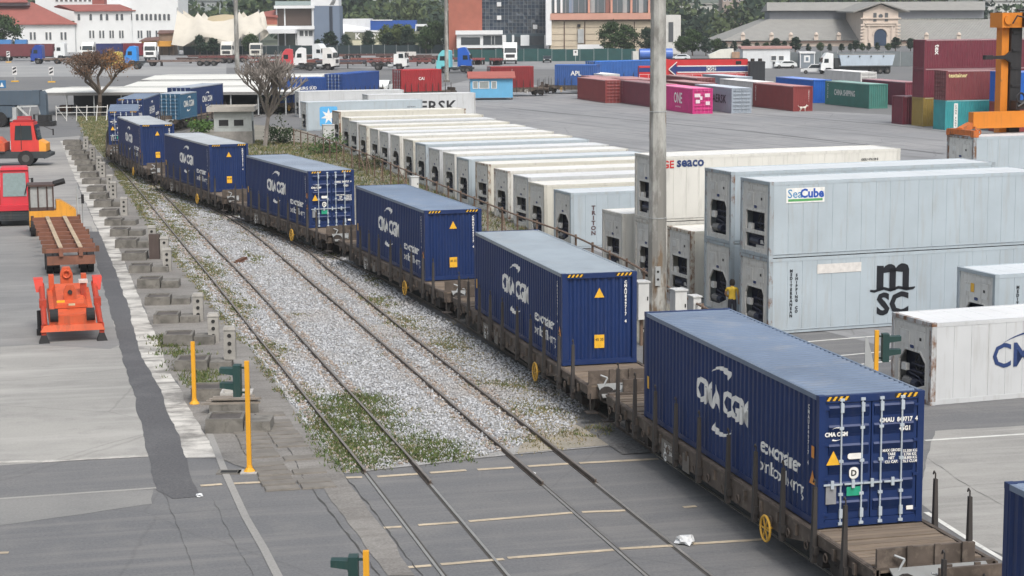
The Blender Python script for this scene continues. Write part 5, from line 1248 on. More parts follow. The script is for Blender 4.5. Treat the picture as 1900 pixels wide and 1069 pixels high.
# ------------------------------------------------------------------ gatehouse
g0 = G(398, 270); g1 = G(466, 270)
t = thing('gatehouse', 'small flat roofed concrete gatehouse with two windows behind the train', 'building', (g0.x, g0.y, 0), radians(4))
wd = (g1-g0).length; HW = PY(420, 207, g0.y).z
GW = paint('rendered wall grey', (.40,.43,.43), .9, .1, .5, (.22,.22,.21), 0, 0, 1, False); STN = paint('stone base', (.27,.26,.245), .95, .3, .6, (.12,.115,.11), 0, 0, 1.5, False, .5)
MB().box(0,wd,0,3.6,1.25,HW).build('wall', GW, t); MB().box(-.05,wd+.05,-.05,3.65,0,1.25).build('stone_base', STN, t)
b = MB(); b.box(-.6,wd+.35,-.5,4.0,HW,HW+.10); 
for a in ((-.6,wd+.35,-.5,-.38),(-.6,wd+.35,3.88,4.0),(-.6,-.48,-.38,3.88),(wd+.23,wd+.35,-.38,3.88)): b.box(*a,HW+.10,HW+.42)
b.build('roof', paint('pale roof slab', (.42,.40,.37), .9, .12, .5, (.24,.22,.2), 0, 0, 1, False), t)
for k in range(2):
    x = .45+k*1.35; f = MB(); f.box(x,x+.85,-.03,.02,1.75,2.30).build('window', BLACK, t)
    MB().box(x-.04,x+.89,-.06,-.03,1.69,1.75).build('sill', GW, t)
for k in range(2): MB().box(-.03,.02,.6+k*.9,1.2+k*.9,1.8,2.5).build('window', BLACK, t)
MB().box(wd+.02,wd+.06,1.0,2.0,.0,2.1).build('door', plain('dark door', (.03,.04,.045), .6), t)
# low brick kerb and parked trailer bits beyond the lawn
t = thing('pipe_barrier', 'white pipe barrier with posts left of the brown tree', 'barrier', G(105, 225))
b = MB()
for k in range(6): b.tube((k*1.1,0,0),(k*1.1,.2*k,1.7),.05,n=6)
b.tube((0,0,1.5),(5.5,1,1.5),.05,n=6); b.tube((0,0,.9),(5.5,1,.9),.04,n=6); b.bar((0,0,1.6),(1.1,.2,.1),.05,.05); b.bar((2.2,.4,1.6),(3.3,.6,.1),.05,.05)
b.build('rail', plain('white pipe', (.6,.6,.58), .6), t)

# ------------------------------------------------------------------ trees
def tube_tree(rng, h, spread, levels=4, r0=.28, fork=3, lean=.25, up=.35, wide=4.0):
    b = MB(); tips = []
    def grow(p, d, L, r, lv):
        n = 3; q = p
        for k in range(n):
            d2 = (d+Vector((rng.normal(0,.13), rng.normal(0,.13), rng.normal(0,.06)))).normalized()
            q2 = q+d2*L/n; b.tube(q, q2, r*(1-.25*k/n), r*(1-.25*(k+1)/n), 6 if lv < 2 else 4, 0, False); q = q2; d = d2
            if lv >= 2: tips.append(q)
        if lv >= levels: tips.append(q); return
        for k in range(fork if lv else fork+1):
            a = rng.uniform(0, 2*pi); s = Vector((cos(a), sin(a), 0))*spread
            grow(q, (d*.7+s+Vector((0,0,up))).normalized(), L*rng.uniform(.62,.82), r*.64, lv+1)
    grow(Vector((0,0,-.1)), Vector((rng.normal(0,.08), rng.normal(0,.08), 1)), h*.30, r0, 0)
    zm = max(p[2] for p in b.v); rm = max(sqrt(p[0]**2+p[1]**2) for p in b.v); kz, kr = h/zm, wide/rm       # to the height and spread of the tree
    f = lambda p: (p[0]*kr, p[1]*kr, p[2]*kz) if p[2] > .35 else (p[0], p[1], p[2])
    b.v = [f(p) for p in b.v]; return b, [Vector(f(p)) for p in tips]
def leaf_cloud(centers, per, rad, size, rng, flat=.7):
    C = np.repeat(np.array(centers), per, 0); n = len(C)
    P = C+rng.normal(0, 1, (n,3))*np.array([rad, rad, rad*flat])
    a = rng.normal(0, 1, (n,3)); a /= np.linalg.norm(a, axis=1)[:,None]
    bq = np.cross(a, rng.normal(0, 1, (n,3))); bq /= np.linalg.norm(bq, axis=1)[:,None]
    s = size*rng.uniform(.6, 1.3, (n,1))
    V_ = np.stack([P-a*s, P+bq*s*.55, P+a*s, P-bq*s*.55], 1).reshape(-1, 3)
    F = np.arange(n*4).reshape(n, 4)
    return V_, F
def np_mesh(name, V_, F, mats, mi=None):
    me = bpy.data.meshes.new(name); k = F.shape[1]
    me.vertices.add(len(V_)); me.vertices.foreach_set('co', V_.astype(np.float32).ravel())
    me.loops.add(F.size); me.loops.foreach_set('vertex_index', F.astype(np.int32).ravel())
    me.polygons.add(len(F)); me.polygons.foreach_set('loop_start', np.arange(0, F.size, k, dtype=np.int32))
    me.polygons.foreach_set('loop_total', np.full(len(F), k, dtype=np.int32))
    for m_ in (mats if isinstance(mats, (list, tuple)) else [mats]): me.materials.append(m_)
    if mi is not None: me.polygons.foreach_set('material_index', mi.astype(np.int32))
    me.update(calc_edges=True); me.validate(); return me
def leaf_mat(name, c, var=.45):
    n = N(name); v = n.coords((1,1,1), False); a = n.noise(v, 1.3, 4, .6); b_ = n.noise(v, 9, 2)
    col = n.mix(n.ramp(a, .3, .7), sc(c, 1-var), sc(c, 1+var)); col = n.mix(n.mul(n.ramp(b_, .4, .7), .35), col, sc(c, 1.9))
    return n.done(col, .75, 0, .2)
BARK = paint('bark grey brown', (.13,.105,.085), .95, .3, .3, (.2,.18,.16)); BARKP = paint('bark pale', (.24,.215,.195), .95, .25, .4, (.12,.1,.09))
rg = np.random.default_rng(3)
b, tips = tube_tree(rg, 7.7, .80, 4, .24, 4, .3, .35, 5.2)
t = thing('brown_tree', 'spreading tree with sparse brown leaves standing on the lawn', 'tree', G(183, 216))
b.build('trunk', BARK, t)
tp = [p for p in tips if p.z > 2.2]
V_, F = leaf_cloud([tuple(p) for p in tp], 4, .42, .10, rg, .35)
np_mesh_ = np_mesh('crown', V_, F, [leaf_mat('dry brown leaves', (.135,.082,.055)), leaf_mat('rust leaves', (.25,.125,.05))], ((V_[::4,0] > .9) & (V_[::4,2] > 4.3)).astype(int))
obj('crown', np_mesh_, t)
rg = np.random.default_rng(11)
b, tips = tube_tree(rg, 8.6, .60, 4, .22, 5, .2, .42, 4.3)
t = thing('bare_tree', 'bare many-stemmed tree with pale branches right of the gatehouse', 'tree', G(491, 272))
b.build('trunk', BARKP, t)
low = [tuple(p) for p in tips if p.z < 4.6][::5]+[(1.6,-.3,1.2+.6*k) for k in range(4)]
V_, F = leaf_cloud(low, 12, .30, .13, rg); obj('crown', np_mesh('crown', V_, F, leaf_mat('ivy leaves', (.045,.065,.03))), t)
def bush(label, p, r, h, c, seed, name='bush'):
    g = np.random.default_rng(seed); cs = [(g.uniform(-r,r), g.uniform(-r,r), h*g.uniform(.15,.8)) for _ in range(14)]
    t = thing(name, label, 'bush', p); V_, F = leaf_cloud(cs, 60, r*.28, .12, g); obj('crown', np_mesh('crown', V_, F, leaf_mat('leaf '+label[:20], c)), t)
    b = MB()
    for q in cs[::2]: b.tube((0,0,0), q, .03, .012, 4)
    b.build('stem', BARK, t)
bush('bright green yucca-like bush left of the gatehouse', G(372, 246), 1.0, 1.3, (.075,.14,.04), 21)
bush('green weeds behind the container with doors in mid train', G(590, 296)+Vector((0,6,0)), 1.9, 1.6, (.06,.105,.035), 22)
bush('dark green shrub beside the pale trunk of the bare tree', G(520, 268), 1.0, 1.8, (.04,.065,.03), 23)
bush('scrubby weeds at the foot of the rusty fence', G(700, 318)+Vector((0,3,0)), 1.5, 1.0, (.09,.095,.05), 24)
# leafy background trees: three crowns, many trees
def tree_proto(seed, w_, h_, size, col, bark, kind):
    g = np.random.default_rng(seed); cs = []
    n = 46 if kind != 'tall' else 40
    for k in range(n):
        a = g.uniform(0, 2*pi); u = g.uniform(-.9, 1); rr = sqrt(max(0, 1-u*u))*g.uniform(.45, 1.0)
        if kind == 'tall': rr *= .8-.35*u
        cs.append((w_*rr*cos(a), w_*rr*sin(a), h_*.62+u*h_*.37+g.normal(0,.25)))
    V_, F = leaf_cloud(cs, 70, w_*.17, size, g, .75)
    b = MB(); b.tube((0,0,-.2),(0,0,h_*.45), h_*.03, h_*.018, 7)
    for q in cs[::4]: b.tube((0,0,h_*.35), q, h_*.012, h_*.004, 4, 0, False)
    return b.mesh('trunk', bark), np_mesh('crown', V_, F, leaf_mat('leaves %d' % seed, col))
PROTO = [tree_proto(31, 2.6, 6.5, .26, (.045,.075,.030), BARK, 'round'), tree_proto(32, 2.2, 7.0, .24, (.032,.055,.036), BARK, 'tall'), tree_proto(33, 3.0, 6.0, .28, (.075,.10,.035), BARK, 'round'), tree_proto(34, 1.4, 5.0, .20, (.028,.048,.030), BARK, 'tall')]
def tree(label, px, pytop, Y, k, h=None, s=1.0, cat='tree', group='trees in front of the buildings'):
    p = PY(px, pytop, Y); base = [6.5, 7.0, 6.0, 5.0][k]; h = h or max(2.0, p.z)
    t = thing('leafy_tree', label, cat, (p.x, Y, 0), random.uniform(0, 6), group); kz = h/base
    for nme, me in zip(('trunk', 'crown'), PROTO[k]): o = obj(nme, me, t)
    t.scale = (kz*s, kz*s, kz); return t

# ------------------------------------------------------------------ people and animals (one skinned surface each)
def skin(name, joints, edges, root, sub=2):
    names = list(joints); me = bpy.data.meshes.new(name)
    me.from_pydata([joints[k][0] for k in names], [(names.index(a), names.index(b_)) for a, b_ in edges], [])
    o = bpy.data.objects.new(name, me); COL.objects.link(o)
    md = o.modifiers.new('s', 'SKIN'); md.use_smooth_shade = True
    sv = me.skin_vertices[0].data if me.skin_vertices else None
    if sv is None:
        bm = bmesh.new(); bm.from_mesh(me); bm.verts.layers.skin.verify(); bm.to_mesh(me); bm.free(); sv = me.skin_vertices[0].data
    for i, k in enumerate(names):
        r = joints[k][1]; sv[i].radius = r if isinstance(r, tuple) else (r, r); sv[i].use_root = (k == root)
    ss = o.modifiers.new('u', 'SUBSURF'); ss.levels = sub; ss.render_levels = sub
    out = bpy.data.meshes.new_from_object(o.evaluated_get(bpy.context.evaluated_depsgraph_get()))
    bpy.data.objects.remove(o); out.name = name; return out
J = dict(pel=((0,0,.95),(.155,.11)), wai=((0,0,1.10),(.14,.10)), che=((0,-.01,1.32),(.17,.115)), nec=((0,.0,1.47),.06), hea=((.0,.02,1.60),(.085,.10)), top=((.0,.03,1.70),(.075,.085)),
         shL=((-.19,0,1.41),.065), elL=((-.27,.10,1.16),.048), wrL=((-.14,.22,1.03),.036), hdL=((-.08,.26,1.02),.034), shR=((.19,0,1.41),.065), elR=((.25,-.03,1.13),.048), wrR=((.27,.05,.90),.036), hdR=((.27,.08,.82),.034),
         hiL=((-.09,0,.88),.095), knL=((-.10,.02,.50),.066), anL=((-.10,-.01,.09),.045), toL=((-.11,.16,.04),.04), hiR=((.09,0,.88),.095), knR=((.11,.0,.50),.066), anR=((.13,-.04,.09),.045), toR=((.15,.12,.04),.04))
for s, sx in (('L', -1), ('R', 1)):
    hx, hy, hz_ = J['hd'+s][0]
    for k in range(4): J['f%s%d' % (s, k)] = ((hx+(-.03+.02*k)*1.0, hy+.035-.006*abs(k-1), hz_-.07+.012*abs(k-1.5)), .009)
    J['t'+s] = ((hx-sx*.045, hy+.02, hz_-.02), .010)
EJ = [('pel','wai'),('wai','che'),('che','nec'),('nec','hea'),('hea','top'),('che','shL'),('shL','elL'),('elL','wrL'),('wrL','hdL'),('che','shR'),('shR','elR'),('elR','wrR'),('wrR','hdR'),
      ('pel','hiL'),('hiL','knL'),('knL','anL'),('anL','toL'),('pel','hiR'),('hiR','knR'),('knR','anR'),('anR','toR')]+[('hd'+s, 'f%s%d' % (s, k)) for s in 'LR' for k in range(4)]+[('hd'+s, 't'+s) for s in 'LR']
me = skin('body', J, EJ, 'pel')
for m_ in (plain('dark trousers', (.02,.022,.035), .8), plain('yellow work shirt', (.62,.42,.04), .7), plain('skin tone', (.36,.20,.13), .6), plain('work boots', (.03,.025,.02), .7)): me.materials.append(m_)
for p in me.polygons:
    c = p.center; i = 0
    if c.z > .99: i = 1
    if c.z > 1.50: i = 2
    if abs(c.x) > .215 and c.z < 1.30: i = 2
    if c.y > .13 and c.z > .7: i = 2
    if c.z < .12: i = 3
    p.material_index = i; p.use_smooth = True
pb = G(1358, 601)
t = thing('person', 'person in a yellow shirt and dark trousers standing between the reefer stacks', 'person', pb, radians(-8))
obj('body', me, t)
hb = MB(); hb.lathe([(.0,.155),(.05,.15),(.09,.11),(.108,.05),(.108,-.03),(.095,-.09)], 14, (0,.012,1.62)); hb.build('hair', plain('dark hair', (.02,.016,.013), .8), t, smooth=True)
fb = MB(); fb.cbox((0,.125,1.60),(.028,.04,.05)); fb.build('nose', MATS['skin tone'], t)
fb = MB(); 
for x in (-.035,.035): fb.cbox((x,.108,1.635),(.026,.02,.014))
fb.cbox((0,.112,1.555),(.05,.015,.012)); fb.build('face', plain('face dark', (.05,.025,.02), .6), t)
fb = MB()
for x in (-.098,.098): fb.cbox((x,.02,1.61),(.02,.045,.065))
fb.build('ear', MATS['skin tone'], t)
D = dict(pel=((-.30,0,.50),.095), bel=((-.05,0,.48),.095), che=((.22,0,.49),.125), nek=((.36,0,.60),.075), hea=((.46,0,.70),.075), muz=((.60,0,.66),.04), nos=((.65,0,.655),.03), ta1=((-.42,0,.56),.03), ta2=((-.56,0,.66),.022), ta3=((-.62,0,.78),.015),
         el=((.44,.055,.77),.028), el2=((.43,.07,.84),.012), er=((.44,-.055,.77),.028), er2=((.43,-.07,.84),.012))
ED = [('pel','bel'),('bel','che'),('che','nek'),('nek','hea'),('hea','muz'),('muz','nos'),('pel','ta1'),('ta1','ta2'),('ta2','ta3'),('hea','el'),('el','el2'),('hea','er'),('er','er2')]
for s, y in (('l', .09), ('r', -.09)):
    D['fs'+s] = ((.22, y, .38), .055); D['fk'+s] = ((.24, y, .20), .032); D['fp'+s] = ((.25+(.05 if s == 'l' else -.05), y, .03), .03)
    D['hs'+s] = ((-.28, y, .38), .075); D['hk'+s] = ((-.22, y, .27), .045); D['hh'+s] = ((-.36, y, .17), .028); D['hp'+s] = ((-.33+(.04 if s == 'r' else -.04), y, .03), .03)
    ED += [('che','fs'+s),('fs'+s,'fk'+s),('fk'+s,'fp'+s),('pel','hs'+s),('hs'+s,'hk'+s),('hk'+s,'hh'+s),('hh'+s,'hp'+s)]
me = skin('body', D, ED, 'pel'); me.materials.append(paint('dog coat white', (.66,.62,.55), .9, .1, .4, (.4,.33,.25), 0, 0, 3, False))
t = thing('dog', 'white dog standing in front of the brick red container in the yard', 'dog', G(1490, 207.3), radians(6)); obj('body', me, t)
MB().tube((.665,0,.66),(.685,0,.66),.018,n=6).cbox((.515,.045,.715),(.02,.02,.02)).cbox((.515,-.045,.715),(.02,.02,.02)).build('nose', BLACK, t)
# ------------------------------------------------------------------ far buildings, each at its own distance
def R(px0, py0, px1, py1, Y):
    a, b_ = PY(px0, py1, Y), PY(px1, py0, Y); return a.x, b_.x, a.z, b_.z
class Bld:
    def __init__(s, name, label, Y, px, cat='building'):
        s.Y = Y; s.o = PY(px, 90, Y); s.t = thing(name, label, cat, (s.o.x, Y, 0))
    def box(s, part, px0, py0, px1, py1, d0, d1, mat, parent=None, ground=False):
        x0, x1, z0, z1 = R(px0, py0, px1, py1, s.Y)
        if ground: z0 = 0
        return MB().box(x0-s.o.x, x1-s.o.x, d0, d1, z0, z1).build(part, mat, parent or s.t)
    def win(s, px0, py0, px1, py1, d=0, arch=False, mat=None, frame=None):
        x0, x1, z0, z1 = R(px0, py0, px1, py1, s.Y); x0 -= s.o.x; x1 -= s.o.x
        fr = frame or FRAME
        b = MB()
        for a in ((x0-.12,x1+.12,z1,z1+.14),(x0-.12,x1+.12,z0-.16,z0),(x0-.12,x0,z0,z1),(x1,x1+.12,z0,z1)): b.box(a[0],a[1],d-.10,d+.02,a[2],a[3])
        f = b.build('window', fr, s.t)
        if arch:
            r = (x1-x0)/2; p = [(x0,z0),(x1,z0),(x1,z1-r)]+[((x0+x1)/2+r*cos(k*pi/6), z1-r+r*sin(k*pi/6)) for k in range(1,6)]+[(x0,z1-r)]
            MB().prism(p, d-.05, d-.01, 'y').build('pane', mat or PANE, f)
        else: MB().box(x0,x1,d-.05,d-.01,z0,z1).build('pane', mat or PANE, f)
        return f
    def roof(s, pts, d0, d1, mat, name='roof'):
        """pts: eave/ridge outline as (px, py, depth)"""
        b = MB(); P = []
        for px, py, d in pts: q = PY(px, py, s.Y+d); P.append((q.x-s.o.x, d, q.z))
        b.poly(P); b.poly([(p[0], p[1], p[2]-.25) for p in P][::-1])
        n = len(P)
        for i in range(n): 
            a, c = P[i], P[(i+1) % n]; b.poly([a, c, (c[0],c[1],c[2]-.25), (a[0],a[1],a[2]-.25)])
        return b.build(name, mat, s.t)
FRAME = plain('window surround white', (.72,.73,.73), .7); PANE = plain('far window pane', (.10,.11,.12), .2, 0, .5)
WALLW = paint('whitewashed wall', (.74,.76,.77), .9, .04, .15, (.5,.5,.5), 0, 0, .3, False); TILE = paint('red roof sheet', lin(148,88,80), .85, .10, .3, (.2,.09,.075), 0, 0, .5, False)
BRICK = paint('red brick wall', lin(162,98,82), .9, .10, .3, (.3,.15,.12), 0, 0, .6, False); BEIGE = paint('beige panel', lin(196,184,164), .85, .06, .3, (.35,.32,.28), 0, 0, .5, False)
SALM = paint('salmon parapet', lin(200,152,136), .85, .06, .25, (.4,.25,.2), 0, 0, .5, False); BRNF = plain('brown frame', (.10,.06,.045), .7); LGLS = plain('blue curtain glass', (.03,.045,.07), .08, 0, .9)
# 1 white customs-like hall at the left
B = Bld('white_hall', 'long white hall with red roofs and rows of small arched windows, far left', 560, 0)
B.box('wall', -160, 44, 139, 98, 0, 14, WALLW, ground=True); B.box('wall', 139, 20, 250, 98, 1, 16, WALLW, ground=True); B.box('wall', 247, -14, 329, 98, .5, 18, WALLW, ground=True); B.box('wall', 40, -22, 262, 40, 17, 30, WALLW)
B.roof([(-170,46,-.8),(143,44,-.8),(60,4,9),(-170,4,9)], 0, 0, TILE); B.roof([(143,44,-.8),(143,44,16),(60,4,9)], 0, 0, TILE); B.roof([(139,20,.2),(252,19,.2),(222,8,8),(108,9,8)], 0, 0, TILE); B.roof([(139,20,.2),(108,9,8),(100,12,12)], 0, 0, TILE)
B.box('chimney', 160, -8, 182, 8, 8, 12, TILE); B.box('roof_lantern', -60, 4, 45, 11, 5, 7, plain('lantern shade', (.2,.18,.2), .7)); B.roof([(-60,4,4),(52,3,4),(48,-2,8),(-60,-2,8)], 0, 0, TILE)
for px in (145,167,186.5,197.3,216,225,244.5,254,263,271.5,279.5,288,296,304.5,312.5): B.win(px-2.2, 26, px+2.2, 38, 1 if px < 250 else .5, True)
for a, c in ((56,66),(85,95),(113,123)):
    for px in (a+1.5, c-1.5): B.win(px-1.7, 60, px+1.7, 74, 0)
for a, c in ((166,172),(184.5,190.5),(203.5,208.5),(221.5,226.5),(256.5,262),(273.5,278),(290,295)):
    for px in (a, c): B.win(px-1.4, 57, px+1.4, 71, 1 if a < 247 else .5)
for px in range(80, 156, 9): B.win(px-2.5, -2, px+2.5, 3, 17)
x0, x1, z0, z1 = R(138, 44, 140, 90, 560); MB().tube((x1-B.o.x,-.2,0),(x1-B.o.x,-.2,z1),.12,n=6).build('downpipe', STEEL, B.t)
# small brown shed with yellow awning
B = Bld('brown_shed', 'small brown tiled shed with a yellow awning below the white hall', 520, 260)
B.box('wall', 295, 62, 322, 96, 0, 6, paint('tan shed wall', (.27,.21,.165), .9, .1, .3), ground=True); B.roof([(292,62,-.5),(324,60,-.5),(326,56,4),(296,56,4)], 0, 0, paint('brown tile', (.16,.09,.075), .9, .2, .3)); B.box('awning', 268, 76, 322, 86, -4, 0, paint('awning yellow', lin(208,150,60), .7, .1, .3)); B.roof([(258,76,-5),(295,74,-5),(296,68,0),(270,70,0)], 0, 0, paint('brown tile', (.16,.09,.075), .9, .2, .3))
for px in (290, 305, 318): B.box('awning_post', px-.5, 86, px+.5, 98, -3.8, -3.6, DARK, ground=True)
# beige sail tent
TENT = paint('tent canvas', lin(200,195,184), .9, .06, .25, (.36,.33,.29), 0, 0, .3, False)
Yt = 515; o_ = PY(400, 90, Yt); t = thing('sail_tent', 'large beige canvas sail tent between the white hall and the modern house', 'tent', (o_.x, Yt, 0))
top = [(329,19),(345,31),(358,36),(367,24),(378,35),(395,40),(415,39),(435,34),(444,22),(452,33),(465,28),(479,21),(484,33),(488,50)]
bot = [(318,83),(340,86),(357,76),(368,70),(384,69),(402,72),(420,76),(434,78),(442,76),(450,62),(460,69),(472,68),(480,62),(489,55)]
b = MB(); NR = 7; grid = []
for i, (u, l) in enumerate(zip(top, bot)):
    col_ = []
    for k in range(NR):
        f = k/(NR-1); d = 5.5*sin(f*pi/2)*(-1)+0.5*sin(i*1.25)*sin(f*pi)
        q = PY(u[0]+(l[0]-u[0])*f, u[1]+(l[1]-u[1])*(f**.85), Yt+d); col_.append((q.x-o_.x, d, q.z))
    grid.append(col_)
P = [p for c in grid for p in c]; n = NR
b.add(P, [(i*n+k, (i+1)*n+k, (i+1)*n+k+1, i*n+k+1) for i in range(len(top)-1) for k in range(n-1)])
P2 = [(p[0], p[1]+9.0+2*sin(j), p[2]-1.5*((j % n)/(n-1))) for j, p in enumerate(P)]
b.add(P2, [(i*n+k, (i+1)*n+k, (i+1)*n+k+1, i*n+k+1) for i in range(len(top)-1) for k in range(n-1)])
b.build('canvas', TENT, t, smooth=True)
for px, py in ((329,14),(367,22),(444,18),(480,18)): q = PY(px, py, Yt+1.5); MB().tube((q.x-o_.x,1.5,0),(q.x-o_.x,1.5,q.z),.18,n=8).build('pole', STEEL, t)
q = PY(420, 28, Yt+14); b = MB(); b.lathe([(7.5,-2.2),(6.5,-.6),(4,.5),(1.5,.9),(.01,1.0)], 18, (q.x-o_.x,12,q.z-.8)); b.build('dome', paint('tent dome tan', lin(180,166,138), .9, .08, .2), t, smooth=True)
# modern white house with a grey slab
B = Bld('modern_house', 'modern white house with a tall blue grey slab and brown tinted glazing', 540, 560)
MW = paint('modern white render', (.74,.76,.78), .8, .03, .12, (.5,.5,.5), 0, 0, .3, False); SLB = paint('blue grey cladding', lin(112,126,146), .7, .05, .15, (.2,.22,.25), 0, 0, .4, False); TG = plain('brown tinted glass', (.10,.075,.065), .12, 0, .8)
B.box('wall', 552, 50, 584, 98, 0, 12, MW, ground=True); B.box('floor_slab', 488, 48, 584, 55, -1, 12, MW); B.box('roof_slab', 509, 10, 584, 16, -1, 12, MW); B.box('wall', 580, 10, 584, 50, -.5, 12, MW); B.box('slab_tower', 584, 11, 630, 98, -.6, 10, SLB, ground=True); B.box('stair_box', 577, -14, 628, 11, -.4, 9, MW); B.box('slot', 612, 12, 617, 62, -.66, -.58, plain('dark slot', (.03,.04,.06), .5))
B.box('upper_glazing', 513, 16, 580, 48, .6, 1.2, TG); B.box('lower_glazing', 515, 55, 553, 92, .6, 1.2, plain('grey green glass', (.10,.11,.10), .15, 0, .7), ground=True)
for px in (513, 528, 579): B.box('mullion', px-.8, 16, px+.8, 48, .4, .6, MW)
for px in (516, 529, 549): B.box('mullion', px-.7, 55, px+.7, 98, .4, .6, MW, ground=True)
B.box('balustrade', 511, 2, 577, 10, -.8, -.7, plain('balustrade glass', (.36,.44,.45), .1, 0, .6)); B.win(556, 57, 563, 67, 0); B.win(566, 57, 571, 67, 0); B.win(573, 57, 580, 67, 0); B.box('brick_bay', 488, 28, 514, 46, 0, 10, BRICK); B.box('wall', 488, 46, 514, 56, 0, 10, BEIGE)
B.roof([(486,29,-.6),(516,31,-.6),(512,18,5),(490,22,5)], 0, 0, TILE); B.box('porch_roof', 478, 55, 552, 62, -6, 0, MW); 
for k in range(6): B.box('step_mark', 612+k*1.3, 8-k*2.2, 620+k*1.0, 9-k*2.2, -.5, -.4, BLACK)
# sheds and sign wall
B = Bld('white_shed', 'white sloping roofed shed right of the blue grey slab', 600, 660); B.box('wall', 630, 35, 687, 95, 0, 12, paint('shed white', (.68,.70,.72), .8, .05, .2), ground=True); B.roof([(628,64,-3),(690,57,-3),(690,52,0),(628,44,0)], 0, 0, MW)
B = Bld('blue_shed', 'low bright blue shed behind green trees', 590, 720); B.box('wall', 688, 38, 771, 95, 0, 10, paint('shed blue', lin(38,84,164), .7, .1, .2), ground=True); B.box('gutter', 690, 36.5, 728, 38.5, -.2, 0, MW)
B = Bld('white_canopy', 'thin white canopy right of the blue shed', 560, 780); B.box('roof', 771, 45, 795, 49, 0, 5, MW); B.box('post', 771, 49, 772.5, 95, 0, .4, MW, ground=True); B.box('post', 793, 49, 794.5, 95, 3, 3.4, MW, ground=True)
B = Bld('sign_wall', 'dark wall with large white letters partly hidden by trees', 545, 700); B.box('wall', 640, 58, 778, 100, 0, 1, paint('sign wall', (.20,.21,.15), .9, .2, .3), ground=True)
q = PY(690, 67, 545); decal(B.t, 'lettering', TX['korovo'], '-y', (q.x-B.o.x, -.05, q.z), WHITE); B.box('panel', 654, 75, 671, 84, -.2, 0, plain('cream sign', (.62,.60,.45), .7)); B.box('panel', 690, 79, 704, 83, -.2, 0, plain('cream sign', (.62,.60,.45), .7)); B.box('parapet', 655, 56, 716, 60, -.2, .4, MW)
# brick and glass block
B = Bld('glass_block', 'brick and dark glass office block in the middle of the skyline', 510, 900)
B.box('brick_wall', 833, -18, 894, 98, 0, 14, BRICK, ground=True); B.box('glass_core', 894, -18, 1014, 70, .4, 14, plain('core dark', (.02,.025,.035), .5)); B.box('base', 894, 62, 1014, 100, .3, 14, plain('base dark blue', (.05,.08,.10), .5), ground=True)
b = MB(); x0, x1, z0, z1 = R(894, -18, 1014, 63, 510); nx, nz = 17, 12; rg = np.random.default_rng(5)
for i in range(nx):
    for j in range(nz):
        xa = x0-B.o.x+(x1-x0)*i/nx; xb = xa+(x1-x0)/nx; za = z0+(z1-z0)*j/nz; zb = za+(z1-z0)/nz; t1, t2 = rg.normal(0,.05,2)
        b.poly([(xa+.06,.36+t1,za+.06),(xb-.06,.36+t2,za+.06),(xb-.06,.36+t2-t1,zb-.06),(xa+.06,.36,zb-.06)])
stuff(b.build('glass_pane', LGLS, B.t))
b = MB()
for i in range(nx+1): xa = x0-B.o.x+(x1-x0)*i/nx; b.box(xa-.05,xa+.05,.25,.33,z0,z1)
for j in range(nz+1): za = z0+(z1-z0)*j/nz; b.box(x0-B.o.x,x1-B.o.x,.24,.32,za-.04,za+.04)
b.build('mullion_grid', plain('mullion grey blue', (.14,.17,.20), .5), B.t)
for px, py in ((926,8),(926,33),(993,50)): B.box('vent_panel', px-4, py-4, px+4, py+4, -.1, .3, plain('white vent', (.66,.67,.68), .6))
B.box('ground_floor', 848, 57, 932, 89, -3, .2, MW); B.box('canopy', 846, 56, 933, 64, -3.8, -3, MW)
for a in ((856,69,891,83),(897,66,932,83)): B.box('shop_window', *a, -3.1, -2.95, plain('shop glass', (.06,.07,.08), .12, 0, .8))
for px in (912, 918): B.box('shop_frame', px-.6, 66, px+.6, 83, -3.16, -3.1, STEEL)
for a in ((932,65,939,90),(950,65,954,84),(966,65,982,85),(1010,65,1015,90)): B.box('white_panel', *a, -.3, .3, MW)
for a in ((983,67,1009,83),(955,68,965,83)): B.box('window', *a, .15, .3, plain('shop glass', (.06,.07,.08), .12, 0, .8))
# beige and salmon building
B = Bld('beige_building', 'beige panelled building with a salmon parapet and glazed top floor', 500, 1100)
B.box('wall', 1021, 37, 1214, 98, 0, 16, BEIGE, ground=True); B.box('parapet', 1021, 24, 1214, 37, -1.2, 16, SALM); B.box('eave', 1021, 36.5, 1214, 39, -.8, 0, BRNF); B.box('top_floor', 1024, -20, 1212, 24, 1.5, 14, plain('top floor glass', (.12,.15,.17), .12, 0, .7)); B.box('wall', 1013, -20, 1023, 84, -1, 8, MW); B.box('tower', 1214, 28, 1263, 98, -.5, 14, paint('pale tower', (.62,.62,.60), .8, .05, .2), ground=True); B.box('slot_window', 1240, 41, 1249, 78, -.6, -.48, PANE)
for px in (1031, 1042, 1135, 1093, 1172, 1205): B.box('pier', px-2, -20, px+2, 24, .9, 1.5, MW if px < 1050 else SALM)
for px in (1047, 1085, 1131, 1177): B.box('joint', px-.9, 40, px+.9, 98, -.12, 0, BRNF, ground=True)
for py in (51, 63, 75, 86): B.box('joint', 1024, py-.5, 1212, py+.5, -.10, 0, BRNF)
rg = np.random.default_rng(9)
for px in range(1050, 1208, 12): B.box('glazing_bar', px-.5, -20, px+.5, 24, 1.35, 1.5, plain('bar', (.3,.3,.32), .6)); 
for px in (1060, 1100, 1128, 1160, 1190): B.box('curtain', px-4, -20, px+4, 24, 1.42, 1.5, [plain('curtain red', (.25,.12,.1), .7), plain('curtain blue', (.2,.26,.36), .7), plain('curtain grey', (.34,.36,.37), .7)][px % 3])
B.box('sign_board', 1071, 82, 1130, 93, -2.2, -2, MW); B.box('planter', 1072, 54, 1083, 80, -.6, 0, STEEL); B.box('lamp', 1071, 45, 1077, 50, -.5, 0, BLACK)
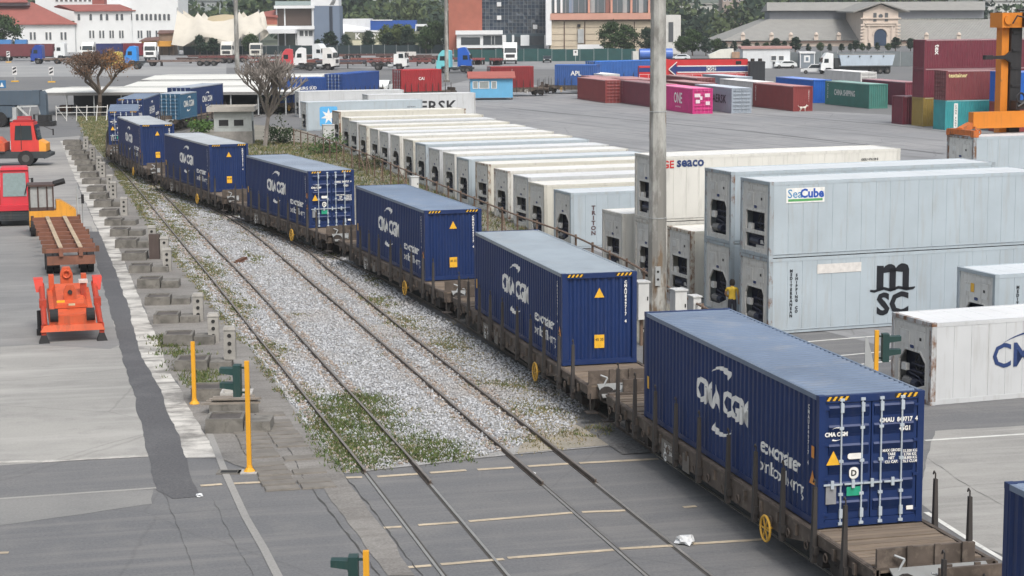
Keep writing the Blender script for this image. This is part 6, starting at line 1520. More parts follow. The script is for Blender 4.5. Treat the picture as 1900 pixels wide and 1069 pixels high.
# stone market hall with a gabled portal
ST = paint('pale dressed stone', lin(208,194,182), .9, .06, .3, (.4,.33,.28), 0, 0, .6, False); RS_ = paint('grey corrugated roof', lin(144,143,139), .8, .08, .4, (.25,.25,.25), 0, 0, .5, False); CL = paint('clerestory grey', lin(128,132,140), .7, .06, .2)
B = Bld('market_hall', 'long stone hall with a grey stepped roof and a gabled portal at upper right', 575, 1620)
B.box('wall', 1345, 75, 2050, 98, 0, 40, ST, ground=True)
Ye, Yc = 575, 597
pa, pb_, pc, pd = PY(1338,76,Ye-1), PY(2060,74,Ye-1), PY(2060,36,Yc), PY(1424,36,Yc)
b = MB(); f = lambda p: (p.x-B.o.x, p.y-575, p.z)
nn = 120
for i in range(nn):      # standing ribs of the sheet roof
    u0, u1 = i/nn, (i+.5)/nn; u2 = (i+1)/nn
    A_ = lambda u, q, r, dz: tuple(Vector(f(q)).lerp(Vector(f(r)), u)+Vector((0,0,dz)))
    b.poly([A_(u0,pa,pb_,0),A_(u1,pa,pb_,.10),A_(u1,pd,pc,.10),A_(u0,pd,pc,0)]); b.poly([A_(u1,pa,pb_,.10),A_(u2,pa,pb_,0),A_(u2,pd,pc,0),A_(u1,pd,pc,.10)])
b.poly([f(pa),f(pd),(pd.x-B.o.x,40,pd.z),(pa.x-B.o.x,40,pa.z)])
b.build('roof', RS_, B.t)
x0, x1, z0, z1 = R(1428, 19, 1826, 36, Yc); MB().box(x0-B.o.x,x1-B.o.x,22.2,34,z0,z1).build('clerestory', CL, B.t)
qa, qb, qc, qd = PY(1423,20,Yc-1.5), PY(1828,19,Yc-1.5), PY(1828,2.5,Yc+6), PY(1423,4.5,Yc+6)
b = MB(); b.poly([f(qa),f(qb),f(qc),f(qd)]); b.poly([f(qd),f(qc),(qc.x-B.o.x,44,qc.z-3),(qd.x-B.o.x,44,qd.z-3)]); b.poly([f(qa),f(qd),(qd.x-B.o.x,44,qd.z-3)]); b.build('upper_roof', RS_, B.t)
for py in (34.5,): x0, x1, z0, z1 = R(1428, 34, 1826, 36, Yc); MB().box(x0-B.o.x,x1-B.o.x,21.9,22.2,z0,z1).build('gutter', STEEL, B.t)
# portal
x0, x1, z0, z1 = R(1600, 22, 1667, 98, 568); z0 = 0; x0 -= B.o.x; x1 -= B.o.x; xm = (x0+x1)/2; za = PY(1634, 8, 568).z
MB().prism([(x0,0),(x1,0),(x1,z1),(xm,za),(x0,z1)], -7, 22, 'y').build('portal_wall', ST, B.t)
zap = PY(1634, 4, 567).z; ov = 3.0; ze = PY(1580, 23, 567).z
b = MB()
for s, xe in ((-1, x0-ov), (1, x1+ov)): b.hexa([(xe,-8.2,ze-.1),(xm,-8.2,zap-.35),(xm,26,zap-.35),(xe,26,ze-.1),(xe,-8.2,ze+.25),(xm,-8.2,zap),(xm,26,zap),(xe,26,ze+.25)])
b.build('portal_roof', RS_, B.t)
k = 568/FPX
def pz(py): return PY(1634, py, 568).z
for s in (-1, 1):
    for j in range(9): z = pz(94-j*6); MB().box(xm+s*5.1-.62, xm+s*5.1+.62, -7.25, -7, z-.30, z+.22).build('quoin', ST, B.t)
    MB().box(xm+s*1.65-.45, xm+s*1.65+.45, -7.12, -7, pz(40), pz(24)).build('slit_window', PANE, B.t)
    MB().box(xm+s*3.3-.2, xm+s*3.3+.2, -7.3, -7, pz(75), pz(47)).build('pilaster', ST, B.t)
MB().tube((xm,-7.1,pz(30)),(xm,-7,pz(30)),.62,n=16).build('round_window', PANE, B.t)
for py, w_ in ((43,4.6),(47,4.2),(34,5.8)): MB().box(xm-w_, xm+w_, -7.4, -7, pz(py)-.18, pz(py)+.18).build('cornice', ST, B.t)
r = 1.75; zb_, zt = pz(92), pz(54)
MB().prism([(xm-r,0.2),(xm+r,0.2),(xm+r,zt-r)]+[(xm+r*cos(a*pi/10), zt-r+r*sin(a*pi/10)) for a in range(1,10)]+[(xm-r,zt-r)], -7.15, -7.02, 'y').build('arched_door', plain('arch glass blue', (.035,.06,.11), .2, 0, .6), B.t)
b = MB()
for a in range(0, 10): b.bar((xm+(r+.3)*cos(a*pi/10),-7.15,zt-r+(r+.3)*sin(a*pi/10)),(xm+(r+.3)*cos((a+1)*pi/10),-7.15,zt-r+(r+.3)*sin((a+1)*pi/10)),.3,.5,up=(0,1,0))
b.build('arch_ring', ST, B.t)
for px in (1379, 1432, 1468, 1515, 1557, 1720, 1780):
    q = PY(px, 70, 574); MB().cbox((q.x-B.o.x,-.3,q.z),(1.2,.5,1.6)).lathe([(.7,.8),(.5,1.3),(0.02,1.6)],8,(q.x-B.o.x,-.3,q.z)).build('dormer_stone', ST, B.t)
for px in (1535, 1580, 1405, 1450, 1490):
    x0_, x1_, z0_, z1_ = R(px-10, 86, px+10, 98, 575); MB().prism([(x0_-B.o.x,.1),(x1_-B.o.x,.1),(x1_-B.o.x,z1_-1.0),((x0_+x1_)/2-B.o.x,z1_),(x0_-B.o.x,z1_-1.0)], -.15, -.02, 'y').build('arcade_opening', PANE, B.t)
B.box('frieze', 1345, 76, 1598, 80, -.4, 0, plain('pink frieze', (.52,.36,.30), .8)); B.box('frieze', 1668, 75, 2050, 79, -.4, 0, plain('pink frieze', (.52,.36,.30), .8))
# site office, booth, far blocks
q = G(1420, 127); B = Bld('site_office', 'white flat roofed site office with two small windows', q.y, 1420); B.box('wall', 1378, 90, 1466, 128, 0, 5, paint('office white', (.66,.69,.72), .8, .05, .2), ground=True); B.box('roof', 1375, 86, 1469, 91, -.3, 5.3, paint('dusty pink roof', lin(178,140,136), .8, .08, .2)); B.win(1431, 104, 1440, 112, 0); B.win(1445, 104, 1454, 112, 0); B.box('lamp', 1434, 115, 1438, 119, -.2, 0, BLACK)
q = G(1497, 126); B = Bld('grey_booth', 'small grey booth with a white sign beside the site office', q.y, 1497); B.box('wall', 1485, 99, 1511, 127, 0, 3, paint('booth grey', lin(128,138,148), .7, .06, .2), ground=True); B.box('roof', 1483, 96, 1513, 99.5, -.2, 3.2, MW); B.box('frame', 1484, 99, 1486, 127, -.05, 0, MW, ground=True); B.box('frame', 1510, 99, 1512, 127, -.05, 0, MW, ground=True); B.box('sign', 1491.5, 103, 1503, 116, -.08, 0, MW); B.box('emblem', 1495, 106, 1500, 113, -.12, -.08, plain('emblem grey', (.15,.2,.25), .6))
for i, (a, c, y0, Y, colr, lab) in enumerate(((1340,1402,-8,760,(.38,.31,.28),'brown apartment block with white bands on the skyline'), (1560,1600,-4,820,(.6,.6,.6),'pale block just above the hall roof left of the gable'), (1652,1700,-6,830,(.42,.52,.62),'blue grey block behind the gable of the hall'), (1830,1900,2,700,(.62,.62,.62),'white pedimented building at the upper right corner'),
                                             (1255,1345,8,820,(.5,.49,.47),'long pale building among trees right of the mast'), (775,845,17,840,(.55,.53,.5),'pale tan building among the trees left of the brick block'), (660,700,-4,980,(.5,.5,.48),'pale block above the trees over the white shed'), (500,560,-4,900,(.4,.4,.4),'grey roofed block behind the modern house'), (345,430,2,900,(.30,.33,.34),'dark grey long roof behind the tent'))):
    B = Bld('far_block', lab, Y, (a+c)/2); B.box('wall', a, y0, c, 60, 0, 14, paint('far wall %d' % i, colr, .9, .06, .2, (.3,.3,.3), 0, 0, .2, False), ground=True); B.box('roof', a-2, y0-2, c+2, y0+.5, -.5, 14.5, paint('far roof %d' % i, sc(colr, .8), .9, .1, .2))
    for px in np.arange(a+5, c-3, 9): B.win(px-1.8, y0+5, px+1.8, y0+10, 0)
# green netted fence
NET = paint('green shade net', lin(42,78,78), .9, .12, .3, (.03,.05,.05), 0, 0, 1, False)
def netfence(label, px0, px1, pyt, pyb, mat=NET):
    Y = G((px0+px1)/2, pyb).y; a, c = PY(px0, pyt, Y), PY(px1, pyt, Y)
    t = thing('net_fence', label, 'fence', (a.x, Y, 0)); n = max(3, int((c.x-a.x)/3))
    for i in range(n): 
        x = (c.x-a.x)/n; MB().box(x*i+.04, x*(i+1)-.04, -.03, .03, .05, a.z+random.uniform(-.12,.08)).build('net_panel', mat, t)
    for i in range(n+1): MB().tube((x*i,0,0),(x*i,0,a.z+.15),.05,n=6).build('post', STEEL, t)
netfence('dark green netted fence in front of the brick and beige buildings', 842, 1180, 92, 114)
netfence('dark netted fence below the tent and the modern house', 340, 845, 86, 101, paint('dark net', lin(38,52,56), .9, .15, .3, (.03,.04,.04), 0, 0, 1, False))
netfence('grey fence panels beside the site office', 1466, 1700, 97, 124, paint('grey fence', lin(112,120,124), .8, .1, .2))

# ------------------------------------------------------------------ vehicles in the truck park
def cab_parts(t, col, tall=3.6, x0=0.0, bent=False):
    """tractor unit, x forward, cab front at x0"""
    w_ = 1.22; mt = col
    b = MB(); b.prism([(x0,.75),(x0,1.9),(x0-.18,2.0),(x0-.38,2.95),(x0-.95,tall),(x0-1.5,tall+.05),(x0-2.15,tall-.1),(x0-2.2,.95),(x0-1.9,.95),(x0-1.75,1.12),(x0-.85,1.12),(x0-.7,.6)], -w_, w_, 'y'); c = b.build('cab', mt, t)
    MB().hexa([(x0-.14,-1.08,2.02),(x0-.14,1.08,2.02),(x0-.20,1.08,2.02),(x0-.20,-1.08,2.02),(x0-.34,-1.0,2.88),(x0-.34,1.0,2.88),(x0-.42,1.0,2.88),(x0-.42,-1.0,2.88)]).build('windscreen', GLASS, c)
    for s in (-1, 1):
        MB().prism([(x0-.55,2.0),(x0-.62,2.7),(x0-1.35,2.7),(x0-1.35,2.0)], s*w_, s*(w_+.015), 'y').build('side_window', GLASS, c)
        MB().box(x0-.01,x0+.03,min(s*.75,s*1.1),max(s*.75,s*1.1),.85,1.05).build('headlight', plain('headlamp', (.7,.7,.68), .2), c)
        MB().box(x0-.25,x0-.10,min(s*1.25,s*1.45),max(s*1.25,s*1.45),2.1,2.8).build('mirror', BLACK, c)
    MB().box(x0-.02,x0+.02,-.8,.8,1.15,1.75).build('grille', plain('grille dark', (.05,.05,.055), .5), c); MB().box(x0-.1,x0+.05,-1.15,1.15,.45,.72).build('bumper', CH_, t)
def wheels(t, xs, r=.5, ys=(-1.0, 1.0)):
    for x in xs:
        for y in ys: w_ = MB().tube((x,y-.15,r),(x,y+.15,r),r,n=14).build('wheel', TYRE, t); MB().tube((x,y-.16,r),(x,y+.16,r),r*.5,n=8).build('hub', HUB, w_)
_pc = {}
def pcol(rgb):
    if rgb not in _pc: _pc[rgb] = paint('truck paint %d %d %d' % rgb, lin(*rgb), .35, .06, .2, (.2,.18,.16))
    return _pc[rgb]
def truck(label, px, py, head, rgb, tall=3.6, chassis=True, group='trucks in the truck park'):
    p = G(px, py); t = thing('truck', label, 'truck', p, radians(head), group); cab_parts(t, pcol(rgb), tall); t.scale = (1.18,)*3
    MB().box(-5.8,-.4,-.45,.45,.62,.95).build('chassis', CH_, t); wheels(t, (-1.3,-4.9))
    MB().box(-5.4,-3.9,-.6,.6,.95,1.15).build('fifth_wheel', DARK, t); MB().tube((-3.2,-.95,.7),(-2.3,-.95,.7),.3,n=10).build('fuel_tank', STEEL, t)
    return t
def trailer(label, px, py, head, rgb=(90,70,64), L=13, z=1.15, name='flat_trailer', group='empty trailers in the truck park', legs=True):
    p = G(px, py); t = thing(name, label, 'trailer', p, radians(head), group); mt = pcol(rgb); t.scale = (1.15,)*3
    for y in (-.5,.5): MB().box(-L,0,y-.08,y+.08,z-.38,z-.02).build('beam', mt, t)
    for k in range(7): MB().box(-L+k*L/6-.09,-L+k*L/6+.09,-1.2,1.2,z-.2,z).build('cross_member', mt, t)
    MB().box(-L,0,-.42,.42,z-.12,z-.05).build('deck', paint('trailer deck', (.16,.13,.115), .9, .2, .3), t)
    wheels(t, (-L+1.2,-L+2.5,-L+3.8)); MB().box(-2.6,-2.4,-.7,.7,.05,z-.2).build('landing_leg', DARK, t); return t
# left group
truck('royal blue truck cab facing left beside the long dark red container', 60, 119, 180, (34,66,150))
trailer('flat trailer behind the royal blue cab at far left', 82, 119, 180, (120,105,96), 12)
p = G(98, 113); 
t = dry('dry_container', 'long dark red container on wheels at the far left edge', 13.6, HHC, (p.x-6.8, p.y+1.3, 1.1), 0, ('trailer maroon', lin(112,58,64)), None, None, False)
t2 = trailer('trailer under the long dark red container at the far left', 98, 113, 0, (70,60,60), 13)
t2.location = (p.x-.1, p.y+1.3, 0)
for px, lab in ((9,'dark blue truck cab peeping over the long dark red container, left one'), (38,'dark blue truck cab peeping over the long dark red container, right one')): truck(lab, px, 108.5, -90, (40,104,160), 3.9)
truck('white truck cab facing left right of the long dark red container', 103, 113, 180, (226,230,232)); truck('white truck cab with a dark windscreen facing us near the brown tree', 162, 112, -95, (230,232,230))
p = G(198, 112)
dry('dry_container', 'navy container end behind the brown tree', 6.06, HHC, (p.x, p.y+4, 1.0), 0, ('far navy', lin(44,52,104)), None, None, False); p = G(245, 111)
dry('dry_container', 'dark red container with white letters behind the bright blue cab', 6.06, HHC, (p.x, p.y+4, 1.0), 0, ('far red', lin(120,44,56)), None, None, False)
for lab, px in (('low loader under the navy container behind the brown tree', 214), ('low loader under the dark red container behind the bright blue cab', 262)): t = trailer(lab, px, 111, 0, (60,52,52), 6.5, 1.0); t.location.y += 4
truck('yellow truck cab with an open side behind the brown tree', 203, 129, 180, (222,205,96), 3.0); truck('bright sky blue truck cab facing left beside the brown tree', 234, 123, 180, (48,140,222))
trailer('long flat trailer behind the sky blue cab', 275, 123, 180, (120,104,98), 13.5); truck('white truck cab facing us between the sky blue cab and the tent', 278, 113, -90, (236,238,238))
trailer('rusty trailer below the tent, right of the white cab', 350, 113, 180, (96,72,68), 12); trailer('dark red trailer chassis in front of the tent left of the mast', 372, 116, 172, (130,58,60), 10)
truck('white truck cab facing us left of the mast under the tent', 420, 111, -97, (216,214,208)); truck('older cream truck cab facing us right of the mast under the tent', 474, 110, -92, (206,204,196), 3.2)
truck('red truck cab seen from the side behind the bare tree', 520, 132, 186, (196,70,78)); truck('white truck cab directly behind the red one', 545, 129, 186, (230,232,234)); truck('white truck cab with an orange roof deflector facing right', 626, 130, -12, (228,228,226), 3.7)
truck('white truck cab with round fairing behind the orange deflector one', 605, 119, -20, (226,230,232), 3.7)
for i, (px, py, rgb, hd) in enumerate(((640,121,(120,72,66),4),(600,112,(110,80,72),2),(720,118,(136,82,72),3),(690,110,(96,70,66),0),(760,112,(90,72,70),5),(835,118,(110,62,60),2))):
    trailer('rusty skeletal trailer in the middle of the truck park, %s' % ['below the modern house','behind the orange deflector cab','left of the white box cab','under the sign wall','left of the turquoise cab','behind the pale mast'][i], px+40, py, hd, rgb, 11)
for px, py, hd, rgb, where in ((330,118,176,(84,70,66),'low behind the long flat trailer by the sky blue cab'),(455,117,182,(110,64,60),'between the mast and the older cream cab'),(505,115,178,(80,72,70),'just left of the red cab'),(585,124,3,(128,76,68),'right of the white cab behind the red one'),(672,127,5,(100,76,70),'in front of the white round-fairing cab'),(705,123,2,(70,78,92),'with a blue grey frame left of the white cab-over'),(800,123,4,(122,70,66),'between the site boards and the turquoise cab'),(860,114,0,(92,74,70),'behind the royal blue cab by the pale mast')):
    trailer('rusty flat trailer '+where, px, py, hd, rgb, 11.5)
truck('white cab-over truck facing right left of the red container', 757, 130, -6, (234,236,236), 2.7); truck('turquoise truck cab tipped beside the pale mast', 812, 136, 172, (120,206,214), 3.6); truck('royal blue truck cab facing right, right of the pale mast', 876, 134, -4, (30,92,190), 3.9)
truck('white truck facing us in front of the green netted fence', 947, 119, -90, (240,242,243), 3.8)
trailer('dark red trailer end seen head on left of the white truck', 922, 122, -88, (120,56,58), 9); trailer('small red trailer end between the blue cab and the white truck', 887, 121, -90, (140,70,74), 7)
for px, lab in ((650,'white van box'),): pass
for px, w_, lab in ((745,9,'left of two pale site boards above the white cab-over truck'), (764,9,'right of two pale site boards above the white cab-over truck')):
    B = Bld('site_board', lab, 452, px, 'board'); B.box('board', px-w_, 96, px+w_-1, 108, 0, .1, plain('pale board', (.62,.60,.58), .7)); B.box('leg', px-w_+1, 108, px-w_+2, 116, 0, .1, DARK, ground=True); B.box('leg', px+w_-3, 108, px+w_-2, 116, 0, .1, DARK, ground=True)
def car(label, px, py, head, rgb, L=4.4, H=1.45, pickup=False):
    p = G(px, py); t = thing('car', label, 'car', p, radians(head)); h = L/2; mt = pcol(rgb)
    if pickup: pr = [(h,.45),(h,.95),(h-1.2,1.15),(h-1.9,H+.3),(-.1,H+.3),(-.3,1.15),(-h,1.1),(-h,.45)]
    else: pr = [(h,.4),(h,.8),(h-1.1,1.0),(h-1.8,H),(-h+.9,H),(-h+.1,.98),(-h,.4)]
    MB().prism(pr, -.85, .85, 'y').build('body', mt, t)
    x1 = h-1.25 if not pickup else h-1.3; top = H-.1 if not pickup else H+.2
    for s in (-1, 1): MB().prism([(x1-.15,1.05 if not pickup else 1.2),(x1-.65,top),(-h+1.0 if not pickup else 0,top),(-h+.5 if not pickup else -.15,1.05 if not pickup else 1.2)], s*.85, s*.87, 'y').build('side_window', GLASS, t)
    MB().hexa([(x1+.12,-.7,1.05),(x1+.12,.7,1.05),(x1+.06,.7,1.03),(x1+.06,-.7,1.03),(x1-.48,-.65,top),(x1-.48,.65,top),(x1-.54,.65,top-.02),(x1-.54,-.65,top-.02)]).build('windscreen', GLASS, t)
    for s in (-1, 1): MB().box(h-.02,h+.02,min(s*.5,s*.8),max(s*.5,s*.8),.6,.78).build('headlight', plain('headlamp', (.7,.7,.68), .2), t)
    MB().box(h-.02,h+.03,-.45,.45,.55,.8).build('grille', BLACK, t); wheels(t, (h-.9,-h+.9), .34, (-.78,.78)); return t
car('white pickup facing us left of the bright red container', 714, 171, -100, (226,230,230), 5.0, 1.45, True); car('dark car parked in front of the green netted fence', 1015, 116, -90, (46,52,56)); car('white car parked in front of the site office', 1457, 127, 180, (220,224,226)); car('white car behind the locomotive roof', 1262, 113, 170, (222,228,232)); car('second white van beside the tipper truck cab', 1510, 137, 170, (214,216,218), 4.6, 1.7)
# tipper truck
p = G(1521, 137.5); t = thing('tipper_truck', 'white tipper truck facing left with a pale blue tipping body', 'truck', p, pi); cab_parts(t, pcol((236,239,241)), 3.7)
b = MB(); b.hexa([(-12.6,-1.2,1.5),(-3.6,-1.2,1.5),(-3.6,1.2,1.5),(-12.6,1.2,1.5),(-13.0,-1.25,3.35),(-3.2,-1.25,3.35),(-3.2,1.25,3.35),(-13.0,1.25,3.35)]); tb = b.build('tipping_body', paint('tipper blue grey', lin(182,196,210), .5, .06, .2), t)
for x in (-4.8,-6.8,-8.8,-11): MB().cbox((x,1.3,3.1),(.2,.15,.25)).cbox((x,-1.3,3.1),(.2,.15,.25)).build('tarp_catch', CH_, tb)
MB().box(-13,-3.2,-1.2,1.2,3.36,3.5).build('tarpaulin', plain('tarp grey', (.25,.25,.25), .8), tb)
MB().box(-12.4,-.4,-.5,.5,.65,1.3).build('chassis', CH_, t); wheels(t, (-1.3,-4.6,-9.2,-10.5,-11.8)); MB().cbox((-2.9,0,2.0),(.8,1.6,1.6)).build('lift_ram', CH_, t)
# blue tanker behind the mast, boats on trailers near the hall
p = G(1195, 118); t = thing('tank_truck', 'blue tank lorry partly hidden behind the tall mast', 'truck', p, radians(4)); MB().tube((-1,0,2.0),(6,0,2.0),1.15,n=18).build('tank', pcol((70,110,190)), t); MB().box(-1,6,-.5,.5,.6,.95).build('chassis', CH_, t); wheels(t, (0,1.2,5)); MB().cbox((-1.9,0,1.6),(1.2,2.2,2.0)).build('cab', pcol((200,200,196)), t)
p = G(1338, 120); t = thing('boat', 'white covered boat on a cradle behind the locomotive', 'boat', p, 0); MB().prism([(-2.4,1.2),(-2.7,2.0),(-.2,3.1),(2.4,3.3),(2.6,1.2)], -1.1, 1.1, 'y').build('cover', pcol((222,222,214)), t); MB().box(-2,2,-.6,.6,.0,1.2).build('cradle', DARK, t)
p = G(1368, 120); t = thing('crate_pile', 'brown boxes stacked next to the covered boat', 'crates', p, 0); MB().box(-1.2,1.2,-1,1,0,1.2).build('box', paint('box brown', (.28,.16,.11), .9, .2, .3), t); MB().box(-1.2,1.2,-1,1,1.25,2.6).build('box', paint('box tan', (.36,.24,.17), .9, .2, .3), t)
# ------------------------------------------------------------------ locomotive
a, c = PY(1182, 111, 290), PY(1389, 107, 290); L = c.x-a.x
t = thing('locomotive', 'red diesel locomotive with a navy stripe edged in white behind the yard containers', 'locomotive', ((a.x+c.x)/2, 290, 0), radians(2))
LRD = paint('loco red', lin(196,46,52), .45, .08, .25); LNV = paint('loco navy', lin(36,56,116), .45, .06, .2); h = L/2; zt = a.z
MB().box(-h,h,-1.4,1.4,.95,1.35).build('frame', LRD, t)
b = MB(); b.box(-h+4.6,h-.2,-1.05,1.05,1.35,zt); b.box(-h+.2,-h+2.4,-1.05,1.05,1.35,zt-.9); hd = b.build('hood', LRD, t)
b = MB(); b.prism([(-h+2.4,1.35),(-h+2.4,zt-.2),(-h+2.6,zt+.1),(-h+4.4,zt+.1),(-h+4.6,zt-.2),(-h+4.6,1.35)], -1.4, 1.4, 'y'); cb = b.build('cab', LRD, t)
for s in (-1, 1): MB().box(-h+3.1,-h+3.9,min(s*1.4,s*1.42),max(s*1.4,s*1.42),zt-1.2,zt-.45).build('cab_window', GLASS, cb)
b = MB(); zs = zt-1.75
for s in (-1,): b.box(-h+4.7,h-.2,-1.08,-1.055,zs,zs+.75); b.prism([(-h+4.62,zs+.38),(-h+5.6,zs+1.25),(-h+5.6,zs-.5)], -1.44, -1.42, 'y'); b.box(-h+.2,-h+2.4,-1.08,-1.055,zs,zs+.6)
b.build('stripe', LNV, hd)
b = MB(); b.box(-h+5.8,h-.2,-1.10,-1.06,zs+.75,zs+.90); b.box(-h+5.8,h-.2,-1.10,-1.06,zs-.15,zs); b.bar((-h+4.5,-1.46,zs+.4),(-h+5.7,-1.46,zs+1.45),.12,.2,up=(0,1,0)); b.bar((-h+4.5,-1.46,zs+.36),(-h+5.7,-1.46,zs-.7),.12,.2,up=(0,1,0)); b.build('white_edge', WHITE, hd)
MB().box(h-6.3,h-4.9,-1.13,-1.09,zs+.05,zs+.72).build('emblem_panel', WHITE, hd); decal(hd, 'lettering', TX['ose'], '-y', (h-5.6, -1.15, zs+.38), NAVY)
MB().box(h-2.0,h-1.2,-1.09,-1.06,zt-.75,zt-.25).build('louvre', BLACK, hd); MB().box(-h+5.0,h-.3,-.8,.8,zt,zt+.12).build('roof_walk', DARK, hd)
for s in (-1,1):
    for k in range(3):
        for y in (-.75,.75): MB().tube((s*(h-4)+(k-1)*1.7,y-.07,.55),(s*(h-4)+(k-1)*1.7,y+.07,.55),.5,n=14).build('wheel', DARK, t)
    MB().box(s*(h-4)-2.4,s*(h-4)+2.4,-1.15,1.15,.5,.9).build('bogie', DARK, t)
b = MB()
for x in np.arange(-h+.2,h,1.3): b.tube((x,-1.38,1.35),(x,-1.38,2.25),.025,n=4)
b.tube((-h+.2,-1.38,2.25),(h,-1.38,2.25),.025,n=4); b.build('handrail', WHITE, t)
q = PY(1404, 110, 288); t = thing('black_skip', 'tall black ribbed bin right of the locomotive', 'bin', (q.x, 288, 0)); b = MB(); b.box(-1.1,1.1,-1.1,1.1,.2,q.z-.3); b.box(-1.15,1.15,-1.15,1.15,q.z-.55,q.z-.35)
for x in (-.8,-.3,.2,.7): b.box(x-.05,x+.05,-1.16,-1.1,.3,q.z-.6)
b.build('body', plain('skip black', (.025,.028,.035), .6), t); MB().tube((-.6,0,q.z-.3),(-.6,0,q.z+.1),.3,n=10).build('vent', DARK, t); MB().tube((.5,0,q.z-.3),(.5,0,q.z+.1),.3,n=10).build('vent', DARK, t)
# light blue kiosk
p = G(873, 186); q = G(928, 183); wd = 3.3
t = thing('blue_kiosk', 'light blue kiosk with a dusty red gabled roof and white windows', 'kiosk', p, radians(3)); KB = paint('kiosk blue', lin(98,166,206), .7, .06, .3, (.15,.25,.33)); Wk = (q-p).length; Hk = PY(873, 146, p.y).z
MB().box(0,Wk,0,3.6,.3,Hk).build('wall', KB, t)
b = MB(); b.hexa([(-.35,-.4,Hk),(Wk+.35,-.4,Hk),(Wk+.35,1.8,Hk+.75),(-.35,1.8,Hk+.75),(-.35,-.4,Hk+.12),(Wk+.35,-.4,Hk+.12),(Wk+.35,1.8,Hk+.87),(-.35,1.8,Hk+.87)]); b.hexa([(-.35,4.0,Hk),(-.35,1.8,Hk+.75),(Wk+.35,1.8,Hk+.75),(Wk+.35,4.0,Hk),(-.35,4.0,Hk+.12),(-.35,1.8,Hk+.87),(Wk+.35,1.8,Hk+.87),(Wk+.35,4.0,Hk+.12)]); b.build('roof', paint('kiosk roof red', lin(160,92,84), .8, .1, .3), t)
for x0, x1 in ((.3,1.05),(1.15,2.5),(2.75,3.5)):
    f = MB(); f.box(x0,x1,-.05,.0,1.5,2.5); f = f.build('window', plain('white frame', (.72,.73,.73), .6), t); MB().box(x0+.1,x1-.1,-.08,-.05,1.6,2.4).build('pane', plain('kiosk glass', (.28,.31,.31), .2), f)
f = MB().box(-.05,0,.4,2.2,.5,2.5).build('door', plain('white frame', (.72,.73,.73), .6), t); MB().box(-.08,-.05,.55,1.2,.9,2.4).box(-.08,-.05,1.35,2.05,.9,2.4).build('pane', plain('kiosk glass', (.28,.31,.31), .2), f)
for x in (.1, Wk-.1): MB().box(x-.08,x+.08,.1,.3,0,.3).build('foot', DARK, t)
# white roofed wagons behind the brown tree and the bend
WR = paint('white canopy roof', (.74,.74,.70), .6, .05, .25, (.5,.48,.43), 0, 0, .3, False)
for px0, px1, y0, y1, lab in ((262,590,148,138.5,'broad white roofed canopy, farthest of three behind the brown tree'), (230,560,160,150,'broad white roofed canopy, middle of three behind the brown tree'), (62,545,172,161.5,'broad white roofed canopy, nearest of three behind the brown tree')):
    zr = 2.7; a, c, d = G(px0, y0, zr), G(px1, y0-2, zr), G((px0+px1)/2, y1-1, zr); L = (c-a).length; dp = d.y-(a.y+c.y)/2
    t = thing('white_canopy_roof', lab, 'canopy', ((a.x+c.x)/2, (a.y+c.y)/2, 0), atan2((c-a).y, (c-a).x), 'white roofed canopies behind the brown tree')
    MB().prism([(0,zr-.25),(0,zr),(dp*.5,zr+.22),(dp,zr),(dp,zr-.25)], -L/2, L/2, 'x').build('roof', WR, t)
    MB().box(-L/2,L/2,-.08,0,zr-.35,zr-.02).build('gutter', plain('gutter grey', (.2,.2,.2), .7), t); MB().box(-L/2,L/2,dp*.5-.15,dp*.5+.15,zr+.20,zr+.26).build('ridge', plain('ridge grey', (.35,.35,.34), .7), t)
    for x in np.arange(-L/2+.6, L/2, 3.2):
        for y in (.3, dp-.3): MB().box(x-.07,x+.07,y-.07,y+.07,0,zr-.25).build('post', STEEL, t)
    MB().box(-L/2+.5,L/2-.5,dp-1.2,dp-.9,0,zr-.3).build('back_wall', plain('canopy back wall', (.05,.05,.052), .8), t)
    for x in np.arange(-L/2+2, L/2-2, 3.7): MB().cbox((x,dp*.4,.55),(random.uniform(1.2,2.6),1.2,random.uniform(.7,1.3))).build('stored_load', [DARK, STEEL, RUST][int(x) % 3], t)
# low white things in front of the blue containers, small signs
for px, py, lab in ((28,152,'striped road sign with a yellow foot near the left edge'), (96,153,'black and white arrow sign left of the brown tree'), (16,116,'small distant post sign above the striped road sign')):
    p = G(px, py); t = thing('road_sign', lab, 'sign', p); MB().tube((0,0,0),(0,0,2.6),.06,n=6).build('post', STEEL, t); s_ = MB().box(-.4,.4,-.1,-.05,1.2,2.6).build('board', plain('sign white', (.7,.7,.7), .6), t)
    MB().prism([(-.3,1.4),(.3,1.7),(.3,2.0),(-.3,1.7)], -.13,-.1,'y').prism([(-.3,2.0),(.3,2.3),(.3,2.55),(-.3,2.3)], -.13,-.1,'y').build('stripe', INK, s_); MB().cbox((0,0,.1),(1.2,.6,.2)).build('foot', YEL, t)
p = G(4, 166); t = thing('blue_sign', 'blue square crossing sign at the left edge', 'sign', p); MB().box(-.6,.6,-.05,.05,.2,1.4).build('board', plain('sign blue', (.03,.16,.36), .5), t); MB().prism([(-.3,.4),(.3,.4),(0,1.1)], -.08,-.05,'y').build('triangle', WHITE, t)
p = G(1068, 118); t = thing('round_sign', 'white sign board with a black dot on a post by the green netted fence', 'sign', p); MB().tube((0,0,0),(0,0,2.8),.06,n=6).build('post', STEEL, t); s_ = MB().box(-.5,.5,-.1,-.05,1.7,2.9).build('board', plain('sign white', (.7,.7,.7), .6), t); MB().tube((0,-.14,2.45),(0,-.1,2.45),.2,n=10).build('dot', INK, s_)
